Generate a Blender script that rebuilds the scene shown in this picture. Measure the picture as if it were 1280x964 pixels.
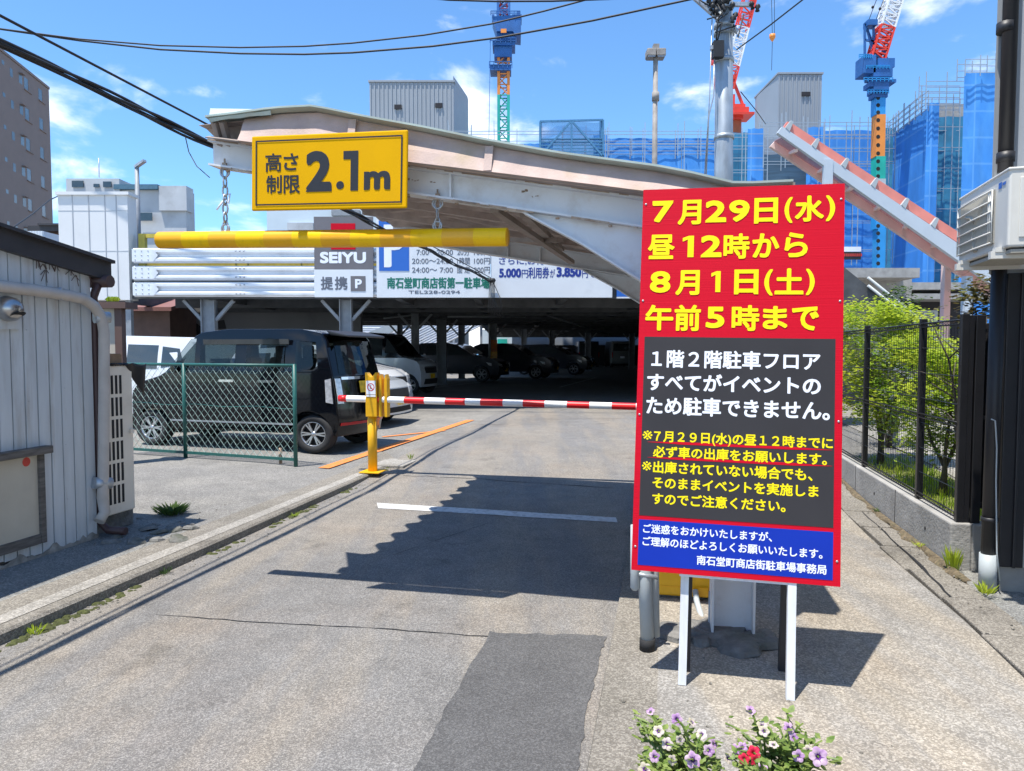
import bpy, bmesh, math, random
from mathutils import Vector, Matrix
random.seed(7)
V = Vector
sc = bpy.context.scene
for o in list(bpy.data.objects): bpy.data.objects.remove(o)
# ------------------------------------------------------------------ camera
H = 1.58; F = 900.0; PIT = math.atan(44/900)
cam = bpy.data.objects.new('camera', bpy.data.cameras.new('camera'))
sc.collection.objects.link(cam); sc.camera = cam
cam.location = (0, 0, H); cam.rotation_euler = (math.pi/2-PIT, 0, 0)
cam.data.sensor_width = 36; cam.data.lens = 36*F/1280
cam.data.clip_end = 2000; cam.data.clip_start = .05
# ------------------------------------------------------------------ sun, sky, exposure
SH = (.22, .22)                                    # shadow offset per metre of height
SUN_STRENGTH, SKY_STRENGTH, EXPOSURE = 4.4, .135, .74
el = math.atan(1/math.hypot(*SH))
sl = bpy.data.lights.new('sun', 'SUN'); sl.energy = SUN_STRENGTH; sl.angle = math.radians(.5); sl.color = (1, .95, .87)
so = bpy.data.objects.new('sun', sl); sc.collection.objects.link(so)
so.rotation_euler = V((SH[0], SH[1], -1)).to_track_quat('-Z', 'Y').to_euler()
w = bpy.data.worlds.new('World'); sc.world = w; w.use_nodes = True
N, L = w.node_tree.nodes, w.node_tree.links
N.clear()
out = N.new('ShaderNodeOutputWorld'); bg = N.new('ShaderNodeBackground')
sky = N.new('ShaderNodeTexSky'); sky.sky_type = 'NISHITA'; sky.sun_disc = False
sky.sun_elevation = el; sky.sun_rotation = math.radians(225)
sky.air_density = 1.0; sky.dust_density = .25; sky.ozone_density = 3.0; sky.altitude = 400
bg.inputs[1].default_value = SKY_STRENGTH
tc = N.new('ShaderNodeTexCoord')
mp = N.new('ShaderNodeMapping'); mp.inputs['Scale'].default_value = (3.0, 3.0, 6.2); mp.inputs['Location'].default_value = (1.35, .2, .55)
nz = N.new('ShaderNodeTexNoise'); nz.inputs['Scale'].default_value = 1.9; nz.inputs['Detail'].default_value = 10; nz.inputs['Roughness'].default_value = .55; nz.inputs['Distortion'].default_value = .25
sep = N.new('ShaderNodeSeparateXYZ')
hr = N.new('ShaderNodeMapRange'); hr.inputs[1].default_value = .06; hr.inputs[2].default_value = .52; hr.inputs[3].default_value = .135; hr.inputs[4].default_value = -.06
ad = N.new('ShaderNodeMath'); ad.operation = 'ADD'
cr = N.new('ShaderNodeMapRange'); cr.interpolation_type = 'SMOOTHSTEP'; cr.inputs[1].default_value = .535; cr.inputs[2].default_value = .74; cr.inputs[3].default_value = 0; cr.inputs[4].default_value = .93
mx = N.new('ShaderNodeMix'); mx.data_type = 'RGBA'
L.new(tc.outputs['Generated'], mp.inputs[0]); L.new(mp.outputs[0], nz.inputs['Vector'])
L.new(tc.outputs['Generated'], sep.inputs[0]); L.new(sep.outputs['Z'], hr.inputs[0])
L.new(nz.outputs['Fac'], ad.inputs[0]); L.new(hr.outputs[0], ad.inputs[1]); L.new(ad.outputs[0], cr.inputs[0])
L.new(cr.outputs[0], mx.inputs['Factor'])
SKYGAIN = N.new('ShaderNodeMix'); SKYGAIN.data_type = 'RGBA'; SKYGAIN.blend_type = 'MULTIPLY'; SKYGAIN.inputs['Factor'].default_value = 1
SKYGAIN.inputs['B'].default_value = (.70, .98, 1.16, 1)
L.new(sky.outputs[0], SKYGAIN.inputs['A']); L.new(SKYGAIN.outputs['Result'], mx.inputs['A'])
mx.inputs['B'].default_value = (7.4, 7.6, 7.9, 1)
L.new(mx.outputs['Result'], bg.inputs[0]); L.new(bg.outputs[0], out.inputs[0])
vs = sc.view_settings; vs.view_transform = 'Standard'; vs.look = 'None'; vs.gamma = 1; vs.exposure = EXPOSURE
sc.render.engine = 'CYCLES'
sc.cycles.max_bounces = 6; sc.cycles.use_denoising = True

# ------------------------------------------------------------------ frames of reference
CA = V((0, 0, H)); FW = V((0, math.cos(PIT), -math.sin(PIT))); UP = V((0, math.sin(PIT), math.cos(PIT)))
RA = math.radians(12.0); CS, SN = math.cos(RA), math.sin(RA)
ET, ES, EZ = V((CS, -SN, 0)), V((SN, CS, 0)), V((0, 0, 1))      # across the lane, along the lane, up
def ray(px, py): return V((1, 0, 0))*((px-640)/F) + FW - UP*((py-482)/F)
def P(px, py, Y): d = ray(px, py); return CA + d*(Y/d.y)
def G(px, py, z=0.0): d = ray(px, py); return CA + d*((z-H)/d.z)
def plane(px, py, o, n): d = ray(px, py); return CA + d*((o-CA).dot(n)/d.dot(n))
def PS(px, py, s): return plane(px, py, ES*s, ES)
def PT(px, py, t): return plane(px, py, ET*t, ET)
def R(t, s, z=0.0): return ET*t + ES*s + EZ*z
def lerp(a, b, k): return a + (b-a)*k
def interp(x, pts):
    if x <= pts[0][0]: return pts[0][1]
    for (a, b), (c, d) in zip(pts, pts[1:]):
        if x <= c: return b + (d-b)*(x-a)/(c-a)
    return pts[-1][1]
def zg(s): return interp(s, [(7.6, 0), (10, .115), (12, .13), (20, .28)])

# ------------------------------------------------------------------ materials
def mat(name, col, rough=.6, metal=0., var=.12, scale=6., bump=0., bscale=40., stain=None, sscale=2.5, samt=.5, spec=.5, coat=0., stretch=None, det=6.):
    m = bpy.data.materials.new(name); m.use_nodes = True
    nt = m.node_tree; n, l = nt.nodes, nt.links; b = n['Principled BSDF']
    b.inputs['Roughness'].default_value = rough; b.inputs['Metallic'].default_value = metal
    b.inputs['Specular IOR Level'].default_value = spec
    if coat: b.inputs['Coat Weight'].default_value = coat; b.inputs['Coat Roughness'].default_value = .05
    t = n.new('ShaderNodeTexCoord'); src = t.outputs['Object']
    if stretch:
        k = n.new('ShaderNodeMapping'); k.inputs['Scale'].default_value = stretch; l.new(src, k.inputs[0]); src = k.outputs[0]
    a = n.new('ShaderNodeTexNoise'); a.inputs['Scale'].default_value = scale; a.inputs['Detail'].default_value = det; l.new(src, a.inputs['Vector'])
    r = n.new('ShaderNodeMapRange'); r.inputs[1].default_value = .3; r.inputs[2].default_value = .7; l.new(a.outputs['Fac'], r.inputs[0])
    q = n.new('ShaderNodeMix'); q.data_type = 'RGBA'; l.new(r.outputs[0], q.inputs['Factor'])
    q.inputs['A'].default_value = [max(0, c*(1-var)) for c in col]+[1]; q.inputs['B'].default_value = [min(1, c*(1+var)) for c in col]+[1]
    res = q.outputs['Result']
    if stain:
        a2 = n.new('ShaderNodeTexNoise'); a2.inputs['Scale'].default_value = sscale; a2.inputs['Detail'].default_value = 9; a2.inputs['Roughness'].default_value = .65; l.new(src, a2.inputs['Vector'])
        r2 = n.new('ShaderNodeMapRange'); r2.inputs[1].default_value = .52; r2.inputs[2].default_value = .72; r2.inputs[4].default_value = samt; l.new(a2.outputs['Fac'], r2.inputs[0])
        q2 = n.new('ShaderNodeMix'); q2.data_type = 'RGBA'; l.new(r2.outputs[0], q2.inputs['Factor']); l.new(res, q2.inputs['A']); q2.inputs['B'].default_value = list(stain)+[1]
        res = q2.outputs['Result']
    l.new(res, b.inputs['Base Color'])
    if bump:
        a3 = n.new('ShaderNodeTexNoise'); a3.inputs['Scale'].default_value = bscale; a3.inputs['Detail'].default_value = 4; l.new(src, a3.inputs['Vector'])
        bp = n.new('ShaderNodeBump'); bp.inputs['Strength'].default_value = bump; bp.inputs['Distance'].default_value = .02; l.new(a3.outputs['Fac'], bp.inputs['Height']); l.new(bp.outputs[0], b.inputs['Normal'])
    return m

def pavement(name, col, speck, lo=.5, big=.25, crack=.0, sp=130., tint=None, oil=.0, lane=0.):
    """aggregate pavement: small stones (voronoi cells of differing value), broad wear, cracks"""
    m = bpy.data.materials.new(name); m.use_nodes = True
    nt = m.node_tree; n, l = nt.nodes, nt.links; b = n['Principled BSDF']; b.inputs['Roughness'].default_value = .85; b.inputs['Specular IOR Level'].default_value = .25
    t = n.new('ShaderNodeTexCoord').outputs['Object']
    def noise(s, d=5, rg=.5):
        a = n.new('ShaderNodeTexNoise'); a.inputs['Scale'].default_value = s; a.inputs['Detail'].default_value = d; a.inputs['Roughness'].default_value = rg; l.new(t, a.inputs['Vector']); return a.outputs['Fac']
    def rng(x, a, b_, c, d):
        r = n.new('ShaderNodeMapRange'); l.new(x, r.inputs[0])
        for i, v in enumerate((a, b_, c, d)): r.inputs[i+1].default_value = v
        return r.outputs[0]
    def mixc(fac, A, B, mode='MIX'):
        q = n.new('ShaderNodeMix'); q.data_type = 'RGBA'; q.blend_type = mode
        if hasattr(fac, 'is_linked'): l.new(fac, q.inputs['Factor'])
        else: q.inputs['Factor'].default_value = fac
        for s_, v in (('A', A), ('B', B)):
            if hasattr(v, 'is_linked'): l.new(v, q.inputs[s_])
            else: q.inputs[s_].default_value = list(v)+[1]
        return q.outputs['Result']
    vo = n.new('ShaderNodeTexVoronoi'); vo.inputs['Scale'].default_value = sp; l.new(t, vo.inputs['Vector'])
    sx = n.new('ShaderNodeSeparateColor'); l.new(vo.outputs['Color'], sx.inputs[0])
    f1 = rng(sx.outputs[0], .45, .98, 0, 1)
    c = mixc(f1, [x*lo for x in col], speck)
    v3 = n.new('ShaderNodeTexVoronoi'); v3.inputs['Scale'].default_value = sp*.62; l.new(t, v3.inputs['Vector'])
    s3 = n.new('ShaderNodeSeparateColor'); l.new(v3.outputs['Color'], s3.inputs[0])
    c = mixc(rng(s3.outputs[1], .82, .88, 0, .4), c, [min(1, x*1.18) for x in speck]); c = mixc(rng(s3.outputs[2], .88, .94, 0, .3), c, [x*.38 for x in col])
    c = mixc(rng(noise(.55, 6, .6), .32, .68, 0, 1), c, mixc(1., c, [1-big]*3, 'MULTIPLY'))
    c = mixc(rng(noise(4, 8, .65), .35, .7, 0, 1), c, mixc(1., c, [.8]*3, 'MULTIPLY'))
    if tint: c = mixc(rng(noise(.9, 6, .6), .48, .7, 0, .7), c, mixc(1., c, tint, 'MULTIPLY'))
    if oil: c = mixc(rng(noise(2.3, 9, .6), .6, .68, 0, oil), c, mixc(1., c, [.45]*3, 'MULTIPLY'))
    if lane:                                         # wear running along the lane
        k = n.new('ShaderNodeMapping'); k.inputs['Rotation'].default_value = (0, 0, RA); k.inputs['Scale'].default_value = (1.5, .16, 1); l.new(t, k.inputs[0])
        a = n.new('ShaderNodeTexNoise'); a.inputs['Scale'].default_value = 1.1; a.inputs['Detail'].default_value = 7; a.inputs['Roughness'].default_value = .6; l.new(k.outputs[0], a.inputs['Vector'])
        c = mixc(rng(a.outputs['Fac'], .44, .56, 0, 1), mixc(1., c, [1.03, .99, .93], 'MULTIPLY'), mixc(1., c, [lane, lane*1.02, lane*1.06], 'MULTIPLY'))
        c = mixc(rng(noise(14, 6, .7), .64, .72, 0, .55), c, mixc(1., c, [.5]*3, 'MULTIPLY'))
    if crack:
        v2 = n.new('ShaderNodeTexVoronoi'); v2.feature = 'DISTANCE_TO_EDGE'; v2.inputs['Scale'].default_value = crack
        nn = n.new('ShaderNodeTexNoise'); nn.inputs['Scale'].default_value = 1.6; nn.inputs['Detail'].default_value = 8; l.new(t, nn.inputs['Vector'])
        va = n.new('ShaderNodeMix'); va.data_type = 'RGBA'; va.blend_type = 'ADD'; va.inputs['Factor'].default_value = .35; l.new(t, va.inputs['A']); l.new(nn.outputs['Color'], va.inputs['B']); l.new(va.outputs['Result'], v2.inputs['Vector'])
        ck = rng(v2.outputs['Distance'], .0, .007, 1, 0)
        mk = n.new('ShaderNodeMath'); mk.operation = 'MULTIPLY'; l.new(ck, mk.inputs[0]); l.new(rng(noise(.7), .5, .6, 0, 1), mk.inputs[1])
        c = mixc(mk.outputs[0], c, [.03]*3)
    l.new(c, b.inputs['Base Color'])
    bp = n.new('ShaderNodeBump'); bp.inputs['Strength'].default_value = .5; bp.inputs['Distance'].default_value = .006
    l.new(vo.outputs['Distance'], bp.inputs['Height']); l.new(bp.outputs[0], b.inputs['Normal'])
    return m

M = {}
M['asphalt'] = pavement('asphalt', (.25, .236, .218), (.40, .378, .345), .82, .16, 0, 210., (1.06, .98, .91), .45, .84)
M['patch'] = pavement('patch asphalt', (.122, .12, .12), (.178, .176, .174), .84, .2, 0, 200.)
M['lot'] = pavement('lot asphalt', (.24, .23, .213), (.37, .355, .33), .82, .25, 0, 150., (1.3, 1.28, 1.22))
M['walk'] = pavement('sidewalk concrete', (.355, .328, .285), (.50, .465, .41), .8, .25, 0, 140., (1.04, .97, .89), .45, .88)
M['kerb'] = pavement('kerb concrete', (.275, .25, .213), (.40, .37, .32), .78, .28, 0, 150., (.7, .7, .66), .5)
M['kerbpale'] = pavement('pale kerb concrete', (.4, .375, .335), (.52, .49, .44), .8, .25, 0, 110., (.8, .8, .78))
M['yard'] = pavement('yard concrete', (.26, .26, .25), (.38, .38, .36), .78, .3, .3, 140., (1.25, 1.22, 1.15), .5)
M['concrete'] = mat('wall concrete', (.34, .33, .31), .9, var=.2, scale=5, bump=.3, stain=(.12, .115, .1), samt=.6)
M['darkconc'] = mat('damp concrete', (.17, .165, .155), .9, var=.3, scale=14, bump=.8, bscale=30, stain=(.05, .06, .03), samt=.8)
M['whitepaint'] = mat('white enamel', (.72, .73, .74), .42, var=.04, scale=9, bump=.05, stain=(.45, .38, .30), sscale=3, samt=.35)
M['wood_w'] = mat('white painted timber', (.70, .72, .74), .6, var=.06, scale=12, stretch=(4, 4, .6), stain=(.42, .40, .36), samt=.35)
M['beam'] = mat('weathered beam paint', (.68, .70, .72), .55, var=.05, scale=5, bump=.08, bscale=25, stain=(.40, .32, .25), sscale=5.5, samt=.4)
M['rust'] = mat('rusty edge', (.33, .24, .17), .85, var=.4, scale=20, stain=(.6, .57, .52), sscale=9, samt=.9)
M['roofpink'] = mat('dimpled pinkish roof sheet', (.47, .355, .31), .75, var=.12, scale=9, bump=.12, bscale=80, stain=(.40, .30, .20), sscale=2.6, samt=.75)
M['roofunder'] = mat('dusty roof underside', (.44, .36, .32), .8, var=.2, scale=8, bump=.35, bscale=60, stain=(.25, .19, .15), sscale=3, samt=.7)
M['roofbrown'] = mat('brown eave board', (.30, .25, .22), .8, var=.18, scale=5, stain=(.15, .12, .1), sscale=2, samt=.6)
M['rooftop'] = mat('pale green flashing', (.40, .47, .42), .6, var=.12, scale=6, stain=(.42, .38, .3), sscale=5, samt=.5)
M['yellow'] = mat('safety yellow', (.80, .42, .006), .4, var=.07, scale=10, stain=(.45, .25, .02), sscale=6, samt=.4)
M['yellow_hi'] = mat('bright band yellow', (.90, .53, .006), .32, var=.04, scale=8, stain=(.45, .25, .02), sscale=16, samt=.35, spec=.25)
M['yellow_lo'] = mat('deep band yellow', (.80, .39, .003), .36, var=.05, scale=8, stain=(.45, .24, .02), sscale=16, samt=.25)
M['signyellow'] = mat('sign yellow', (.76, .395, .002), .65, var=.05, scale=3, spec=.08, stain=(.66, .33, .01), sscale=2, samt=.5)
M['black'] = mat('black paint', (.014, .014, .016), .45, var=.2, scale=12)
M['ink'] = mat('black lettering', (.018, .017, .02), .5, var=.05)
M['red'] = mat('sign red', (.56, .0025, .018), .6, var=.05, scale=2, spec=.15, bump=.12, bscale=1., stretch=(.2, .2, 190), stain=(.48, .003, .02), sscale=.02)
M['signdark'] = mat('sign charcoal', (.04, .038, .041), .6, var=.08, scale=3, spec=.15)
M['signblue'] = mat('sign blue', (.007, .033, .36), .6, var=.05, scale=3, spec=.15)
M['lyellow'] = mat('yellow lettering', (.92, .74, .01), .6, var=.02, spec=.15)
M['lwhite'] = mat('white lettering', (.82, .84, .9), .6, var=.02, spec=.15)
M['signgrey'] = mat('sign grey', (.15, .14, .15), .5, var=.08, scale=2)
M['panelwhite'] = mat('sign panel white', (.68, .71, .74), .5, var=.04, scale=1.5, stain=(.5, .52, .55), sscale=1, samt=.5)
M['parkblue'] = mat('parking blue', (.02, .13, .50), .4, var=.05, scale=2)
M['lgreen'] = mat('green lettering', (.005, .16, .11), .5, var=.05)
M['lblue'] = mat('navy lettering', (.012, .035, .25), .5, var=.05)
M['lgrey'] = mat('grey lettering', (.12, .13, .16), .5, var=.05)
M['redwhite_r'] = mat('barrier red', (.80, .012, .016), .4, var=.06)
M['redwhite_w'] = mat('barrier white', (.88, .88, .88), .4, var=.04)
M['galv'] = mat('galvanised steel', (.42, .44, .46), .45, .6, var=.2, scale=18)
M['greysteel'] = mat('grey painted steel', (.26, .28, .30), .55, var=.12, scale=7, stain=(.15, .13, .12), samt=.5)
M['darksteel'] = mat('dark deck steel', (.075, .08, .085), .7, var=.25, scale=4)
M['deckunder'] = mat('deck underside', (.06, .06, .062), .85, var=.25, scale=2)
M['railwhite'] = mat('guard rail white', (.74, .76, .79), .4, .2, var=.05, scale=3, stain=(.5, .5, .5), samt=.4)
M['railyellow'] = mat('dull yellow rail', (.50, .40, .06), .6, var=.15, stain=(.3, .22, .1))
M['siding'] = mat('worn pale siding', (.56, .58, .585), .65, var=.08, scale=5, stretch=(3, 3, .35), bump=.1, stain=(.33, .28, .23), sscale=3.2, samt=.6)
M['sidingold'] = mat('dirty siding foot', (.30, .28, .25), .85, var=.35, scale=14, bump=.5, stain=(.08, .07, .06), samt=.8)
M['roofdark'] = mat('dark hut roof', (.035, .033, .036), .6, var=.2, scale=6)
M['pipe'] = mat('beige duct cover', (.50, .45, .40), .6, var=.1, scale=8, stain=(.36, .31, .27), samt=.4)
M['brownpipe'] = mat('brown downpipe', (.07, .035, .032), .5, var=.15)
M['steel'] = mat('stainless hood', (.42, .41, .40), .28, .9, var=.15, scale=10)
M['weatherwood'] = mat('weathered grey timber', (.13, .115, .10), .85, var=.35, scale=9, stretch=(1, 1, 6), bump=.4)
M['plywood'] = mat('cream panel', (.50, .45, .36), .75, var=.06, scale=6, stain=(.30, .26, .2), sscale=3, samt=.3)
M['plank'] = mat('brown plank', (.28, .18, .10), .8, var=.3, scale=10)
M['tarpblack'] = mat('black sheet', (.012, .012, .014), .55, var=.2)
M['acbeige'] = mat('beige outdoor unit', (.78, .70, .58), .55, var=.05, scale=4, stain=(.34, .29, .22), samt=.3)
M['acwhite'] = mat('ivory outdoor unit', (.66, .64, .58), .5, var=.04, scale=4, stain=(.5, .45, .38), samt=.3)
M['void'] = mat('dark opening', (.012, .012, .013), .8, var=.1)
M['acgrille'] = mat('coil behind grille', (.36, .34, .29), .7, var=.15, scale=60, stretch=(1, 1, 12))
M['chaingreen'] = mat('green fence coating', (.014, .10, .085), .45, var=.15, scale=20)
M['wiregreen'] = mat('greyed mesh wire', (.24, .36, .33), .5, var=.2, scale=20)
M['paintblack'] = mat('black car paint', (.003, .0036, .006), .1, var=.05, spec=.2, coat=.4)
M['paintwhite'] = mat('white car paint', (.72, .73, .74), .25, var=.02, coat=1.)
M['paintsilver'] = mat('pearl car paint', (.60, .63, .66), .25, .2, var=.03, coat=1.)
M['paintgrey'] = mat('dark grey car paint', (.05, .052, .06), .22, .3, var=.05, coat=1.)
M['glass'] = mat('tinted glass', (.03, .038, .04), .03, var=.2, scale=3, spec=1.)
M['clear'] = mat('clear lamp lens', (.62, .63, .64), .1, .3, var=.25, scale=25)
M['tyre'] = mat('tyre rubber', (.02, .02, .021), .8, var=.2)
M['alloy'] = mat('alloy wheel', (.50, .50, .51), .28, .8, var=.08)
M['chrome'] = mat('chrome trim', (.7, .7, .71), .12, 1., var=.05)
M['redlens'] = mat('red lamp lens', (.35, .01, .012), .15, var=.1)
M['orange'] = mat('orange line paint', (.72, .22, .05), .75, var=.18, scale=25, stain=(.3, .2, .14), sscale=9, samt=.7)
M['linewhite'] = mat('worn white line', (.54, .54, .53), .8, var=.15, scale=25, stain=(.24, .23, .22), sscale=14, samt=.95)
M['tile'] = mat('brown tiled facade', (.21, .155, .135), .7, var=.05, scale=1)
M['farglass'] = mat('window glass far', (.13, .17, .20), .2, var=.3, scale=.6)  # plain glass colour of the tower windows
M['ribgrey'] = mat('grey metal cladding', (.30, .325, .35), .5, .1, var=.05, scale=.3)
M['whiteclad'] = mat('white cladding', (.70, .70, .69), .55, var=.03, scale=1, stain=(.55, .55, .54), sscale=.8, samt=.4)
M['greywhite'] = mat('stained grey block', (.44, .46, .48), .8, var=.12, scale=.6, bump=.1, stain=(.22, .21, .2), sscale=.35, samt=.6)
M['slate'] = mat('blue slate band', (.06, .14, .2), .6, var=.15)
M['paleblue'] = mat('pale blue cladding', (.52, .60, .65), .6, var=.05, scale=.5)
M['tarp'] = mat('blue mesh sheet', (.045, .25, .66), .7, var=.16, scale=.9, stretch=(1, 1, .35), bump=.5, bscale=1.4, stain=(.11, .37, .76), sscale=.5, samt=.6)
M['tarpteal'] = mat('teal mesh sheet', (.03, .2, .34), .7, var=.25, scale=.8, bump=.3, bscale=1.5, stain=(.05, .25, .42), sscale=.4, samt=.5)
M['tarpdark'] = mat('dark netting', (.045, .10, .16), .8, var=.35, scale=1.2, stretch=(.3, 1, 3), stain=(.12, .2, .28), sscale=.8, samt=.6)
M['scaf'] = mat('scaffold tube', (.36, .42, .47), .5, .3, var=.1)
M['scafblue'] = mat('blue scaffold tube', (.06, .20, .36), .5, var=.2)
M['craneblue'] = mat('crane blue', (.018, .11, .33), .5, var=.2, scale=1)
M['cranesky'] = mat('crane light blue', (.02, .27, .62), .5, var=.1, scale=1)
M['craneorange'] = mat('crane orange', (.75, .25, .04), .5, var=.12, scale=1)
M['craneteal'] = mat('crane teal', (.01, .38, .30), .5, var=.12, scale=1)
M['cranered'] = mat('crane red', (.70, .045, .02), .5, var=.12, scale=1)
M['cranered2'] = mat('crane mast orange red', (.52, .16, .07), .55, var=.12, scale=1)
M['cranewhite'] = mat('crane white', (.72, .74, .75), .5, var=.08, scale=1)
M['cable'] = mat('black cable', (.015, .016, .018), .6, var=.1)
M['polesteel'] = mat('galvanised pole', (.36, .40, .43), .45, .4, var=.22, scale=6, stretch=(1, 1, .4))
M['oldpole'] = mat('old lamp pole', (.27, .245, .22), .7, 0, var=.2)
M['stairblue'] = mat('pale blue stair frame', (.52, .58, .63), .5, var=.04, scale=2)
M['stairpink'] = mat('pink stair frame', (.82, .60, .53), .55, var=.08, scale=2)
M['stairred'] = mat('coral roof sheet', (.74, .24, .18), .35, var=.12, scale=3)
M['stairpurple'] = mat('mauve soffit sheet', (.42, .32, .37), .4, var=.15, scale=2)
M['bark'] = mat('bark', (.10, .085, .065), .9, var=.3, scale=20, bump=.5)
M['grass'] = mat('verge grass', (.16, .18, .04), .9, var=.4, scale=30, bump=.8)
M['moss'] = mat('moss', (.06, .068, .018), .95, var=.45, scale=60, bump=1.)
M['fenceblack'] = mat('black fence coating', (.012, .012, .014), .4, var=.15)
M['cladblack'] = mat('black cladding', (.018, .018, .021), .5, var=.12)
M['cladpale'] = mat('pale wall board', (.52, .50, .46), .7, var=.05, scale=3)
M['ribsiding'] = mat('ribbed metal siding', (.36, .38, .40), .45, .2, var=.06, scale=2)
M['pvc'] = mat('grey pvc', (.42, .46, .47), .5, var=.06)
M['mural'] = mat('grey mural wall', (.17, .17, .175), .8, var=.08, scale=1, stain=(.1, .1, .11), sscale=.8, samt=.6)
M['redbrown'] = mat('red brown roof', (.22, .10, .085), .7, var=.15, scale=2)
M['cream'] = mat('cream cladding', (.60, .60, .54), .6, var=.05, scale=1)
M['brownwall'] = mat('brown timber wall', (.12, .07, .055), .7, var=.2, scale=3)
M['platey'] = mat('yellow number plate', (.75, .48, .01), .5, var=.25, scale=12, det=0)
M['terra'] = mat('terracotta pot', (.42, .17, .08), .7, var=.12)
M['stickerred'] = mat('round red sticker', (.55, .05, .03), .5, var=.15)
_m = M['stairpurple']; _n, _l = _m.node_tree.nodes, _m.node_tree.links
_t = _n.new('ShaderNodeBsdfTransparent'); _t.inputs[0].default_value = (.85, .62, .62, 1); _x = _n.new('ShaderNodeMixShader'); _x.inputs[0].default_value = .5
_l.new(_n['Principled BSDF'].outputs[0], _x.inputs[1]); _l.new(_t.outputs[0], _x.inputs[2]); _l.new(_x.outputs[0], _n['Material Output'].inputs[0])
for _k in ('tarp', 'tarpteal'):                       # hems and ties of the mesh sheets: a lighter grid at the scaffold's lift height
    _n, _l = M[_k].node_tree.nodes, M[_k].node_tree.links; _b = _n['Principled BSDF']; _src = _b.inputs['Base Color'].links[0].from_socket
    _s = _n.new('ShaderNodeSeparateXYZ'); _l.new(_n['Texture Coordinate'].outputs['Object'], _s.inputs[0]); _f = None
    for _ax, _p, _w in (('Z', 1.8, .07), ('X', 1.85, .05)):
        _d = _n.new('ShaderNodeMath'); _d.operation = 'PINGPONG'; _d.inputs[1].default_value = _p/2; _l.new(_s.outputs[_ax], _d.inputs[0])
        _c = _n.new('ShaderNodeMath'); _c.operation = 'LESS_THAN'; _c.inputs[1].default_value = _w; _l.new(_d.outputs[0], _c.inputs[0])
        if _f is None: _f = _c
        else:
            _m2 = _n.new('ShaderNodeMath'); _m2.operation = 'MAXIMUM'; _l.new(_f.outputs[0], _m2.inputs[0]); _l.new(_c.outputs[0], _m2.inputs[1]); _f = _m2
    _q = _n.new('ShaderNodeMath'); _q.operation = 'MULTIPLY'; _q.inputs[1].default_value = .3; _l.new(_f.outputs[0], _q.inputs[0])
    _x = _n.new('ShaderNodeMix'); _x.data_type = 'RGBA'; _l.new(_q.outputs[0], _x.inputs['Factor']); _l.new(_src, _x.inputs['A']); _x.inputs['B'].default_value = (.22, .48, .78, 1) if _k == 'tarp' else (.03, .08, .16, 1); _l.new(_x.outputs['Result'], _b.inputs['Base Color'])
M['cabglass'] = mat('car window glass', (.010, .014, .015), .02, var=.1, spec=1.); _m = M['cabglass']; _n, _l = _m.node_tree.nodes, _m.node_tree.links
_t = _n.new('ShaderNodeBsdfTransparent'); _t.inputs[0].default_value = (.62, .70, .68, 1); _x = _n.new('ShaderNodeMixShader'); _x.inputs[0].default_value = .62
_l.new(_n['Principled BSDF'].outputs[0], _x.inputs[1]); _l.new(_t.outputs[0], _x.inputs[2]); _l.new(_x.outputs[0], _n['Material Output'].inputs[0])
M['seat'] = mat('dark seat cloth', (.03, .03, .032), .9, var=.2)
M['net'] = mat('thin blue netting', (.07, .24, .50), .8, var=.1); _m = M['net']; _n, _l = _m.node_tree.nodes, _m.node_tree.links
_t = _n.new('ShaderNodeBsdfTransparent'); _x = _n.new('ShaderNodeMixShader'); _x.inputs[0].default_value = .45
_l.new(_n['Principled BSDF'].outputs[0], _x.inputs[1]); _l.new(_t.outputs[0], _x.inputs[2]); _l.new(_x.outputs[0], _n['Material Output'].inputs[0])
def leafmat(name, a, b, sc_=3., tr=.35):
    m = bpy.data.materials.new(name); m.use_nodes = True; n, l = m.node_tree.nodes, m.node_tree.links
    bs = n['Principled BSDF']; bs.inputs['Roughness'].default_value = .5
    t = n.new('ShaderNodeTexCoord'); no = n.new('ShaderNodeTexNoise'); no.inputs['Scale'].default_value = sc_; no.inputs['Detail'].default_value = 5
    l.new(t.outputs['Object'], no.inputs['Vector']); rp = n.new('ShaderNodeMapRange'); rp.inputs[1].default_value = .35; rp.inputs[2].default_value = .65; l.new(no.outputs['Fac'], rp.inputs[0])
    q = n.new('ShaderNodeMix'); q.data_type = 'RGBA'; q.inputs['A'].default_value = (*a, 1); q.inputs['B'].default_value = (*b, 1); l.new(rp.outputs[0], q.inputs['Factor']); l.new(q.outputs['Result'], bs.inputs['Base Color'])
    tl = n.new('ShaderNodeBsdfTranslucent'); l.new(q.outputs['Result'], tl.inputs[0]); ms = n.new('ShaderNodeMixShader'); ms.inputs[0].default_value = tr
    l.new(bs.outputs[0], ms.inputs[1]); l.new(tl.outputs[0], ms.inputs[2]); l.new(ms.outputs[0], n['Material Output'].inputs[0]); return m
M['leaf'] = leafmat('fresh maple leaf', (.22, .38, .015), (.56, .62, .06), 3., .5)
M['leafdark'] = leafmat('dark shrub leaf', (.03, .075, .015), (.09, .15, .03), 4.)
M['leafred'] = leafmat('bronze shrub leaf', (.12, .06, .03), (.16, .18, .05), 6.)
M['petleaf'] = leafmat('petunia leaf', (.08, .16, .02), (.34, .42, .12), 25.)
M['petal'] = leafmat('lilac petal', (.46, .24, .52), (.70, .52, .62), 30.)
M['petal2'] = leafmat('cream petal', (.58, .52, .36), (.74, .62, .62), 30.)
M['petalred'] = leafmat('crimson petal', (.66, .008, .04), (.75, .03, .09), 30., .2)
M['throat'] = mat('purple throat', (.13, .03, .22), .6, var=.3)

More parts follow.
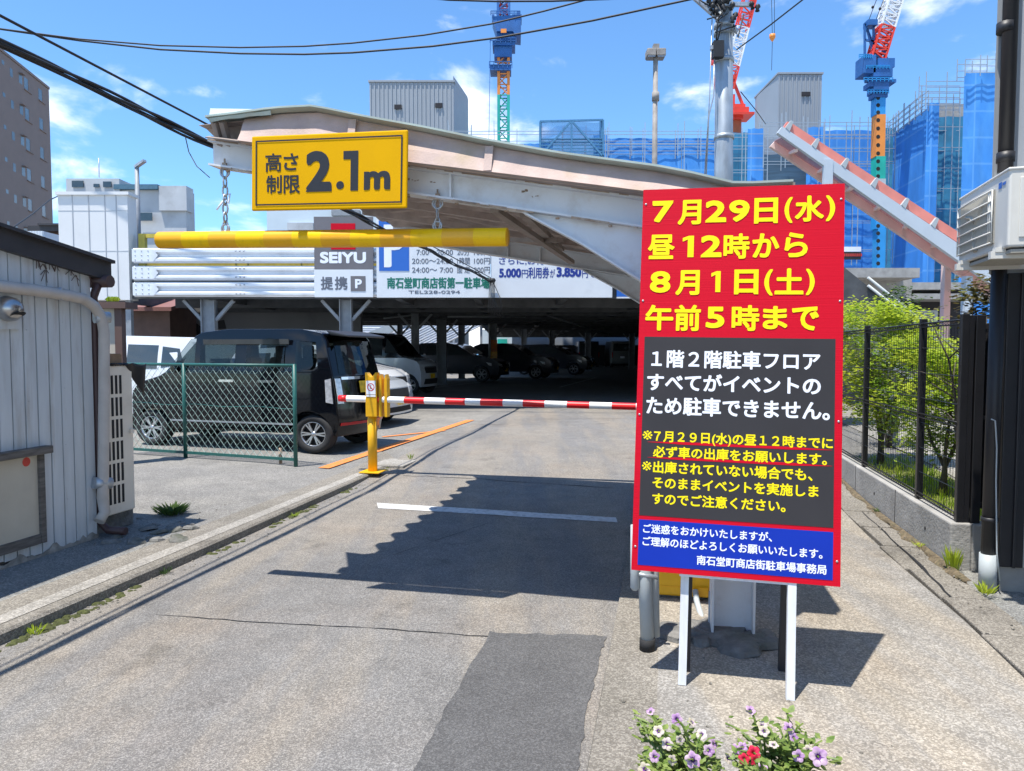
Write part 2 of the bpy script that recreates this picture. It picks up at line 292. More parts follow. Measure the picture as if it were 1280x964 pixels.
# ------------------------------------------------------------------ mesh builder
ORG = {}
class MB:
    def __init__(s): s.v = []; s.f = []; s.mi = []; s.cur = 0; s.sm = []; s.smooth = False
    def add(s, vs, fs, smooth=None):
        o = len(s.v); s.v += [V(x) for x in vs]
        for f in fs: s.f.append([i+o for i in f]); s.mi.append(s.cur); s.sm.append(s.smooth if smooth is None else smooth)
    def obox(s, p, a, b, c):
        p, a, b, c = V(p), V(a), V(b), V(c)
        if a.cross(b).dot(c) < 0: a, b = b, a
        s.add([p, p+a, p+a+b, p+b, p+c, p+a+c, p+a+b+c, p+b+c], [(0, 3, 2, 1), (4, 5, 6, 7), (0, 1, 5, 4), (1, 2, 6, 5), (2, 3, 7, 6), (3, 0, 4, 7)], False)
    def box(s, x0, x1, y0, y1, z0, z1): s.obox((x0, y0, z0), (x1-x0, 0, 0), (0, y1-y0, 0), (0, 0, z1-z0))
    def rbox(s, t0, t1, s0, s1, z0, z1): s.obox(R(t0, s0, z0), ET*(t1-t0), ES*(s1-s0), EZ*(z1-z0))
    def bar(s, a, b, w, h, up=EZ):
        a, b = V(a), V(b); d = (b-a).normalized(); r = d.cross(up)
        if r.length < 1e-4: r = d.cross(V((1, 0, 0)))
        r.normalize(); u = r.cross(d)
        s.obox(a-r*w/2-u*h/2, r*w, b-a, u*h)
    def tube(s, pts, r, n=8, cap=True):
        pts = [V(p) for p in pts]; rr = r if isinstance(r, (list, tuple)) else [r]*len(pts); vs = []; fs = []; ref = None
        for i, p in enumerate(pts):
            d = (pts[min(i+1, len(pts)-1)]-pts[max(i-1, 0)]).normalized()
            if ref is None: ref = d.cross(EZ) if abs(d.z) < .95 else d.cross(V((1, 0, 0)))
            u = (ref-d*ref.dot(d)).normalized(); ref = u; w_ = d.cross(u)
            for k in range(n):
                a = 2*math.pi*k/n; vs.append(p+u*rr[i]*math.cos(a)+w_*rr[i]*math.sin(a))
        for i in range(len(pts)-1):
            for k in range(n): a, b = i*n+k, i*n+(k+1) % n; fs.append((a, b, b+n, a+n))
        s.add(vs, fs, n > 4)
        if cap:
            o = len(s.v)-len(vs); m = len(pts)
            s.f.append([o+k for k in range(n)][::-1]); s.f.append([o+(m-1)*n+k for k in range(n)]); s.mi += [s.cur]*2; s.sm += [False]*2
    def lathe(s, prof, o, ax, n=20, smooth=True):
        o, ax = V(o), V(ax).normalized(); u = ax.cross(EZ) if abs(ax.z) < .9 else V((1, 0, 0)); u = (u-ax*u.dot(ax)).normalized(); w_ = ax.cross(u); vs = []
        for r, h in prof:
            for k in range(n): a = 2*math.pi*k/n; vs.append(o+ax*h+(u*math.cos(a)+w_*math.sin(a))*r)
        fs = [(i*n+k, i*n+(k+1) % n, (i+1)*n+(k+1) % n, (i+1)*n+k) for i in range(len(prof)-1) for k in range(n)]
        s.add(vs, fs, smooth)
    def poly(s, pts): s.add(pts, [list(range(len(pts)))])
    def prism(s, pts, d):
        pts = [V(p) for p in pts]; d = V(d); n = len(pts)
        nn = sum(((pts[i]-pts[0]).cross(pts[(i+1) % n]-pts[0]) for i in range(1, n-1)), V())
        if nn.dot(d) > 0: pts = pts[::-1]
        s.add(pts+[p+d for p in pts], [list(range(n)), list(range(2*n-1, n-1, -1))]+[(i, i+n, (i+1) % n+n, (i+1) % n) for i in range(n)], False)
    def grid(s, rows, smooth=None):
        m = len(rows[0]); s.add([p for r in rows for p in r], [(i*m+j, i*m+j+1, (i+1)*m+j+1, (i+1)*m+j) for i in range(len(rows)-1) for j in range(m-1)], smooth)
    def lattice(s, a, b, w, n, r=.05, diag=.035, up=EZ):
        a, b = V(a), V(b); d = (b-a).normalized(); x = d.cross(up)
        if x.length < 1e-3: x = V((1, 0, 0))
        x.normalize(); y = x.cross(d); c = [x*w/2+y*w/2, -x*w/2+y*w/2, -x*w/2-y*w/2, x*w/2-y*w/2]
        for q in c: s.bar(a+q, b+q, r*2, r*2, y)
        for i in range(n):
            p0, p1 = lerp(a, b, i/n), lerp(a, b, (i+1)/n)
            for k in range(4):
                q0, q1 = c[k], c[(k+1) % 4]
                if i % 2: q0, q1 = q1, q0
                s.bar(p0+q0, p1+q1, diag*2, diag*2, d.cross(q0-q1)); s.bar(p1+q0, p1+q1, diag*2, diag*2, d)
    def build(s, name, mats, parent=None, bevel=0, seg=2, solid=0, sub=0):
        me = bpy.data.meshes.new(name); org = ORG.get(parent, V()) if parent else V()
        if parent is None: org = V((0, 0, 0))
        me.from_pydata([tuple(v-org) for v in s.v], [], s.f)
        ms = mats if isinstance(mats, (list, tuple)) else [mats]
        for m in ms: me.materials.append(M[m] if isinstance(m, str) else m)
        me.polygons.foreach_set('material_index', s.mi); me.polygons.foreach_set('use_smooth', s.sm); me.update()
        o = bpy.data.objects.new(name, me); sc.collection.objects.link(o)
        if parent: o.parent = parent
        ORG[o] = org
        if sub: x = o.modifiers.new('s', 'SUBSURF'); x.levels = x.render_levels = sub
        if solid: x = o.modifiers.new('t', 'SOLIDIFY'); x.thickness = solid; x.offset = 0
        if bevel: x = o.modifiers.new('b', 'BEVEL'); x.width = bevel; x.segments = seg; x.limit_method = 'ANGLE'; x.angle_limit = math.radians(35)
        return o
def tag(o, label, cat, group=None, kind=None):
    if label: o['label'] = label
    if cat: o['category'] = cat
    if group: o['group'] = group
    if kind: o['kind'] = kind
    return o
def thing(name, loc, label, cat, group=None):
    e = bpy.data.objects.new(name, None); e.empty_display_size = .1; sc.collection.objects.link(e); e.location = loc; ORG[e] = V(loc); return tag(e, label, cat, group)
def struct(o, label=None):
    o['kind'] = 'structure'
    return o
def copytree(o, parent=None):
    c = o.copy(); sc.collection.objects.link(c); ORG[c] = ORG.get(o, V())
    if parent: c.parent = parent
    for ch in list(o.children):
        if ch.name in sc.collection.objects: copytree(ch, c)
    return c

# ------------------------------------------------------------------ lettering
_tc = {}
def glyphs(s, bold=0.):
    k = (s, bold)
    if k not in _tc:
        c = bpy.data.curves.new('lettering_source', 'FONT'); c.body = s; c.offset = bold; c.resolution_u = 4
        o = bpy.data.objects.new('lettering_source', c)
        m = bpy.data.meshes.new_from_object(o)
        vs = [(v.co.x, v.co.y) for v in m.vertices]; fs = [list(p.vertices) for p in m.polygons]
        bpy.data.meshes.remove(m); bpy.data.objects.remove(o); bpy.data.curves.remove(c)
        _tc[k] = (vs, fs)
    return _tc[k]
ONE = {'1': ([(0, .74), (.06, .74), (.46, .83), (.46, 0), (1, 0), (1, 1), (.56, 1), (0, .9)], [[0, 1, 2, 7], [2, 3, 4, 5, 6], [2, 6, 7]]), '１．': ([(0, .79), (.49, .79), (.49, 0), (1, 0), (1, 1), (0, 1)], [[0, 1, 4, 5], [1, 2, 3, 4]])}
class Face:
    """flat sign face: o = any point, ux right, uy up, n towards the reader"""
    def __init__(s, o, ux, uy): s.o, s.ux, s.uy = V(o), V(ux).normalized(), V(uy).normalized(); s.n = s.ux.cross(s.uy)
    def at(s, u, v, h=0.): return s.o+s.ux*u+s.uy*v+s.n*h
    def uv(s, px, py): q = plane(px, py, s.o, s.n)-s.o; return q.dot(s.ux), q.dot(s.uy)
    def rect(s, mb, u0, v0, u1, v1, h=.002): mb.add([s.at(u0, v0, h), s.at(u1, v0, h), s.at(u1, v1, h), s.at(u0, v1, h)], [(0, 1, 2, 3)], False)
    def prect(s, mb, x0, y0, x1, y1, h=.002):
        a, b, c, d = s.uv(x0, y0), s.uv(x0, y1), s.uv(x1, y1), s.uv(x1, y0)
        s.rect(mb, (a[0]+b[0])/2, (b[1]+c[1])/2, (c[0]+d[0])/2, (a[1]+d[1])/2, h)
    def slab(s, mb, u0, v0, u1, v1, th): mb.obox(s.at(u0, v0, 0), s.ux*(u1-u0), s.uy*(v1-v0), -s.n*th)
    def put(s, mb, txt, u0, v0, u1, v1, bold=.02, em=True, h=.0015):
        vs, fs = glyphs(txt, 0.) if txt not in ONE else ONE[txt]
        if bold:                                     # heavier strokes: the outline laid down again round a small circle
            st_ = .00006 if (s.o-CA).length < 8 else .0003
            sx = (u1-u0)/max(1e-6, max(v[0] for v in vs)-min(v[0] for v in vs)+2*bold); sy = (v1-v0)/((max(v[1] for v in vs)-min(v[1] for v in vs)) if not em else .91)
            rx, ry = bold*sx, bold*sy; rx = (rx+ry)/2; ry = rx
            for k in range(10):
                a = 2*math.pi*k/10; s.put(mb, txt, u0+rx+rx*math.cos(a), v0+ry+ry*math.sin(a), u1-rx+rx*math.cos(a), v1-ry+ry*math.sin(a), 0, em, h+st_*k)
            h += st_*10
        xa, xb = min(v[0] for v in vs), max(v[0] for v in vs)
        ya, yb = (-.085, .825) if em else (min(v[1] for v in vs), max(v[1] for v in vs))
        mb.add([s.at(u0+(u1-u0)*(x-xa)/(xb-xa), v0+(v1-v0)*(y-ya)/(yb-ya), h) for x, y in vs], fs, False)
    def line(s, mb, txt, x0, yt, yb, x1, bold=.02, em=True, h=.0018, ybr=None):
        a, b = s.uv(x0, yt), s.uv(x0, yb); c = s.uv(x1, yb if ybr is None else ybr)
        s.put(mb, txt, (a[0]+b[0])/2, b[1], c[0], a[1], bold, em, h)
    def glyph(s, mb, ch, x0, x1, yt, yb, bold=.02, h=.0018):
        a, b = s.uv(x0, (yt+yb)/2), s.uv(x1, (yt+yb)/2); c, d = s.uv((x0+x1)/2, yt), s.uv((x0+x1)/2, yb)
        s.put(mb, ch, a[0], d[1], b[0], c[1], bold, False, h)

#GROUND
# ------------------------------------------------------------------ ground, lane, pavements
def sheet(name, mats, edges, dz, thick=0):
    """edges: list of (s, t0, t1)"""
    mb = MB(); mb.grid([[R(lerp(t0, t1, k/4), s, zg(s)+dz) for k in range(5)] for s, t0, t1 in edges], False); return mb.build(name, mats)
SS = [-12, 0, 3, 6, 7.6, 8.2, 8.8, 9.4, 10, 11, 12, 14, 16, 18, 20, 30, 60, 120, 300, 900]
struct(sheet('ground', 'lot', [(s, -500, 500) for s in SS], -.004))
struct(sheet('lane', 'asphalt', [(s, -3.62, 1.6) for s in SS if s <= 20], 0))
mb = MB(); pv = [(-6, -3.50), (2.5, -3.47), (5, -3.47), (7, -3.50), (8.6, -3.53), (9.3, -3.60), (9.75, -3.9), (9.9, -4.4)]
ZL = .07
def zk(s): return max(ZL, zg(s)+.004) if s < 9 else max(ZL, zg(s)-.0+.006)
top = [[], [], [], []]
for s, t in pv:
    j = random.uniform(-.008, .008)
    mb.add([R(t+j+.004, s, -.02), R(t+j, s, zk(s)-.015), R(t+j-.018, s, zk(s)), R(min(t-.36, -3.9), s, zk(s))], [])
n4 = len(pv)
mb.f = [(i*4+k, i*4+k+1, i*4+k+5, i*4+k+4) for i in range(n4-1) for k in range(3)]; mb.mi = [0]*len(mb.f); mb.sm = [False]*len(mb.f)
struct(mb.build('kerb', 'kerb'))
mb = MB(); mb.grid([[R(-3.57+.006*math.sin(s*5), s, zk(s)+.003), R(-3.70+.01*math.sin(s*3), s, zk(s)+.003)] for s, t in pv[:6]], False); struct(mb.build('gutter', 'kerbpale'))
mb = MB()
mb.grid([[R(-3.86, s, zk(s)-.001), R(-4.04, s, zk(s)-.001), R(-5, s, zk(s)-.001), R(-30, s, zk(s)-.001)] for s in (-6, 2, 4.9, 5.3)], False)
struct(mb.build('yard', 'yard'))
def zpv(s): return max(zk(s), interp(s, [(5.3, ZL), (7.5, .115)]))-.0025
mb = MB(); mb.grid([[R(-4.03, s, zk(s)-.0025), R(-4.5, s, lerp(zk(s), zpv(s), .5)-.0025), R(-5.1, s, zpv(s)), R(-30, s, zpv(s))] for s in (5.3, 6, 7.6, 8.8, 9.75, 11, 12)], False)
mb.grid([[R(-3.86, s, zk(s)-.0025), R(-4.03, s, zk(s)-.0025)] for s in (5.3, 7.6, 8.8, 9.6)], False)
struct(mb.build('pavement', 'lot'))
# right-hand pavement: a kerb edge and a broad walk, both just proud of the lane
mb = MB(); mb.grid([[R(-.27+random.uniform(-.006, .006), s, zg(s)-.01), R(-.265, s, zg(s)+.03), R(-.02, s, zg(s)+.034)] for s in (-3, 0, 1.5, 3, 4.5, 6, 8, 10, 12, 14, 16)], False)
struct(mb.build('kerb', 'kerb'))
mb = MB(); mb.grid([[R(-.02, s, zg(s)+.033), R(1.0, s, zg(s)+.036), R(1.67+.02*math.sin(s*1.7), s, zg(s)+.036)] for s in (-3, 0, 1.5, 3, 4.5, 6, 8, 10, 12, 14, 16)], False)
struct(mb.build('sidewalk', 'walk'))
mb = MB()
for i in range(18):                                  # broken flags along the wall
    s0 = 1.2+i*.62; s1 = s0+.60; dz = random.uniform(.028, .05); j = random.uniform(-.02, .03)
    mb.obox(R(1.70+j, s0, zg(s0)-.05), ET*(.28-j), ES*(s1-s0)+EZ*(zg(s1)-zg(s0)), EZ*(dz+.05))
o = mb.build('paving', 'kerb', bevel=.008); struct(o)
mb = MB(); mb.grid([[R(1.99, s, zg(s)+.012), R(2.12, s, zg(s)+.02), R(60, s, zg(s)+.02)] for s in (-3, 3, 5.6)], False); struct(mb.build('forecourt', 'yard'))
# asphalt repair, lines
mb = MB(); pts = [(612, 790), (690, 793), (757, 795), (748, 830), (735, 885), (722, 964), (714, 1010), (480, 1010), (515, 964), (560, 880)]
ed = []
for (x0, y0), (x1, y1) in zip(pts, pts[1:]+pts[:1]):
    for i in range(9): ed.append((lerp(x0, x1, i/9)+random.uniform(-2.2, 2.2), lerp(y0, y1, i/9)+random.uniform(-1.3, 1.3)))
mb.poly([G(x, y, .004) for x, y in ed][::-1]); struct(mb.build('repair_patch', 'patch'))
mb = MB()
a, b, c, d = G(471, 628.5, .004), G(770, 647, .004), G(772, 653, .004), G(473, 635, .004)
rows = []
for i in range(15): rows.append([lerp(d, c, i/14)+V((0, random.uniform(-.012, .006), 0)), lerp(a, b, i/14)+V((0, random.uniform(-.006, .012), 0))])
mb.grid(rows, False); struct(mb.build('road_marking', 'linewhite'))
def surf(t, s):
    if t > -3.6: return zg(s) if s > 9.2 or t > -3.5 else zk(s)
    return max(zg(s), interp(-t, [(4.03, zk(s)), (4.5, (zk(s)+zpv(s))/2), (5.1, zpv(s))])) if s < 12 else zg(s)
def zr(px, py):
    z = .1
    for _ in range(8): p = G(px, py, z); z = surf(p.dot(ET), p.dot(ES))+.008
    return G(px, py, z)
def gline(pts, w, name, mt):
    mb = MB(); rows = []
    for i in range(13):
        k = i/12; p = zr(lerp(pts[0][0], pts[1][0], k), lerp(pts[0][1], pts[1][1], k)); rows.append(p)
    d = (rows[-1]-rows[0]).normalized(); q = V((d.y, -d.x, 0))*w/2
    mb.grid([[p+q*(1+random.uniform(-.08, .08)), p-q*(1+random.uniform(-.08, .08))] for p in rows], False); struct(mb.build(name, mt))
gline(((404, 585), (588, 525)), .16, 'parking_line', 'orange'); gline(((478, 546), (556, 538)), .09, 'parking_line', 'orange')
gline(((530, 486), (665, 470)), .1, 'parking_line', 'linewhite'); gline(((700, 484), (745, 472)), .1, 'parking_line', 'linewhite')
# seams and cracks in the lane
def crack(pts, w, name='road_seam', mt='void', dz=.003):
    mb = MB(); pp = []
    for (a, b), (c, d) in zip(pts, pts[1:]):
        for i in range(8): pp.append((lerp(a, c, i/8)+random.uniform(-1.2, 1.2), lerp(b, d, i/8)+random.uniform(-.6, .6)))
    rows = []
    for i, (x, y) in enumerate(pp):
        z = 0
        for _ in range(5): z = zg(G(x, y, z).dot(ES))+dz
        p = G(x, y, z); q = V((.7, .7, 0)).normalized()
        nx = G(*pp[min(i+1, len(pp)-1)], z)-G(*pp[max(i-1, 0)], z)
        q = V((nx.y, -nx.x, 0)).normalized()*w*random.uniform(.2, 1)
        rows.append([p+q, p-q])
    mb.grid(rows, False); struct(mb.build(name, mt))
crack([(195, 768), (330, 778), (480, 786), (600, 795), (700, 801)], .006)
crack([(470, 700), (545, 676), (620, 650)], .004); crack([(505, 594), (620, 600), (788, 612)], .012)
crack([(1078, 640), (1150, 706), (1200, 757), (1279, 838)], .014, dz=.04); crack([(980, 885), (990, 905), (996, 930)], .004, dz=.038)
mb = MB()                                            # grit, crumbs of concrete and dry leaves in the corners
for k in range(420):
    c_ = random.random()
    if c_ < .45: s = random.uniform(2.6, 9.2); t = interp(s, pv)+abs(random.gauss(0, .10))+.01; z = zg(s)
    elif c_ < .7: s = random.uniform(3.2, 9); t = 1.98-abs(random.gauss(0, .12)); z = zg(s)+.045
    elif c_ < .85: s = random.uniform(2.5, 6.5); t = random.uniform(-.24, .9); z = zg(s)+.035
    else: s = random.uniform(4.5, 7); t = random.uniform(-5, -3.9); z = ZL+.002
    r = random.uniform(.003, .011); mb.lathe([(r, 0), (r*.8, r*.5), (.0005, r*.8)], R(t, s, z), EZ+V((random.uniform(-.5, .5), random.uniform(-.5, .5), 0)), 5, False)
tag(mb.build('grit', 'kerb'), 'loose grit and crumbs along the kerb and pavement edges', 'grit', kind='stuff')
mb = MB()                                            # moss along the kerb foot
for i in range(260):
    s = random.uniform(2.6, 9.0); k = math.sin(s*2.3)+math.sin(s*5.1+1)
    if k < -.3: continue
    t = interp(s, [(a, b) for a, b in pv])+random.uniform(.0, .075); r = random.uniform(.012, .035)
    mb.lathe([(r, 0), (r*.8, r*.3), (.001, r*.45)], R(t, s, zg(s)-.002), EZ, 6)
tag(mb.build('moss', 'moss'), 'patches of brown green moss along the kerb and wall foot', 'moss', kind='stuff')
#CANOPY
# ------------------------------------------------------------------ entrance canopy
S0 = 4.03                                            # plane of the near frame
can = thing('entrance_canopy', R(.36, S0, .03), 'weathered steel canopy with pinkish folded roof over the lane entrance', 'canopy')
def bt(px, py, s=S0): q = PS(px, py, s); return q.dot(ET), q.z
TC = .36                                             # column centre across the lane
TC = PS(917, 600, S0).dot(ET)
t1, z1 = bt(267, 177.5); t2, z2 = bt(802, 248.5); t1b, z1b = bt(266, 209); t2b, z2b = bt(802, 286)
def ztop(t): return z2+(z1-z2)*(t-t2)/(t1-t2)
def zbot(t): return z2b+(z1b-z2b)*(t-t2b)/(t1b-t2b)
def frame(s, nm):
    mb = MB()
    L_, R_ = t1, TC+.1
    def web(pts, th): mb.prism([R(t, s-th/2, z) for t, z in pts], ES*th)
    web([(L_, ztop(L_)-.012), (R_, ztop(R_)-.012), (R_, zbot(R_)+.012), (L_, zbot(L_)+.012)], .012)
    for fz, d in ((ztop, -.012), (zbot, 0)):
        mb.obox(R(L_, s-.06, fz(L_)+d), ET*(R_-L_)+EZ*(fz(R_)-fz(L_)), ES*.12, EZ*.012)
    for t in (TC-2.2+.3, PS(565, 240, S0).dot(ET)): mb.obox(R(t, s-.055, zbot(t)+.012), ET*.01, ES*.11, EZ*(ztop(t)-zbot(t)-.024))
    mb.cur = 1
    if s == S0:
        for fz, d in ((ztop, .001), (zbot, -.004)):
            for i in range(60):
                if random.random() < .35: continue
                ta = lerp(t1, TC, i/60); tb = lerp(t1, TC, (i+1)/60)
                mb.obox(R(ta, S0-.0625, fz(ta)+d-.006), ET*(tb-ta)+EZ*(fz(tb)-fz(ta)), ES*.003, EZ*random.uniform(.006, .014))
        for px, py, r in ((657, 240, .012), (668, 246, .008), (540, 228, .008), (520, 226, .007), (512, 225, .012)):
            q = PS(px, py, S0-.008)
            for _ in range(5): mb.obox(q+ET*random.uniform(-2, 2)*r+EZ*random.uniform(-.4, .4)*r, ET*r*random.uniform(.4, 1.5), ES*.002, EZ*r*random.uniform(.3, .9))
    o = mb.build('beam', ['beam', 'rust'], can)
    mb = MB(); a = bt(655, 264); b = bt(801, 350)
    k = (b[1]-a[1])/(b[0]-a[0]); te = TC-.10
    poly = [(a[0], zbot(a[0])-.001), (te, zbot(te)-.001), (te, a[1]+k*(te-a[0])*.93), (b[0], b[1]), ((a[0]+b[0])/2, (a[1]+b[1])/2+.012)]
    web(poly, .012)
    e = poly[1:]
    for (x0, y0), (x1, y1) in (((poly[0]), poly[4]), (poly[4], poly[3]), (poly[3], poly[2])):
        mb.obox(R(x0, s-.05, y0-.012), ET*(x1-x0)+EZ*(y1-y0), ES*.10, EZ*.012)
    mb.build('haunch', 'beam', can)
    mb = MB(); zt_ = ztop(TC)+.02
    mb.rbox(TC-.1, TC+.1, s-.005, s+.005, .03, zt_); mb.rbox(TC-.112, TC-.1, s-.1, s+.1, .03, zt_); mb.rbox(TC+.1, TC+.112, s-.1, s+.1, .03, zt_)
    mb.build('column', 'beam', can)
frame(S0, 'near'); frame(S0+3.0, 'far')
SF = S0-.13                                          # front edge of the roof
prof = sorted((PS(x, y, SF).dot(ET), PS(x, y, SF).z) for x, y in ((261, 148), (300, 143.5), (345, 137), (395, 134.5), (460, 148), (530, 160.5), (600, 175), (700, 193), (820, 209), (860, 216.5), (920, 231)))
ca, cb = (prof[1][1]-prof[0][1])/(prof[1][0]-prof[0][0]), 0
def zt(t): return prof[0][1]+ca*(t-prof[0][0]) if t < prof[0][0] else interp(t, prof)
TL, TR = prof[0][0], TC+.25
TT = sorted([TL+(TR-TL)*i/34 for i in range(35)])
def trap(u):                                         # folded plate, 0 = ridge .. 1 = trough
    u = u % 1
    return 0 if u < .22 else (u-.22)/.28 if u < .5 else 1 if u < .72 else 1-(u-.72)/.28
sv = []; nper = 11
for i in range(nper):
    for u in (0, .22, .5, .72): sv.append(i+u)
sv.append(nper)
PER = 3.75/nper
mb = MB(); mb.grid([[R(t-(.11*(1-trap(u)) if t == TT[0] else 0), SF+.06+u*PER, zt(t)-.015-.13*trap(u)) for t in TT] for u in sv], False)
mb.build('roof_sheet', 'roofunder', can, solid=.004)
mb = MB(); rows = [[], [], [], [], []]
nz_ = lambda t: .006*math.sin(t*3.1)+.003*math.sin(t*9+2)+.002*math.sin(t*23)
f0, f1 = PS(600, 213, SF-.05), PS(802, 238, SF-.05)
def zfas(t): return f0.z+(f1.z-f0.z)*(t-f0.dot(ET))/(f1.dot(ET)-f0.dot(ET))
for t in [TL+.22+(TR-TL-.22)*i/90 for i in range(91)]:
    zb_ = zfas(t); za = zt(t)-.02; hgt = za-zb_
    rows[0].append(R(t, SF+.03, za)); rows[1].append(R(t, SF+.006+nz_(t)*.35, za-.3*hgt)); rows[2].append(R(t, SF-.02+nz_(t+3)*.4, za-.62*hgt)); rows[3].append(R(t, SF-.05+nz_(t)*.3, zb_)); rows[4].append(R(t, SF+.0, zb_-.006))
mb.grid(rows, False); mb.build('fascia', 'roofpink', can, solid=.004)
for px in (437, 607):                       # joint straps of the front plate
    t = PS(px, 200, SF).dot(ET); za, zb_ = zt(t)-.03, zfas(t); mb = MB(); mb.obox(R(t, SF-.0, za), ET*.045, ES*-.005, R(0, -.05, zb_-za)); mb.build('joint', 'roofpink', can)
for k in range(11):
    t = t1+.12+k*.29; mb = MB(); q = R(t, S0-.045, zbot(t)-.012); mb.lathe([(.001, -.010), (.011, -.009), (.012, 0)], q, EZ, 6); mb.build('bolt', 'rust', can)
mb = MB(); mb.grid([[R(t, SF-.04, zfas(t)-.004) for t in TT], [R(t, SF+.0, ztop(t)+.003) for t in TT], [R(t, SF+.09, ztop(t)+.003) for t in TT]], False); mb.build('eave_strip', 'roofbrown', can, solid=.006)
mb = MB()
mb.grid([[R(t, SF+.02, zt(t)-.012) for t in TT], [R(t, SF-.038, zt(t)-.004) for t in TT], [R(t, SF-.038, zt(t)+.005) for t in TT], [R(t, SF+.30, zt(t)+.012) for t in TT]], False)
mb.build('ridge_cap', 'rooftop', can, solid=.003)
mb = MB()                                            # lifted end flashing at the lane tip
a, b, c, d = PS(261, 148, SF-.03), PS(338, 138.5, SF-.03), PS(339, 137.2, SF+.4), PS(263, 136, SF+.45)
mb.grid([[lerp(a, b, i/6)+EZ*random.uniform(-.006, .004) for i in range(7)], [lerp(d, c, i/6) for i in range(7)]], False)
mb.grid([[lerp(a, b, i/6)+ES*.01-EZ*(.012+.012*random.random()) for i in range(7)], [lerp(a, b, i/6)+EZ*.001 for i in range(7)]], False)
mb.build('end_flashing', 'rooftop', can, solid=.004)
for px in (271, 281):
    mb = MB(); a = PS(px+5, 181, S0); b = PS(px-3, 152, S0-.12); mb.bar(a, b, .035, .03, ES); mb.build('prop', 'roofbrown', can)
mb = MB(); sE = SF+.06+3.76
mb.grid([[R(t, sE, zt(t)+.0) for t in TT], [R(t, sE, ztop(t)-.07) for t in TT]], False); mb.build('rear_fascia', 'roofbrown', can, solid=.01)
mb = MB(); mb.grid([[R(TR+.01, s, zt(TR)), R(TR+.01, s, ztop(TR)-.06)] for s in (SF, sE)], False); mb.build('gutter', 'roofbrown', can, solid=.01)
for (pa, sa), (pb, sb) in ((((618, 262), S0+.05), ((715, 328), S0+2.7)), (((655, 268), S0+.1), ((702, 312), S0+2.5)), (((560, 300), S0+2.9), ((700, 300), S0+1.2))):
    mb = MB(); mb.bar(PS(*pa, sa), PS(*pb, sb), .05, .035); mb.build('brace', 'roofbrown', can)
for s in (S0+1.2, S0+2.0):
    mb = MB(); mb.obox(R(t1+.1, s, ztop(t1)-.03), ET*(TC-t1-.2)+EZ*(ztop(TC-.1)-ztop(t1+.1)), ES*.05, -EZ*.05); mb.build('purlin', 'roofunder', can)
mb = MB()                                            # broken concrete foot of the column
for i in range(26):
    a = random.uniform(0, 6.28); r = random.uniform(0, .22); q = R(TC-.06+r*math.cos(a)*1.25, S0-.06+r*math.sin(a)*.8, .03); w_ = random.uniform(.05, .13)
    mb.lathe([(w_, 0), (w_*random.uniform(.85, 1), .025), (w_*random.uniform(.6, .9), random.uniform(.03, .045)), (.002, random.uniform(.032, .05))], q, EZ+V((random.uniform(-.15, .15), random.uniform(-.15, .15), 0)), 7, False)
mb.build('footing', 'darkconc', can)

# ------------------------------------------------------------------ height bar, chains, height sign
aL, aR = PS(200, 300.5, S0-.02), PS(634, 296.5, S0-.02)
bar = thing('height_bar', (aL+aR)/2, 'long yellow banded pipe hanging on chains below the canopy beam', 'height bar')
mb = MB(); d = (aR-aL)
for i in range(12):
    mb.cur = i % 2; mb.tube([aL+d*i/12, aL+d*(i+1)/12], .0525, 24, False)
mb.cur = 0
for q, s in ((aL, -1), (aR, 1)): mb.lathe([(.0525, 0), (.049, .004*s), (.001, .005*s)] if s > 0 else [(.001, -.005), (.049, -.004), (.0525, 0)], q, d, 24)
mb.build('pipe', ['yellow_lo', 'yellow_hi'], bar)
def ring(mb, c, r, w_, ax, n=12, sx=1.):
    ax = V(ax).normalized(); u = ax.cross(EZ); u = u.normalized() if u.length > .1 else V((1, 0, 0)); v = u.cross(ax)
    mb.tube([c+u*r*sx*math.cos(k*2*math.pi/n)+v*r*math.sin(k*2*math.pi/n) for k in range(n+1)], w_, 6, False)
for px, py, lbl in ((281, 211, 'rusty knotted chain holding the left end of the yellow height bar'), (547, 250, 'short shackle chain holding the right part of the yellow height bar')):
    top_ = PS(px, py, S0-.03); k = (top_-aL).dot(d)/d.dot(d); bot = aL+d*k+EZ*.055
    ch = thing('chain', bot, lbl, 'chain', 'chains carrying the height bar')
    mb = MB(); n = max(2, round((top_.z-bot.z)/.055)); hgt = (top_.z-bot.z)/n
    for i in range(n):
        c = lerp(bot, top_, (i+.5)/n); ring(mb, c, hgt*.62, .0055 if px < 400 else .0045, ET if i % 2 else ES, 12, .5)
    ring(mb, top_-EZ*.02, .03, .006, ES); ring(mb, bot+EZ*.012, .026, .006, ES)
    mb.build('links', 'galv', ch)
    mb = MB(); mb.tube([top_-EZ*.01, top_+EZ*.06], .006, 6); mb.box(top_.x-.012, top_.x+.012, top_.y-.012, top_.y+.012, top_.z+.02, top_.z+.034); mb.build('eye_bolt', 'rust', ch)
    if px < 400:
        mb = MB(); q = lerp(bot, top_, .52); mb.tube([q, q+V((-.05, -.01, -.07))], .006, 6); mb.tube([q+EZ*.02, q+V((.03, 0, .03)), q+V((.02, 0, -.03)), q], .006, 5); mb.build('wire_tie', 'lwhite', ch)
SG = S0-.24
tl, tr, br, bl = PS(312.4, 170.6, SG), PS(507.6, 162, SG), PS(508.5, 260, SG), PS(317.7, 263.4, SG)
hs = thing('height_limit_sign', (bl+br)/2, 'yellow rectangular height limit sign reading 2.1m fixed to the canopy beam', 'sign')
ux = ((tr-tl)+(br-bl)); uy = ((tl-bl)+(tr-br)); fc = Face((tl+tr+bl+br)/4, ux, uy-ux*uy.dot(ux)/ux.dot(ux))
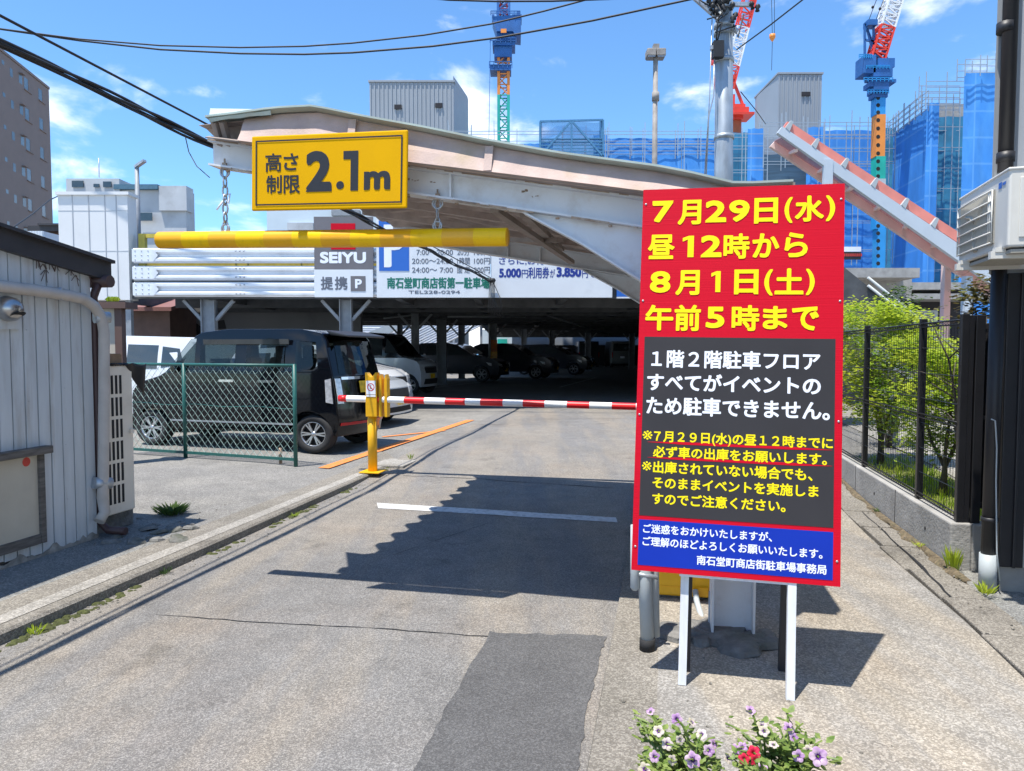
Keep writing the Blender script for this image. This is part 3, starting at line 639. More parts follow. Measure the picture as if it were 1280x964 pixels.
hw_, hh_ = (tr-tl).length/2, ((tl-bl).length+(tr-br).length)/4
mb = MB(); fc.slab(mb, -hw_, -hh_, hw_, hh_, .02); mb.build('panel', 'signyellow', hs, bevel=.008)
mb = MB(); i_ = .028; w_ = .0085
for u0, v0, u1, v1 in ((-hw_+i_, hh_-i_-w_, hw_-i_, hh_-i_), (-hw_+i_, -hh_+i_, hw_-i_, -hh_+i_+w_), (-hw_+i_, -hh_+i_+w_, -hw_+i_+w_, hh_-i_-w_), (hw_-i_-w_, -hh_+i_+w_, hw_-i_, hh_-i_-w_)): fc.rect(mb, u0, v0, u1, v1, .003)
X = lambda x: 300+x/5.818
Y_ = lambda y: 150+y/5.818
for ch, x0, x1, y0, y1, b in (('高', 185, 302, 243, 378, .018), ('さ', 318, 425, 243, 368, .018), ('制', 192, 305, 402, 536, .018), ('限', 318, 437, 402, 536, .018), ('2', 480, 668, 225, 522, .045), ('.', 700, 757, 445, 505, .0), ('１．', 752, 860, 225, 515, 0), ('m', 902, 1093, 372, 508, .04)):
    fc.glyph(mb, ch, X(x0), X(x1), Y_(y0), Y_(y1), b)
mb.build('lettering', 'ink', hs)
for u in (-.3, .3): mb = MB(); mb.obox(fc.at(u-.02, -hh_*.3, -.022), fc.ux*.04, fc.uy*hh_*.5, -fc.n*.16); mb.build('bracket', 'galv', hs)

# ------------------------------------------------------------------ event notice board
def rot3(a, b, c): return Matrix.Rotation(a, 3, 'Z') @ Matrix.Rotation(b, 3, 'X') @ Matrix.Rotation(c, 3, 'Y')
BR = rot3(-.21976, -.12767, .01678); BC = V((1.04218, 3.33259, 1.44914)); BW, BH = .91, 1.82
fb = Face(BC, BR @ V((1, 0, 0)), BR @ V((0, 0, 1)))
nb = thing('notice_board', (BC.x, BC.y, .03), 'tall red, charcoal and blue event notice board on white timber legs', 'notice board')
mb = MB(); fb.slab(mb, -BW/2, -BH/2, BW/2, BH/2, .006); mb.build('panel', 'red', nb)
mb = MB(); fb.prect(mb, 806.7, 421.3, 1043.5, 421.8+(-1), .0012)
def inset(mb, u0, v0, u1, v1, h): fb.rect(mb, u0, v0, u1, v1, h)
mb = MB(); ud0 = fb.uv(806.7, 421)[0]; vt = fb.uv(806.7, 421)[1]; vb = fb.uv(800, 644)[1]; inset(mb, -BW/2+.028, vb, BW/2-.032, vt, .0014); mb.build('charcoal_panel', 'signdark', nb)
mb = MB(); vt2 = fb.uv(799.6, 649)[1]; vb2 = fb.uv(798, 706)[1]; inset(mb, -BW/2+.028, vb2, BW/2-.032, vt2, .0014); mb.build('blue_panel', 'signblue', nb)
g1 = lambda x, y: (780+x/3.441, 220+y/3.441)
mb = MB()
for ch, x0, x1, y0, y1 in (('7', 122, 212, 108, 200), ('月', 232, 332, 104, 210), ('2', 350, 440, 106, 200), ('9', 452, 540, 104, 198), ('日', 560, 662, 95, 205), ('(', 690, 725, 92, 203), ('水', 735, 860, 85, 197), (')', 868, 908, 84, 195),
                           ('昼', 103, 218, 253, 358), ('1', 252, 300, 258, 350), ('2', 330, 420, 256, 350), ('時', 428, 540, 248, 357), ('か', 552, 668, 247, 352), ('ら', 690, 790, 243, 350),
                           ('8', 112, 200, 410, 503), ('月', 222, 325, 406, 513), ('1', 375, 415, 410, 500), ('日', 474, 578, 403, 510), ('(', 603, 640, 402, 515), ('土', 648, 772, 398, 510), (')', 782, 820, 400, 513),
                           ('午', 92, 212, 555, 665), ('前', 217, 330, 555, 667), ('5', 352, 432, 563, 655), ('時', 463, 582, 556, 667), ('ま', 597, 703, 560, 660), ('で', 722, 838, 562, 665)):
    a = g1(x0, y0); b = g1(x1, y1); fb.glyph(mb, ch, a[0], b[0], a[1], b[1], .03 if ch in '昼時前' else 0 if ch == '1' else .032)
X4 = lambda x: 790+x/4.741
def ln(mb, t, x0, yt, yb, x1, oy, b, ox=790, k=4.741): fb.line(mb, t, ox+x0/k, oy+yt/k, oy+yb/k, ox+x1/k, b)
fb.glyph(mb, '※', 790+63/4.741, 790+121/4.741, 530+39/4.741, 530+93/4.741, .0); ln(mb, '７月２９日(水)の昼１２時までに', 130, 38, 105, 1190, 530, .026)
ln(mb, '必ず車の出庫をお願いします。', 125, 130, 197, 1155, 530, .026)
fb.glyph(mb, '※', 790+59/4.741, 790+116/4.741, 530+221/4.741, 530+276/4.741, .0); ln(mb, '出庫されていない場合でも、', 125, 220, 290, 1070, 530, .026)
ln(mb, 'そのままイベントを実施しま', 122, 312, 381, 1105, 530, .026); ln(mb, 'すのでご注意ください。', 120, 407, 476, 910, 530, .026)
mb.build('yellow_lettering', 'lyellow', nb)
mb = MB()
ln(mb, '１階２階駐車フロア', 115, 130, 234, 1115, 410, .026); ln(mb, 'すべてがイベントの', 90, 268, 372, 1118, 410, .03); ln(mb, 'ため駐車できません。', 85, 405, 512, 1172, 410, .028)
ln(mb, 'ご迷惑をおかけいたしますが、', 88, 115, 168, 838, 630, .022, 785, 4.655); ln(mb, 'ご理解のほどよろしくお願いいたします。', 85, 188, 242, 1132, 630, .022, 785, 4.655)
ln(mb, '南石堂町商店街駐車場事務局', 400, 298, 353, 1155, 630, .022, 785, 4.655)
mb.build('white_lettering', 'lwhite', nb)
mb = MB()
for y0, y1 in ((106, 155), (197, 250)):
    a = fb.uv(790+92/4.741, 530+y0/4.741); b = fb.uv(790+1186/4.741, 530+y1/4.741); n = 10
    mb.add([fb.at(lerp(a[0], b[0], i/n), a[1]+(b[1]-a[1])*i/n+w_*.006*min(1, i*.5+.1, (n-i)*.5+.1), .0022) for w_ in (-1, 1) for i in range(n+1)], [(i, i+1, n+2+i, n+1+i) for i in range(n)], False)
mb.build('underline', 'red', nb)
for u in (-BW/2+.015, BW/2-.015):
    for v in (-BH*.44, -BH*.1, BH*.2, BH*.46): mb = MB(); mb.lathe([(.0055, 0), (.005, .002), (.001, .003)], fb.at(u, v, .0005), fb.n, 10); mb.build('screw', 'galv', nb)
for px, yt, yb in ((852, 722, 858), (987, 731, 877)):   # front legs run up behind the panel
    mb = MB(); q = G(px+.5, yb-3, .035); u = (q-fb.o).dot(fb.ux)
    tp = fb.at(u, BH*.46, -.03); ft = V((q.x, q.y, .034)); mb.bar(ft, tp, .036, .03, ES); mb.build('leg', 'wood_w', nb)
for px, yb in ((857, 838), (978, 838)):
    mb = MB(); ft = G(px, yb, .035); u = (ft-fb.o).dot(fb.ux); mb.bar(ft, fb.at(u, BH*.40, -.065), .04, .03, ES); mb.build('back_leg', 'cladblack', nb)
for v in (-BH/2-.012, BH*.1, BH*.45):
    mb = MB(); mb.obox(fb.at(-BW/2+.22, v, -.008), fb.ux*.49, fb.uy*.024, -fb.n*.024); mb.build('batten', 'wood_w', nb)

# pipe guard with a clamped stub at the board's left edge
pg = thing('guard_post', G(809, 815, .035), 'leaning pair of grey pipe guard posts with black rubber foot left of the notice board', 'post')
ft = G(809, 812, .035); mb = MB(); tp = PS(803, 640, ft.dot(ES)+.05); mb.tube([ft+EZ*.05, tp], .035, 14); mb.tube([ft+EZ*.05+V((.045, .05, 0)), tp+V((.06, .05, 0))], .03, 14); mb.build('pipe', 'pvc', pg)
mb = MB(); mb.tube([ft, ft+EZ*.06], .04, 14); mb.build('rubber_foot', 'tyre', pg)
mb = MB(); q = PS(793.5, 738, ft.dot(ES)); mb.tube([q+EZ*.0, q+EZ*.015, q+EZ*.34], [.012, .024, .025], 12); mb.build('stub_pipe', 'pvc', pg)
mb = MB(); mb.tube([PS(788, 716, ft.dot(ES)), PS(822, 722, ft.dot(ES))], .012, 8); mb.build('clamp_bolt', 'galv', pg)
# yellow cabinet behind
cab = thing('ticket_machine', R(TC-.35, S0+.55, .035), 'yellow steel ticket cabinet standing behind the notice board', 'cabinet')
q0 = PS(822, 744, S0+.5); q1 = PS(889, 744, S0+.5); tA, tB = q0.dot(ET), q1.dot(ET)
mb = MB(); mb.rbox(tA, tB, S0+.5, S0+.85, q0.z, 1.25); mb.build('casing', 'yellow', cab, bevel=.012)
mb = MB(); mb.rbox(tA+.02, tB-.02, S0+.53, S0+.82, .03, q0.z); mb.build('plinth', 'darkconc', cab)
mb = MB(); mb.rbox(tA+.01, tB-.01, S0+.497, S0+.5, q0.z+.06, q0.z+.065); mb.rbox(tB-.09, tB-.02, S0+.48, S0+.5, q0.z+.015, q0.z+.07); mb.build('latch', 'yellow_lo', cab)
cd = thing('conduit', PS(884, 795, S0+.1), 'grey bent conduit pipe between the yellow cabinet and the white column', 'pipe')
mb = MB(); mb.tube([PS(869, 738, S0+.47), PS(871, 752, S0+.42), PS(877, 772, S0+.25), PS(883, 788, S0+.1), PS(886, 792, S0+.06), PS(889, 786, S0+.05), PS(890, 740, S0+.05)], .018, 10); mb.build('pipe', 'pvc', cd)

# ------------------------------------------------------------------ barrier post, arm, gate machine
pb = zr(466, 590); sP = pb.dot(ES)
post = thing('barrier_post', pb, 'yellow steel catch post with forked top holding the striped arm', 'barrier post')
mb = MB(); mb.tube([pb+EZ*.012, pb+EZ*.75], .058, 16); mb.build('pole', 'yellow', post)
mb = MB(); mb.obox(pb-ET*.13-ES*.13, ET*.26, ES*.26, EZ*.014); mb.build('base_plate', 'yellow', post, bevel=.004)
b0 = PS(457, 521, sP-.08); b1 = PS(471, 521, sP-.08); hz = PS(464, 471, sP-.08).z
mb = MB(); mb.obox(b0, ET*(b1-b0).dot(ET), ES*.16, EZ*(hz-b0.z)); mb.build('box', 'yellow', post, bevel=.006)
wB = (b1-b0).dot(ET)
for k in (0, 1):
    mb = MB(); q = b0+ET*(wB+.02+k*.07)+ES*.02; mb.prism([q, q+ET*.035, q+ET*.035+EZ*(hz-b0.z-.03), q+ET*.018+EZ*(hz-b0.z+.03), q+EZ*(hz-b0.z-.05)], ES*.1); mb.build('fork_plate', 'yellow', post)
mb = MB()
for k in (0, 1): q = b0+ET*(k*wB*.62)+EZ*(hz-b0.z); mb.prism([q, q+ET*wB*.38, q+ET*wB*(.38 if k else .1)+EZ*.05, q+ET*wB*(.28 if k else 0)+EZ*.05], ES*.1)
mb.build('fork_tip', 'yellow', post)
fs = Face(b0-ES*.004, ET, EZ)
mb = MB(); hS = hz-b0.z; fs.rect(mb, wB*.08, hS*.56, wB*.92, hS*.9, .001); fs.rect(mb, wB*.08, hS*.50, wB*.92, hS*.545, .001); st = mb.build('sticker', 'lwhite', post)
mb = MB(); c = fs.at(wB*.5, hS*.74, .002); r = wB*.33
mb.lathe([(r*.8, 0), (r, 0)], c, -ES, 20); mb.add([c+ET*a*r+EZ*b*r-ES*.0006 for a, b in ((-.62, .52), (-.5, .64), (.62, -.52), (.5, -.64))], [(0, 1, 2, 3)]); mb.build('prohibition_ring', 'red', st)
mb = MB(); mb.add([c+ET*a*r+EZ*b*r+ES*.0004 for a, b in ((-.1, .2), (.1, .2), (.22, -.55), (.08, -.5), (0, -.1), (-.1, -.5), (-.24, -.5))], [list(range(7))]); mb.lathe([(.001, 0), (r*.14, 0)], c+EZ*r*.42+ES*.0004, -ES, 10); mb.build('figure', 'ink', st)
sA = sP-.02; a0, a1 = PS(424, 498, sA), PS(868, 510.5, sA)
arm = thing('boom_gate', a0, 'red and white striped barrier arm lowered across the lane', 'boom gate')
mb = MB(); d = a1-a0; xs = [424, 433, 456, 481, 510, 534, 558, 584, 604, 629, 656, 682, 708, 738, 764, 795, 822, 850, 868]
xs = [424, 434, 463, 477, 506, 531, 557, 582, 601, 629, 654, 681, 709, 737, 765, 795, 822, 850, 868]
cols = [0, 1, 0, 0+1, 0, 1, 0, 1, 0, 1, 0, 1, 0, 1, 0, 1, 0, 1]
for i in range(len(xs)-1):
    mb.cur = cols[i]; k0, k1 = ((PS(x, 500, sA)-a0).dot(ET)/d.dot(ET) for x in xs[i:i+2]); mb.tube([a0+d*k0, a0+d*k1], .040, 16, i in (0, len(xs)-2))
mb.build('pole', ['redwhite_r', 'redwhite_w'], arm)
gm = thing('gate_machine', V((a1.x+.1, a1.y, zg(sA)+.03)), 'yellow gate machine driving the striped arm, behind the notice board', 'gate machine')
q = V((a1.x, a1.y, zg(sA)+.035)); mb = MB(); mb.obox(q-ES*.15, ET*.36, ES*.3, EZ*1.05); mb.build('casing', 'yellow', gm, bevel=.015)
mb = MB(); mb.obox(q-ES*.17+EZ*1.05-ET*.02, ET*.4, ES*.34, EZ*.05); mb.build('lid', 'yellow_lo', gm, bevel=.015)
mb = MB(); pd = zr(493, 580); mb.rbox(pd.dot(ET)-.25, pd.dot(ET)+.2, pd.dot(ES)-.2, pd.dot(ES)+.3, pd.z-.06, pd.z+.012); tag(mb.build('concrete_pad', 'kerbpale', bevel=.01), 'small concrete pad in the asphalt beside the yellow post', 'pad')
#DECK
# ------------------------------------------------------------------ two-level car park
YF = 16.5
def zf(py, Y=YF): return P(640, py, Y).z
def xf(px, Y=YF): return P(px, 400, Y).x
zS, zR = zf(373.5), zf(311)
XL, XR = xf(166), 6.8
def xr(y): return XR+max(0, y-YF)*.12
dk = thing('parking_deck', (0, YF, .28), 'steel two-storey parking deck with dark shaded ground floor', 'parking deck')
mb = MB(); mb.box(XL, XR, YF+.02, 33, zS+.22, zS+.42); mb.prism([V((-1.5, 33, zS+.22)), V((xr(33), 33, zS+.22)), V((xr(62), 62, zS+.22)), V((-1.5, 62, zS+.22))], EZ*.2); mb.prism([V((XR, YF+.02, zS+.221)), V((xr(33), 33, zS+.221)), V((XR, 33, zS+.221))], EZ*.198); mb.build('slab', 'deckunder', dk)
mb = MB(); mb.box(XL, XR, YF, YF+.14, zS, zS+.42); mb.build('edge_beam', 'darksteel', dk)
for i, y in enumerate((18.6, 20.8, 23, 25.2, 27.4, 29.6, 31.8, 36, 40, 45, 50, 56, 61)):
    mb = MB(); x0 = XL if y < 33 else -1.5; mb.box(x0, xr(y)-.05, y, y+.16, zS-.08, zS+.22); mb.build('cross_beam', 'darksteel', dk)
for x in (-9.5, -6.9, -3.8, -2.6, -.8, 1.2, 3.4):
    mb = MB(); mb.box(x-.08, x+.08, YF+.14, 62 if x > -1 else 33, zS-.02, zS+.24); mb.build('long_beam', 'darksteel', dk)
for a, b in (((470, 378), (610, 392)), ((480, 398), (640, 380)), ((630, 378), (760, 418)), ((560, 396), (700, 396))):
    mb = MB(); mb.tube([P(*a, 22), P(*b, 27)], .03, 6); mb.build('wind_brace', 'greysteel', dk)
def column(px, Y, wpx, mt='greysteel', brace=True, guard=False):
    c = P(px, 420, Y); w_ = wpx*Y/F/2; g = zg(c.dot(ES))-.005
    mb = MB(); mb.box(c.x-w_, c.x-w_+.02, Y-.1, Y+.1, g, zS); mb.box(c.x+w_-.02, c.x+w_, Y-.1, Y+.1, g, zS); mb.box(c.x-w_+.02, c.x+w_-.02, Y-.012, Y+.012, g, zS); mb.box(c.x-w_-.05, c.x+w_+.05, Y-.15, Y+.15, g, g+.03)
    o = mb.build('column', mt, dk)
    if brace:
        mb = MB()
        for s in (-1, 1): mb.bar((c.x+s*w_, Y, zS-.48), (c.x+s*(w_+.42), Y, zS-.02), .09, .07)
        mb.build('knee_brace', mt, o)
    if guard:
        mb = MB(); mb.box(c.x-w_-.02, c.x+w_+.02, Y-.14, Y-.12, g+.95, g+1.75); mb.build('guard_plate', 'orange', o)
        mb = MB(); mb.box(c.x-w_-.022, c.x+w_+.022, Y-.15, Y-.14, g+1.0, g+1.25); mb.build('warning_band', 'yellow', o)
for a in ((262, YF+.25, 17), (433, YF+.25, 15), (519, 23, 9), (552, 27.4, 12), (617, 31, 8, 'greysteel', True, True), (577, 33, 8), (655, 40, 7), (690, 42, 7), (735, 46, 7), (500, 30, 6), (790, 50, 7)): column(*a)
mb = MB(); q = P(617, 474, 30.7); mb.tube([P(611, 474, 30.6), P(612, 440, 30.6), P(612, 396, 30.6)], .05, 8); mb.build('drain_pipe', 'pvc', dk)
mb = MB(); mb.lathe([(.001, -.12), (.09, -.08), (.12, 0), (.09, .08), (.001, .12)], P(622, 385, 22), V((1, 0, 0)), 10); mb.build('lamp', 'pvc', dk)
# stacked guard rails along the deck edge
def wrail(x0, x1, Y, zc, h, nm, mt, parent=None, depth=.075, slope=0., par=None):
    pr = [(-.5, 0), (-.44, .35), (-.36, 1), (-.22, 1), (-.06, .15), (.06, .15), (.22, 1), (.36, 1), (.44, .35), (.5, 0)]
    mb = MB(); n = max(1, int(abs(x1-x0)/2.2)); 
    mb.grid([[V((lerp(x0, x1, i/n), Y-depth*d, zc+slope*lerp(0, 1, i/n)+h*k)) for i in range(n+1)] for k, d in pr], False)
    return mb, mb.build(nm, mt, parent, solid=.006)
LBL = {0: 'topmost of the three white guard rails on the deck edge', 1: 'middle white guard rail between the upper and lower ones on the deck edge', 2: 'lowest white guard rail just above the dark deck beam'}
edges = [(311, 329.5), (333, 351), (353, 371.5)]
for i, (a, b) in enumerate(edges):
    zc, h = (zf(a)+zf(b))/2, zf(a)-zf(b); gr = thing('guard_rail', (XL, YF-.1, zc), LBL[i], 'guard rail', 'guard rails along the deck edge')
    wrail(xf(171), xf(394)+.05, YF-.06, zc, h, 'rail', 'railwhite', gr)
    for px in (171, 186, 196): pass
    mb = MB(); mb.box(xf(171), xf(197), YF-.145, YF-.138, zc-h*.42, zc+h*.42); mb.prism([V((xf(197), YF-.145, zc-h*.42)), V((xf(203), YF-.14, zc)), V((xf(197), YF-.145, zc+h*.42))], V((0, .006, 0))); mb.build('end_cap', 'railwhite', gr)
    mb = MB()
    for px in (299, 304, 309):
        for k in (-.3, .3): q = V((xf(px), YF-.14, zc+h*k)); mb.lathe([(.001, 0), (.02, .002), (.02, .012)], q-V((0, .012, 0)), V((0, 1, 0)), 6)
    for px in (175, 183, 191):
        for k in (-.3, 0., .3): q = V((xf(px), YF-.146, zc+h*k)); mb.lathe([(.001, 0), (.016, .002), (.016, .01)], q-V((0, .008, 0)), V((0, 1, 0)), 6)
    mb.build('bolt', 'galv', gr)
    wrail(xf(452), xf(478), YF-.06, zc, h, 'rail', 'railwhite', gr)
yr = thing('pipe_rail', (XL, YF+.2, zR), 'dull yellow handrail frame behind the white guard rails', 'handrail')
mb = MB(); mb.box(xf(177), xf(470), YF+.15, YF+.21, zf(296), zf(291)); mb.build('top_rail', 'railyellow', yr)
for px, w_ in ((172, 8), (290, 3), (305, 3), (372, 3), (440, 3)):
    mb = MB(); mb.box(xf(px), xf(px+w_), YF+.12, YF+.24, zS+.42, zf(291)); mb.build('post', 'railyellow', yr)
mb = MB(); mb.box(xf(177), xf(470), YF+.15, YF+.19, zf(331.5), zf(328)); mb.build('mid_rail', 'railyellow', yr)
# signs on the deck edge
def ff(Y): return Face((0, Y, 0), (1, 0, 0), (0, 0, 1))
def panel(f, parent, name, mt, px0, py0, px1, py1, th=.05, h=0.):
    a, b = f.uv(px0, py1), f.uv(px1, py0); mb = MB(); mb.obox(f.at(a[0], a[1], h), f.ux*(b[0]-a[0]), f.uy*(b[1]-a[1]), -f.n*th); return mb.build(name, mt, parent)
f = ff(YF-.22); c = f.at(*f.uv(429, 371)); sg = thing('store_sign', c, 'dark grey and white store sign with red square, SEIYU lettering and boxed P', 'sign')
panel(f, sg, 'grey_panel', 'signgrey', 393, 271, 466, 336.8); panel(f, sg, 'white_panel', 'panelwhite', 393, 337, 466, 371.5); panel(f, sg, 'emblem', 'red', 414, 279.4, 444, 312, .01, .008)
mb = MB(); f.line(mb, 'SEIYU', 400, 314.9, 329.4, 457.6, .045, False, .0015); mb.build('white_lettering', 'lwhite', sg)
ps_ = panel(f, sg, 'parking_symbol', 'signgrey', 438.5, 345.2, 456.8, 364, .01, .008)
mb = MB(); f.line(mb, 'P', 444, 349, 360.5, 452.5, .04, False, .0095); mb.build('letter', 'lwhite', ps_)
mb = MB(); f.line(mb, '提', 401, 346.2, 362.6, 416.5, .03, True, .0015); f.line(mb, '携', 418.5, 346.2, 362.6, 434.4, .03, True, .0015); mb.build('grey_lettering', 'lgrey', sg)
f = ff(YF-.18); c = f.at(*f.uv(540, 372)); sg = thing('parking_price_sign', c, 'white parking tariff sign with blue P square and green car park name', 'sign')
panel(f, sg, 'panel', 'panelwhite', 471, 270, 613, 372); panel(f, sg, 'blue_square', 'parkblue', 474, 276, 511, 338.8, .01, .008)
mb = MB(); f.line(mb, 'P', 480, 281, 334.3, 508, .03, False, .0095); mb.build('white_lettering', 'lwhite', sg)
mb = MB(); k8 = lambda v: 470+v/8
def l8(t, x0, x1, y0, y1, b=.008, em=True): f.line(mb, t, 470+x0/8, 280+y0/8, 280+y1/8, 470+x1/8, b, em, .0015)
for y, A, B, C_ in ((248, '7:00～20:00', '20分', '100円'), (336, '20:00～24:00', '1時間', '100円'), (425, '24:00～ 7:00', '固 定', '200円')):
    l8(A, 405 if A[0] == '7' else 360, 770, y, y+68); l8(B, 812, 938, y, y+68); l8(C_, 980, 1140, y, y+68)
f.line(mb, 'TEL228-0294', 470+325/8, 280+666/8, 280+698/8, 470+840/8, .012, False, .0015); mb.build('grey_lettering', 'lgrey', sg)
mb = MB(); l8('南石堂町商店街第一駐車場', 110, 1136, 535, 648, .035); mb.build('green_lettering', 'lgreen', sg)
f = ff(YF-.16); c = f.at(*f.uv(690, 372)); sg = thing('voucher_sign', c, 'white sign advertising parking vouchers in navy lettering beside the tariff sign', 'sign')
panel(f, sg, 'panel', 'panelwhite', 613.6, 270, 766, 372)
mb = MB()
def l6(t, x0, x1, y0, y1, b=.02, em=True): f.line(mb, t, 600+x0/6.095, 290+y0/6.095, 290+y1/6.095, 600+x1/6.095, b, em, .0015)
l6('さらに,お得な', 145, 560, 190, 250, .012); l6('5.000', 145, 314, 278, 348, .05, False); l6('円', 318, 366, 285, 350, .01); l6('利用券', 368, 527, 270, 354, .022); l6('が', 533, 572, 285, 350, .01); l6('3.850', 583, 772, 268, 344, .055, False); l6('円です', 778, 925, 282, 350, .012)
mb.build('navy_lettering', 'lblue', sg)
f = ff(YF-.1); c = f.at(*f.uv(800, 372)); sg = thing('blue_panel_sign', c, 'small bright blue sign panel at the right end of the voucher sign', 'sign')
panel(f, sg, 'panel', 'parkblue', 771, 340, 835, 371); panel(f, sg, 'trim', 'panelwhite', 771, 371.2, 835, 373, .05)

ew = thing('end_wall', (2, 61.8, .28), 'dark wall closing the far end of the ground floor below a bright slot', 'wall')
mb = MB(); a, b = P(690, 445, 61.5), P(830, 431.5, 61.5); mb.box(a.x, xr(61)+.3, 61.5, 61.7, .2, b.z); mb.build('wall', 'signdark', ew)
mb = MB(); mb.prism([V((XR, YF+.3, .2)), V((XR+.2, YF+.3, .2)), V((xr(61.4)+.2, 61.4, .2)), V((xr(61.4), 61.4, .2))], EZ*(zS+.0)); tag(mb.build('side_wall', 'signdark'), 'dark wall added to keep light out of the right side of the parking deck', 'wall')  # wall added so that no light enters the ground floor from the right
#CARS
# ------------------------------------------------------------------ vehicles (x forward, z up, y left)
def car(name, label, cat, o, wx, wr, belt, W, paint, wins, front=None, rear=None, roofpaint=None, handles=(), spokes=6, tumble=.13, lamps=True, wheels=True, group=None, alloy='alloy', cabin=None):
    """o: side outline without the wheel arches, from the rear foot over the roof to the front foot, points (x, z)"""
    root = bpy.data.objects.new(name, None); root.empty_display_size = .2; sc.collection.objects.link(root); ORG[root] = V(); tag(root, label, cat, group)
    xs_, zs_ = [p[0] for p in o], [p[1] for p in o]; x0, x1, zt_ = min(xs_), max(xs_), max(zs_); ln_ = (x1-x0)/2; xc = (x0+x1)/2
    def hw(x, z):
        f = .96 if z < .3 else .96+.04*(z-.3)/.3 if z < .6 else 1. if z < belt else 1-tumble*((z-belt)/(zt_-belt))**1.2
        g = max(0, (abs(x-xc)/ln_-.62)/.38); return W/2*f*(1-.09*g*g)
    def dx(x, y, z):
        g = max(0, (abs(x-xc)/ln_-.45)/.55); return x-math.copysign(.085*g*(y/hw(x, z))**2, x-xc)
    bot = []
    ra = wr+.055
    for cx in wx:
        for k in range(13): a = math.pi-math.pi*k/12; bot.append((cx+ra*math.cos(a), wr+ra*math.sin(a)))
    zb0 = o[0][1]
    bot = [(x, max(z, .2)) for x, z in bot]
    outl = bot+o[::-1]
    bm = bmesh.new(); vs = [bm.verts.new((x, -1, z)) for x, z in outl]; fc_ = bm.faces.new(vs)
    r = bmesh.ops.extrude_face_region(bm, geom=[fc_]); bmesh.ops.translate(bm, vec=(0, 2, 0), verts=[v for v in r['geom'] if isinstance(v, bmesh.types.BMVert)])
    def cut(co, no): bmesh.ops.bisect_plane(bm, geom=bm.verts[:]+bm.edges[:]+bm.faces[:], plane_co=co, plane_no=no, dist=1e-4)
    for z in (.42, .62, belt, (belt+zt_)/2, zt_-.12): cut((0, 0, z), (0, 0, 1))
    for k in (-.85, -.7, -.45, 0, .45, .7, .85): cut((xc+ln_*k, 0, 0), (1, 0, 0))
    for y in (-.8, -.45, 0, .45, .8): cut((0, y, 0), (0, 1, 0))
    for v in bm.verts: x, y, z = v.co; yy = y*hw(x, z); v.co = (dx(x, yy, z), yy, z)
    bmesh.ops.recalc_face_normals(bm, faces=bm.faces[:])
    me = bpy.data.meshes.new('body'); mi = 0
    me.materials.append(M[paint])
    if roofpaint: me.materials.append(M[roofpaint])
    for f_ in bm.faces:
        f_.smooth = True
        if roofpaint and f_.calc_center_median().z > belt-.01: f_.material_index = 1
    bm.to_mesh(me); bm.free()
    b = bpy.data.objects.new('body', me); sc.collection.objects.link(b); b.parent = root; ORG[b] = V()
    m_ = b.modifiers.new('b', 'BEVEL'); m_.width = .045; m_.segments = 3; m_.limit_method = 'ANGLE'; m_.angle_limit = math.radians(28)
    if cabin:                                        # hollow the cabin and open the window holes
        cx0, cx1, cz0, cz1, endw = cabin; cut_ = []
        mb = MB(); mb.box(cx0, cx1, -W/2*.80, W/2*.80, cz0, cz1); cut_.append(mb)
        for w_ in wins: mb = MB(); mb.prism([V((x, -W, z)) for x, z in w_], V((0, 2*W, 0))); cut_.append(mb)
        for (y0, z0_, z1_, xa, xb) in endw: mb = MB(); mb.box(xa, xb, -y0, y0, z0_, z1_); cut_.append(mb)
        cs = []
        for n_, mb in enumerate(cut_):
            c_ = mb.build('cutter', 'void'); cs.append(c_); m_ = b.modifiers.new('c%d' % n_, 'BOOLEAN'); m_.operation = 'DIFFERENCE'; m_.solver = 'EXACT'; m_.object = c_
        bpy.context.view_layer.update(); nm = bpy.data.meshes.new_from_object(b.evaluated_get(bpy.context.evaluated_depsgraph_get()))
        b.modifiers.clear(); b.data = nm
        for c_ in cs: bpy.data.objects.remove(c_)
        for k in (0, 1):
            for s in (-1, 1):
                xx = .05-k*.85; mb = MB(); mb.prism([V((xx, s*.36-.2, .95)), V((xx-.16, s*.36-.2, .95)), V((xx-.26, s*.36-.2, 1.36)), V((xx-.16, s*.36-.2, 1.38))], V((0, .4, 0))); mb.box(xx-.26, xx-.18, s*.36-.11, s*.36+.11, 1.36, 1.56); mb.build('seat', 'seat', root, bevel=.03)
        mb = MB(); mb.lathe([(.17, 0), (.185, .012), (.17, .024), (.155, .012), (.17, 0)], V((.42, .34, 1.14)), V((-1, 0, .45)), 18); mb.build('steering_wheel', 'void', root)
    m_ = b.modifiers.new('n', 'WEIGHTED_NORMAL'); m_.keep_sharp = True
    def sp(x, z, s, h=.004): return V((dx(x, hw(x, z), z), s*(hw(x, z)+h), z))
    def ox(z, s):
        c = []
        for (ax, az), (bx, bz) in zip(o, o[1:]):
            if min(az, bz)-1e-6 <= z <= max(az, bz)+1e-6 and abs(bz-az) > 1e-6: c.append(ax+(bx-ax)*(z-az)/(bz-az))
        return (max(c) if s > 0 else min(c)) if c else (x1 if s > 0 else x0)
    def ep(y, z, s, h=.004): x = ox(z, s); yy = max(-hw(x, z), min(hw(x, z), y)); return V((dx(x, yy, z)+s*h, yy, z))
    def sidepanel(nm, poly, mt, s, h=.004, th=.012, par=root):
        mb = MB(); n = len(poly); a = [sp(x, z, s, h) for x, z in poly]; c = [sp(x, z, s, h-th) for x, z in poly]
        if s > 0: a, c = a[::-1], c[::-1]
        mb.add(a+c, [list(range(n))]+[((i+1) % n, i, i+n, (i+1) % n+n) for i in range(n)], False); return mb.build(nm, mt, par)
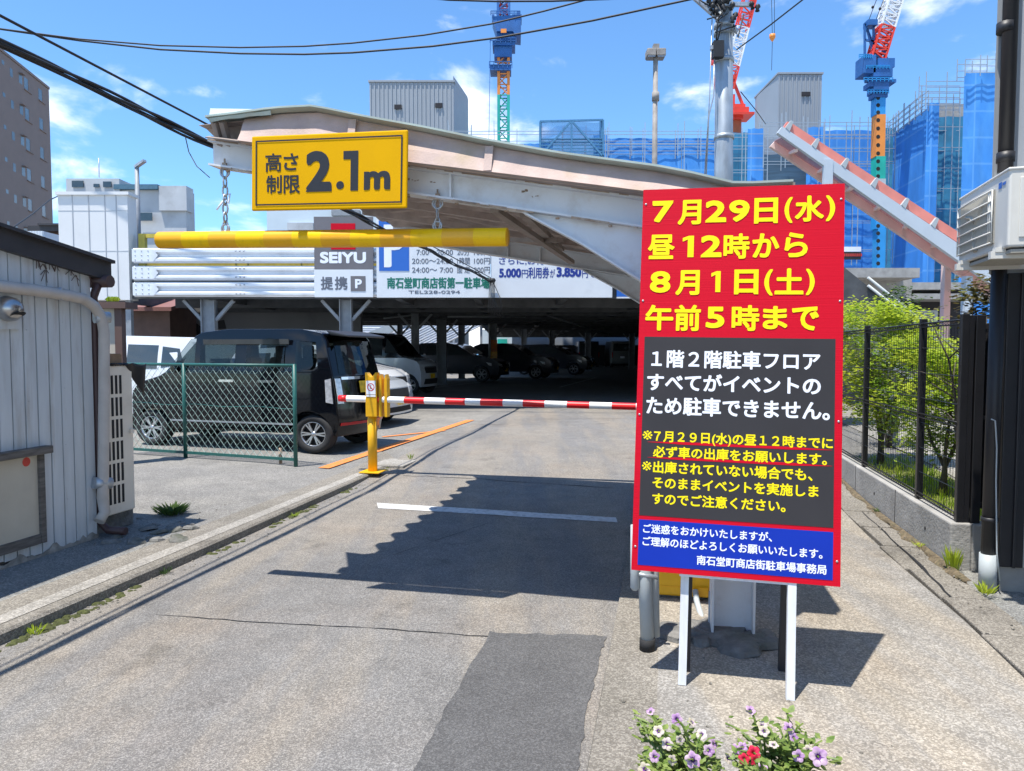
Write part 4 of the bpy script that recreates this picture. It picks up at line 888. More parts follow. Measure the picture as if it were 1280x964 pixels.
    def endpanel(nm, poly, mt, s, h=.004, th=.012, par=root, nz=3):
        mb = MB(); ys = [p[0] for p in poly]; z0_, z1_ = min(p[1] for p in poly), max(p[1] for p in poly)
        def span(z):
            c = []
            for (ay, az), (by, bz) in zip(poly, poly[1:]+poly[:1]):
                if abs(bz-az) > 1e-9 and min(az, bz)-1e-9 <= z <= max(az, bz)+1e-9: c.append(ay+(by-ay)*(z-az)/(bz-az))
            return min(c), max(c)
        rows = []
        for i in range(nz+1): z = lerp(z0_, z1_, i/nz); l, r_ = span(z); rows.append([ep(lerp(l, r_, j/8), z, s, h) for j in range(9)])
        mb.grid(rows if s > 0 else [q[::-1] for q in rows], False); return mb.build(nm, mt, par, solid=.006)
    for w_ in wins:
        for s in (-1, 1): sidepanel('side_window', w_, 'cabglass' if cabin else 'glass', s)
    for h_ in handles:
        for s in (-1, 1): sidepanel('door_handle', [(h_[0]-.11, h_[1]-.018), (h_[0]+.11, h_[1]-.018), (h_[0]+.11, h_[1]+.018), (h_[0]-.11, h_[1]+.018)], 'chrome', s, .03, .03)
    if front: front(endpanel, sidepanel, root)
    if rear: rear(endpanel, sidepanel, root)
    if wheels:
        for cx in wx:
            for s in (-1, 1):
                wd = bpy.data.objects.new('wheel', None); sc.collection.objects.link(wd); wd.parent = root; ORG[wd] = V()
                c = V((cx, s*(hw(cx, .4)-.1), wr)); ax = V((0, s, 0))
                mb = MB(); q = wr*.66; mb.lathe([(q, -.09), (wr*.93, -.095), (wr, -.07), (wr, .05), (wr*.96, .082), (wr*.85, .095), (q, .085), (q, -.09)], c, ax, 28); mb.build('tyre', 'tyre', wd)
                mb = MB(); mb.lathe([(q, .075), (q*.95, .085), (q*.9, .06), (q*.9, .02)], c, ax, 28); mb.lathe([(q*.22, .05), (q*.2, .075), (.001, .08)], c, ax, 12)
                for k in range(spokes):
                    for e in (-.13, .13):
                        a = 2*math.pi*k/spokes; a1_ = a+e; p0 = c+ax*.06+V((math.cos(a+e*.6), 0, math.sin(a+e*.6)))*q*.16; p1 = c+ax*.066+V((math.cos(a1_), 0, math.sin(a1_)))*q*.93; mb.bar(p0, p1, .02, .028, ax)
                mb.build('rim', alloy, wd)
                mb = MB(); mb.lathe([(.001, .015), (q*.92, .015)], c, ax, 20); mb.build('hub', 'void', wd)
    return root
def put(root, loc, ang): root.location = loc; root.rotation_euler = (0, 0, ang); return root
KEI = [(-1.66, .24), (-1.69, .45), (-1.67, .8), (-1.63, 1.1), (-1.50, 1.62), (-1.42, 1.73), (-1.1, 1.79), (0., 1.80), (.42, 1.755), (.52, 1.70), (.98, 1.16), (1.10, 1.09), (1.52, .98), (1.63, .88), (1.68, .65), (1.69, .42), (1.66, .22)]
def kei_front(ep_, sd, r):
    ep_('grille', [(-.42, .62), (.42, .62), (.45, .78), (-.45, .78)], 'void', 1)
    for s in (-1, 1): ep_('headlight', [(s*.46, .64), (s*.69, .66), (s*.69, .86), (s*.47, .84)], 'clear', 1, .012)
    ep_('bumper_grille', [(-.5, .3), (.5, .3), (.46, .46), (-.46, .46)], 'void', 1); ep_('number_plate', [(-.165, .47), (.165, .47), (.165, .6), (-.165, .6)], 'platey', 1, .02)
    ep_('chrome_bar', [(-.45, .785), (.45, .785), (.45, .81), (-.45, .81)], 'chrome', 1, .012)
    ep_('windshield', [(-.60, 1.2), (.60, 1.2), (.53, 1.66), (-.53, 1.66)], 'cabglass', 1)
def kei_rear(ep_, sd, r):
    ep_('rear_window', [(-.56, 1.14), (.56, 1.14), (.50, 1.62), (-.50, 1.62)], 'cabglass', -1)
    for s in (-1, 1):
        ep_('tail_light', [(s*.56, .72), (s*.73, .72), (s*.73, 1.08), (s*.58, 1.08)], 'clear', -1, .02)
        sd('tail_light_side', [(-1.63, .72), (-1.53, .74), (-1.52, 1.06), (-1.60, 1.08)], 'clear', s, .012)
    ep_('chrome_bar', [(-.56, 1.06), (.56, 1.06), (.56, 1.10), (-.56, 1.10)], 'chrome', -1, .022)
    ep_('number_plate', [(-.165, .86), (.165, .86), (.165, 1.03), (-.165, 1.03)], 'platey', -1, .02)
    ep_('bumper_reflector', [(-.62, .40), (.62, .40), (.62, .44), (-.62, .44)], 'redlens', -1, .012)
    mb = MB(); mb.prism([(-1.38, -.58, 1.775), (-1.70, -.56, 1.70), (-1.70, -.56, 1.67), (-1.45, -.58, 1.70)], (0, 1.14, 0)); mb.build('spoiler', 'black', r, bevel=.02)
WK = [[(.93, 1.2), (.58, 1.66), (.50, 1.66), (.50, 1.2)], [(.42, 1.18), (.42, 1.55), (.36, 1.61), (-.13, 1.63), (-.13, 1.18)], [(-.30, 1.18), (-.30, 1.61), (-.88, 1.6), (-.88, 1.18)], [(-1.06, 1.20), (-1.06, 1.62), (-1.30, 1.6), (-1.34, 1.26), (-1.28, 1.2)]]
van = car('kei_van', 'black tall kei van parked behind the green fence with its tail to the lane', 'van', KEI, (-1.26, 1.26), .275, 1.12, 1.475, 'paintblack', WK, kei_front, kei_rear, handles=((-.02, 1.03), (-.62, 1.03)), cabin=(-1.48, .55, .92, 1.70, [(.46, 1.2, 1.6, -1.75, -1.3), (.5, 1.24, 1.62, .4, 1.0)]))
gz = .12
pr, pf = G(390, 567, gz), G(188, 556.5, gz)
k = (pf-pr).length/2.52; ang = math.atan2(pf.y-pr.y, pf.x-pr.x); dvan = (pf-pr).normalized(); nv = V((dvan.y, -dvan.x, 0))
mid = (pf+pr)/2-nv*-.0
lft = V((-dvan.y, dvan.x, 0)); mid = (pf+pr)/2-lft*.66*1.06   # near wheels are on the car's left
put(van, V((mid.x, mid.y, gz)), ang); van.scale = (k, .97, .985)
for s in (1, -1):
    mb = MB(); mb.prism([(.80, s*.70, 1.16), (.70, s*.70, 1.14), (.68, s*.70, 1.30), (.78, s*.70, 1.30)], (0, s*.17, 0)); mb.build('mirror', 'paintblack', van, bevel=.02)
    mb = MB(); mb.obox((-.95, s*.712, 1.645), (1.3, 0, 0), (0, s*-.008, -.075), (0, s*.02, 0)); mb.build('door_visor', 'glass', van)
mb = MB(); mb.box(-1.0, .9, .735, .745, .40, .425); mb.box(-1.0, .9, -.745, -.735, .40, .425); mb.build('side_moulding', 'greysteel', van)
def parked(o, px, py, gzv, ang, Y=None):
    p = G(px, py, gzv) if Y is None else P(px, py, Y); put(o, V((p.x, p.y, gzv)), ang); return o
SED = [(-1.9, .26), (-1.97, .5), (-1.95, .85), (-1.86, 1.02), (-1.55, 1.32), (-1.1, 1.47), (-.3, 1.5), (.2, 1.42), (.95, 1.02), (1.1, .98), (1.7, .86), (1.9, .74), (1.97, .55), (1.95, .24)]
WS = [[(.72, 1.05), (.2, 1.36), (-.3, 1.4), (-.3, 1.02)], [(-.38, 1.02), (-.38, 1.4), (-1.05, 1.38), (-1.1, 1.02)], [(-1.2, 1.03), (-1.18, 1.35), (-1.5, 1.22), (-1.62, 1.05)]]
def sed_front(ep_, sd, r):
    ep_('grille', [(-.4, .5), (.4, .5), (.5, .72), (-.5, .72)], 'void', 1)
    for s in (-1, 1): ep_('headlight', [(s*.5, .62), (s*.8, .66), (s*.8, .80), (s*.55, .75)], 'clear', 1, .014); sd('headlight_side', [(1.72, .70), (1.86, .66), (1.84, .77), (1.6, .82)], 'clear', s, .012)
    ep_('number_plate', [(-.165, .42), (.165, .42), (.165, .56), (-.165, .56)], 'platey', 1, .03); ep_('bumper_grille', [(-.62, .28), (.62, .28), (.5, .38), (-.5, .38)], 'void', 1)
    ep_('windshield', [(-.68, 1.05), (.68, 1.05), (.56, 1.38), (-.56, 1.38)], 'glass', 1)
def sed_rear(ep_, sd, r):
    ep_('rear_window', [(-.62, 1.05), (.62, 1.05), (.5, 1.3), (-.5, 1.3)], 'glass', -1)
    for s in (-1, 1): ep_('tail_light', [(s*.5, .72), (s*.82, .72), (s*.8, .92), (s*.5, .92)], 'redlens', -1, .012)
c1 = car('hatchback_car', 'silver white hatchback nosing out behind the black van, yellow number plate', 'car', SED, (-1.25, 1.22), .29, .98, 1.66, 'paintsilver', WS, sed_front, sed_rear)
def nose(o, px, py, z, a, half): p = G(px, py, z); put(o, V((p.x-half*math.cos(a), p.y-half*math.sin(a), z)), a)
CA_ = math.radians(-16)
nose(c1, 494, 538, .13, CA_, 1.97); c1.location.y += .75
c2 = car('compact_car', 'white compact car with dark grille between the hatchback and the two-tone car', 'car', SED, (-1.25, 1.22), .29, .98, 1.66, 'paintwhite', WS, sed_front, sed_rear)
nose(c2, 494, 520, .2, CA_, 1.97); c2.location.y += .75
c2.scale = (1, 1, 1.1)
c3 = car('two_tone_car', 'white boxy kei car with black roof parked at the shade edge', 'car', KEI, (-1.26, 1.26), .28, 1.06, 1.475, 'paintsilver', [[(.93, 1.2), (.55, 1.66), (.50, 1.2)], [(.42, 1.12), (.42, 1.62), (-.2, 1.63), (-.2, 1.12)], [(-.30, 1.12), (-.30, 1.61), (-1.3, 1.58), (-1.35, 1.12)]], kei_front, kei_rear, roofpaint='paintblack')
nose(c3, 538, 494, .30, CA_, 1.69); c3.location.y += .6
SUV = [(-2.1, .3), (-2.2, .6), (-2.17, .95), (-2.0, 1.1), (-1.6, 1.5), (-1.3, 1.6), (-.2, 1.62), (.3, 1.52), (.95, 1.12), (1.15, 1.08), (1.85, .98), (2.1, .85), (2.18, .6), (2.12, .28)]
WSV = [[(.75, 1.14), (.25, 1.46), (-.2, 1.52), (-.2, 1.1)], [(-.28, 1.1), (-.28, 1.52), (-1.05, 1.5), (-1.1, 1.1)], [(-1.2, 1.1), (-1.2, 1.48), (-1.5, 1.42), (-1.8, 1.14)]]
c4 = car('estate_car', 'dark grey estate car deep in shade between two steel columns', 'car', SUV, (-1.35, 1.35), .33, 1.06, 1.8, 'paintgrey', WSV, sed_front, sed_rear)
put(c4, V((P(572, 450, 30.5).x, 30.5, .28)), CA_)
def clone(o, label, px, Y, ang, group=None):
    c = copytree(o); c['label'] = label; put(c, V((P(px, 440, Y).x, Y, .28)), ang); c.scale = (1, 1, 1); return c
c5 = clone(c4, 'dark car with lit headlamps right of the orange guarded column', 640, 33.5, CA_)
c6 = clone(c4, 'dim dark car half hidden behind a column in the deck', 690, 39, CA_)
BOX = [(-2.2, .3), (-2.3, .5), (-2.28, 1.0), (-2.2, 1.9), (-2.1, 1.98), (1.1, 1.98), (1.3, 1.9), (1.95, 1.15), (2.2, 1.0), (2.3, .6), (2.25, .3)]
def box_rear(ep_, sd, r):
    ep_('rear_window', [(-.68, 1.25), (.68, 1.25), (.64, 1.8), (-.64, 1.8)], 'glass', -1)
    for s in (-1, 1): ep_('tail_light', [(s*.7, .75), (s*.82, .75), (s*.82, 1.15), (s*.7, 1.15)], 'redlens', -1, .012)
    ep_('number_plate', [(-.165, .7), (.165, .7), (.165, .86), (-.165, .86)], 'lwhite', -1, .02)
c7 = car('box_van', 'pale grey box van parked tail-out at the far end of the deck', 'van', BOX, (-1.5, 1.5), .32, 1.15, 1.7, 'paintsilver', [], None, box_rear, tumble=.08)
put(c7, V((P(776, 440, 55).x, 56.5, .28)), math.radians(90))
for ch in c7.children:
    if ch.name.startswith('body'): ch.data.materials[0] = mat('dull grey van paint', (.16, .165, .165), .4, var=.05)
c8 = copytree(c7); c8['label'] = 'dark box van beside the pale one at the far end'; put(c8, V((P(736, 440, 55).x, 57, .28)), math.radians(90))
for ch in c8.children:
    if ch.name.startswith('body'): ch.data = ch.data.copy(); ch.data.materials[0] = M['paintgrey']
c9 = copytree(c1); c9['label'] = 'distant dark car beyond the last column of the deck'; put(c9, V((P(706, 440, 48).x, 48, .28)), CA_)
for ch in c9.children:
    if ch.name.startswith('body'): ch.data = ch.data.copy(); ch.data.materials[0] = M['paintgrey']
WAG = [(-2.0, .26), (-2.07, .5), (-2.05, .95), (-1.95, 1.2), (-1.75, 1.6), (-1.6, 1.68), (0., 1.72), (.5, 1.62), (1.15, 1.14), (1.3, 1.08), (1.8, .95), (2.0, .8), (2.07, .55), (2.02, .24)]
c10 = car('white_car', 'white wagon with dark side windows behind the hut corner', 'car', WAG, (-1.3, 1.3), .3, 1.08, 1.69, 'paintwhite', [[(.95, 1.14), (.5, 1.5), (-.2, 1.56), (-.2, 1.12)], [(-.3, 1.12), (-.3, 1.56), (-1.0, 1.54), (-1.0, 1.12)], [(-1.1, 1.14), (-1.1, 1.52), (-1.5, 1.48), (-1.62, 1.2)]], sed_front, sed_rear)
p = G(190, 528, .13); put(c10, V((P(176, 440, 13.6).x, 13.9, .13)), math.radians(162))
#LEFT
# ------------------------------------------------------------------ hut on the left
q = G(123, 672, ZL); TH = q.dot(ET); SH_ = q.dot(ES)
hut = thing('hut', R(TH-1.5, SH_-1.5, ZL), 'low hut clad in worn pale vertical boards with a dark roof edge', 'hut')
zt0, zt1 = PT(0, 313, TH).z, PT(121, 347, TH).z; s_a = PT(0, 313, TH).dot(ES); slope = (zt1-zt0)/(SH_-s_a)
def zroof(s): return zt1+slope*(s-SH_)
mb = MB(); n = 0; s = .2; bw = .105
while s < SH_-.01:
    e = min(s+bw, SH_); zb = ZL+.02+.05*max(0, math.sin(s*2.2)); tw = TH-random.uniform(0, .006)
    mb.prism([R(tw, s+.006, zb), R(tw, e-.006, zb), R(tw, e-.006, zroof(e)+.05), R(tw, s+.006, zroof(s)+.05)], -ET*.03)
    if n % 3 == 0:
        for z in (.5, .9, 1.3, 1.75): mb.lathe([(.006, .0), (.005, .003), (.001, .004)], R(tw, s+.03, z+random.uniform(-.1, .1)), ET, 6)
    s = e; n += 1
mb.build('cladding', 'siding', hut)
mb = MB(); mb.rbox(TH-3.2, TH-.032, .2, SH_-.012, ZL-.02, 2.1); mb.build('wall', 'weatherwood', hut)
mb = MB(); n_ = 150; hs_ = [ZL+.012+.05*abs(math.sin(k*.31))*random.random()+.02*random.random() for k in range(n_+1)]
mb.grid([[R(TH+.003, lerp(.2, SH_, k/n_), ZL-.02) for k in range(n_+1)], [R(TH+.003, lerp(.2, SH_, k/n_), hs_[k]) for k in range(n_+1)]], False); mb.build('rotten_edge', 'sidingold', hut, solid=.003)
mb = MB(); a, b = -.2, SH_+.16
for dz0, dz1, t0, t1_ in ((.0, .145, TH-.02, TH+.05), (.14, .165, TH-3.3, TH+.09)):
    mb.prism([R(t0, a, zroof(a)+dz0), R(t1_, a, zroof(a)+dz0), R(t1_, a, zroof(a)+dz1), R(t0, a, zroof(a)+dz1)], R(0, b-a, zroof(b)-zroof(a)))
mb.build('roof', 'roofdark', hut)
mb = MB()
for px, py in ((47, 322), (54, 330), (62, 327), (70, 331), (88, 337), (95, 344), (112, 345), (57, 338)):
    q = PT(px, py, TH+.004)
    for _ in range(3): mb.tube([q+ES*random.uniform(-.01, .01), q+ES*random.uniform(-.05, .05)-EZ*random.uniform(.03, .09)], .003, 4)
mb.build('dead_vine', 'brownpipe', hut)
mb = MB(); q = PT(127, 349, TH-.1); sE_ = SH_+.05
mb.tube([R(TH-2.5, sE_+.04, zt1-.02), R(TH+.1, sE_+.04, zt1-.03)], .05, 10); mb.build('gutter', 'brownpipe', hut)
mb = MB(); mb.tube([R(TH+.02, sE_, zt1-.05), R(TH-.02, sE_-.01, zt1-.16), R(TH-.02, sE_-.01, ZL+.12), R(TH+.05, sE_, ZL+.05), R(TH+.2, sE_+.02, ZL+.045)], .032, 10); mb.build('downpipe', 'brownpipe', hut)
mb = MB(); pp = [PT(x, y, TH+.06) for x, y in ((-60, 350), (0, 358), (50, 364), (88, 370), (105, 374), (118, 383), (127, 397), (130, 415), (130, 500), (129, 600), (128, 622), (131, 640), (124, 652))]
mb.tube(pp, .042, 12); mb.build('duct', 'pipe', hut)
mb = MB()
for a, b in (((74, 367), (76, 367.3)), ((122, 397), (134, 397)), ((121, 604), (136, 604))): mb.tube([PT(*a, TH+.06)-ET*.03, PT(*b, TH+.06)+ET*.02], .047, 10)
mb.build('duct_clamp', 'galv', hut)
mb = MB(); mb.obox(PT(-40, 412, TH), PT(24, 408, TH)-PT(-40, 408, TH), ET*.02, EZ*(PT(24, 364, TH).z-PT(24, 408, TH).z)); mb.build('vent_plate', 'siding', hut)
mb = MB(); c = PT(6, 385, TH+.02); mb.lathe([(.085, .0), (.085, .05), (.07, .09), (.04, .115), (.001, .12)], c, ET-EZ*.25, 20); v_ = mb.build('vent_hood', 'steel', hut)
mb = MB(); mb.lathe([(.001, .0), (.05, .0)], c+ET*.105-EZ*.05, ET*.5-EZ, 16); mb.build('vent_mouth', 'void', v_)
# boarded hatch
mb = MB(); A, B = PT(-80, 600, TH), PT(49, 676, TH); zlo, zhi = PT(49, 667, TH).z, PT(49, 567, TH).z; s0, s1 = A.dot(ES), PT(46, 620, TH).dot(ES)
mb.rbox(TH, TH+.012, s0, s1, zlo, zhi); mb.build('hatch_panel', 'plywood', hut)
mb = MB(); mb.rbox(TH, TH+.035, s1, s1+.045, zlo-.07, zhi); mb.rbox(TH, TH+.03, s0, s1, zlo-.07, zlo); mb.build('hatch_frame', 'weatherwood', hut, bevel=.004)
mb = MB(); mb.rbox(TH, TH+.07, s0, s1+.09, zhi, zhi+.055); mb.build('hatch_sill', 'weatherwood', hut, bevel=.006)
mb = MB(); mb.lathe([(.001, 0), (.033, 0)], PT(33, 577.5, TH+.0135), ET, 20); mb.build('sticker', 'stickerred', hut)
# outdoor unit beyond the hut corner
s0 = SH_+.28; TA = TH-.02
q0, q1 = PT(131, 652, TA), PT(169.5, 640, TA); s0, s1 = q0.dot(ES), q1.dot(ES); z0, z1 = ZL+.14, PT(150, 457, TA).z
ou = thing('outdoor_unit', R(TA-.45, (s0+s1)/2, ZL), 'tall beige outdoor air conditioning unit at the hut corner with slotted side', 'air conditioner')
mb = MB(); mb.rbox(TA-.95, TA, s0, s1, z0, z1); mb.build('casing', 'acbeige', ou, bevel=.01)
mb = MB(); wS = s1-s0
for r_ in range(6):
    for c_ in range(4):
        if r_ == 3 and c_ == 0: continue
        a = s0+wS*(.16+c_*.135); zz = z0+(z1-z0)*(.07+r_*.148); mb.rbox(TA+.0005, TA+.002, a, a+wS*.075, zz, zz+(z1-z0)*.125)
mb.build('slots', 'void', ou)
mb = MB()
for a, zz in ((.05, .52), (.86, .53)): mb.rbox(TA, TA+.02, s0+wS*a, s0+wS*(a+.1), z0+(z1-z0)*zz, z0+(z1-z0)*(zz+.03))
mb.build('handle', 'acbeige', ou)
for t in (TA-.85, TA-.2): mb = MB(); mb.rbox(t, t+.15, s0-.03, s1+.03, ZL, z0); mb.build('foot_block', 'darkconc', ou)
pk = thing('plank', R(TA-.3, s0+.2, z1), 'offcut of brown plank lying on top of the beige outdoor unit', 'plank')
mb = MB(); mb.rbox(TA-.55, TA-.03, s0+.1, s1-.08, z1+.004, z1+.10); mb.build('board', 'plank', pk, bevel=.004)
mb = MB(); n_ = 14; rows = []
for j in range(7):
    rows.append([R(TA+.015-.03*j/6+.012*math.sin(i*1.1), s1-.25+(.4)*i/n_ , z1+.01-max(0, (i-6))/8*(.0+.27*j/6)+.01*math.sin(i*.9+j)) for i in range(n_+1)])
mb.grid(rows, True)
mb.grid([[R(TA+.01-j*.08, s1-.3+.42*i/n_, z1+.012+.006*math.sin(i+j)-max(0, (i-7))/7*.02) for i in range(n_+1)] for j in range(5)], True)
tag(mb.build('black_sheet', 'tarpblack', solid=.006), 'torn black plastic sheet draped over the beige outdoor unit', 'sheet')
mb = MB()
for i in range(34):
    q = G(random.uniform(125, 250), random.uniform(655, 680), ZL); q = q if i > 8 else G(random.uniform(150, 230), random.uniform(640, 662), ZL); r = random.uniform(.02, .085)
    mb.lathe([(r, -.01), (r*.9, r*.14), (r*.5, r*.3), (.001, r*.26)], q, EZ+V((random.uniform(-.3, .3), random.uniform(-.3, .3), 0)), 6, False)
tag(mb.build('rubble', 'darkconc'), 'broken concrete rubble beside the beige outdoor unit', 'rubble', kind='stuff')
def tuft(name, loc, n, r, h, mt, label, cat='weed', group=None):
    mb = MB()
    for i in range(n):
        a = random.uniform(0, 6.28); d = V((math.cos(a), math.sin(a), 0)); l = random.uniform(.4, 1); q = loc+d*random.uniform(0, r*.5); u = V((-d.y, d.x, 0))*r*random.uniform(.02, .06)
        t_ = q+d*r*l*.6+EZ*h*l; mb.add([q-u*.4, q+u*.4, lerp(q, t_, .55)+EZ*h*.12+u, t_, lerp(q, t_, .55)+EZ*h*.12-u], [(0, 1, 2, 3, 4)])
    return tag(mb.build(name, mt), label, cat, group)
tuft('weed', G(215, 643, ZL), 140, .2, .10, 'leafdark', 'low dry weed tuft growing by the outdoor unit rubble')
tuft('weed', G(1192, 712, .04), 60, .09, .17, 'leaf', 'small green weed at the corner of the concrete fence wall')
tuft('weed', G(1232, 742, .04), 50, .08, .07, 'leaf', 'tiny weed at the foot of the grey drain pipe')
tuft('weed', G(513, 574, .1), 24, .06, .09, 'leaf', 'lone weed sprouting by the yellow catch post')

for k, (t, s) in enumerate(((-3.42, 3.3), (-3.44, 4.4), (-3.43, 6.2), (1.97, 4.2), (1.96, 6.1), (1.98, 7.3))):
    tuft('kerb_weed', R(t, s, zg(s)+(.0 if t < 0 else .05)), 26, .07, random.uniform(.03, .06), 'leafdark' if k % 2 else 'leaf', ('tiny weed in the kerb foot nearest the camera on the left', 'tiny weed in the left kerb foot before the hut corner', 'tiny weed in the left kerb foot beside the rubble', 'tiny weed in the pavement crack in front of the drain pipe', 'tiny weed at the wall foot just past the wall corner', 'tiny weed at the wall foot near the second fence post')[k], 'weed', 'tiny weeds in the kerb cracks')
# ------------------------------------------------------------------ green chain-link fence
fa, fbp = G(160, 567, .115), G(371.5, 581.5, .115); fd = (fbp-fa); fl = fd.length; fu = fd.normalized(); fn = V((-fu.y, fu.x, 0))
fh = P(372, 457, fbp.y).z-.115
cl = thing('chain_link_fence', fbp, 'green coated chain-link fence with diamond mesh beside the black van', 'fence')
mb = MB(); mb.tube([fa+EZ*fh, fbp+EZ*fh], .02, 8); mb.build('top_rail', 'chaingreen', cl)
mb = MB(); mb.bar(fa+EZ*.07, fbp+EZ*.07, .03, .035); mb.build('bottom_rail', 'chaingreen', cl)
for px in (232, 369.5):
    q = plane(px, 570, fa, fn); q = V((q.x, q.y, .115)); mb = MB(); mb.tube([q-EZ*.02, q+EZ*(fh+.015)], .026, 10); mb.build('post', 'chaingreen', cl)
mb = MB(); n = 14; mb.tube([fa+fd*i/n+EZ*(fh*.57+.012*math.sin(i*1.3))+fn*.01 for i in range(n+1)], .006, 5); mb.build('tension_wire', 'chaingreen', cl)
mb = MB(); pch = .054; nn = int(fl/pch); rws = int((fh-.09)/pch*.95)
for i in range(nn):
    pts_ = [fa+fu*(i*pch+(pch*.5 if (k+i) % 2 else -pch*.5)+pch*.5)+EZ*(.085+k*pch*(fh-.09)/(rws*pch))+fn*(.003 if k % 2 else -.003) for k in range(rws+1)]
    mb.tube(pts_, .0038, 4, False)
mb.build('mesh', 'wiregreen', cl)
st = thing('stake', G(351, 583, ZL), 'short rusty stake standing before the end of the green fence', 'stake')
mb = MB(); q = G(351, 583, ZL); mb.tube([q, q+EZ*.24+V((-.004, 0, 0))], .022, 6); mb.build('rod', 'rust', st)

# ------------------------------------------------------------------ buildings on the left
def block(name, label, px0, px1, py0, py1, Y, depth, mt, cat='building', zbase=.2):
    a, b = P(px0, py1, Y), P(px1, py0, Y); th = thing(name, ((a.x+b.x)/2, Y, zbase), label, cat); mb = MB(); mb.box(a.x, b.x, Y, Y+depth, zbase, b.z); mb.build('wall', mt, th); return th, a, b
# tower block: a facade running away from the viewer
tw = thing('apartment_tower', (-51, 80, .2), 'tall brown tiled apartment block with rows of small windows on the left edge', 'building')
pr_ = P(61, 112, 80); dA = V((-.186, .982, 0)).normalized(); nA = V((dA.y, -dA.x, 0))
pl_ = plane(-60, 14, pr_, nA); LA = (pr_-V((pl_.x, pl_.y, pr_.z))).length; ztw = pr_.z
mb = MB(); q = V((pr_.x, pr_.y, 0)); mb.obox(q, -dA*LA, -nA*14, EZ*ztw); mb.build('wall', 'tile', tw)
mb = MB(); mb.obox(q+EZ*(ztw+.002)+nA*.1, -dA*LA, -nA*14.2, EZ*.25); mb.build('parapet', 'tile', tw)
def onA(px, py): return plane(px, py, pr_, nA)
rowsA = 7
for cx, wA, hA in ((14, .55, .8), (25.5, .7, .9), (34.5, 1.5, 1.15), (52, 1.5, 1.15), (3.5, .5, .4)):
    yb = {14: 91, 25.5: 99, 34.5: 106.5, 52: 120, 3.5: 78}[cx]; q = onA(cx, yb)
    for r_ in range(rowsA+1):
        z = q.z-r_*3.05
        if z < 6: continue
        c = V((q.x, q.y, z)); mb = MB(); mb.obox(c-dA*wA/2-EZ*hA/2-nA*.02, dA*wA, nA*.03, EZ*hA); wn = mb.build('window', 'farglass', tw)
        if wA > 1:
            mb = MB(); mb.obox(c+dA*.08-EZ*hA/2+nA*.012, dA*.62, nA*.015, EZ*hA); mb.build('curtain', 'tile', wn)
            mb = MB(); mb.obox(c-dA*wA/2-EZ*(hA/2+.14), dA*wA, nA*.1, EZ*.1); mb.build('sill', 'tile', wn)
        elif wA > .6:
            mb = MB(); mb.obox(c-dA*wA/2+EZ*(hA/2+.02), dA*wA, nA*.35, EZ*.06); mb.build('hood', 'tile', wn)
gb, a, b = block('grey_building', 'stained grey concrete building with blue roof band behind the white cladding', 84, 232, 237, 290, 60, 1.6, 'greywhite')
mb = MB(); a2, b2 = P(82, 240, 59.6), P(148, 223, 59.6); mb.box(a2.x, b2.x, 59.7, 62, b.z-.4, b2.z); mb.build('penthouse', 'greywhite', gb)
mb = MB(); a2, b2 = P(141, 236, 59.5), P(196, 230, 59.5); mb.box(a2.x, b2.x, 59.6, 61, a2.z, b2.z); mb.build('blue_band', 'slate', gb)
mb = MB(); a2, b2 = P(196, 262, 59.3), P(230, 231, 59.3); mb.box(a2.x, b2.x, 59.7, 61, a2.z, b2.z); mb.build('stained_parapet', 'greywhite', gb)
for x0, x1, y0, y1 in ((90, 104, 226, 234), (117, 124, 230, 234), (129, 139, 227, 234), (170, 190, 266, 276)):
    mb = MB(); a2, b2 = P(x0, y1, 59.6), P(x1, y0, 59.6); mb.box(a2.x, b2.x, 59.58, 59.66, a2.z, b2.z); mb.build('window', 'glass', gb)
mb = MB(); q = P(124, 222, 61); mb.tube([q, q+EZ*1.6], .04, 5); mb.build('antenna', 'galv', gb)
wb = thing('white_stair_box', (-10.8, YF+.3, 3), 'white panelled stair enclosure at the left end of the parking deck', 'stair box')
a, b = P(76, 375, YF-.1), P(159, 244, YF-.1); mb = MB(); mb.box(a.x, b.x, YF-.1, YF+.28, a.z, b.z); mb.build('wall', 'whiteclad', wb)
mb = MB(); mb.box(a.x-.03, b.x+.05, YF-.15, YF+.33, b.z, b.z+.07); mb.build('cap', 'whiteclad', wb)
mb = MB()
for px in (98, 118, 138, 152): x = xf(px); mb.box(x-.008, x+.008, YF-.112, YF-.1, a.z, b.z)
for z in (a.z+1.1, a.z+2.0): mb.box(a.x, b.x, YF-.106, YF-.1, z, z+.006)
mb.build('seam', 'greywhite', wb)
mb = MB()
for x in (a.x+.1, b.x-.1): mb.box(x-.06, x+.06, YF, YF+.12, .2, a.z)
mb.build('leg', 'greysteel', wb)
def street_lamp(name, px, py0, py1, Y, r, label, heads, zb=None):
    a, b = P(px, py1, Y), P(px, py0, Y); zb = a.z if zb is None else zb
    lp = thing(name, (b.x, Y, zb), label, 'street lamp'); mb = MB(); mb.tube([(b.x, Y, zb), (b.x, Y, b.z)], [r*1.1, r*.85], 10); mb.build('pole', 'oldpole' if heads == 2 else 'greysteel', lp); return lp, b
lp, b = street_lamp('street_lamp', 171, 209, 290, 18, .06, 'slim grey street lamp with one arm on the deck beside the white enclosure', 1, 3.2)
mb = MB(); mb.bar(b+V((-.03, 0, .0)), b+V((.25, -.1, .13)), .1, .06); mb.build('lamp_head', 'galv', lp)
lp, b = street_lamp('lamp_post', 819.5, 72, 230, 26, .10, 'tall weathered lamp post with two boxy floodlights above the canopy', 2, 3.2)
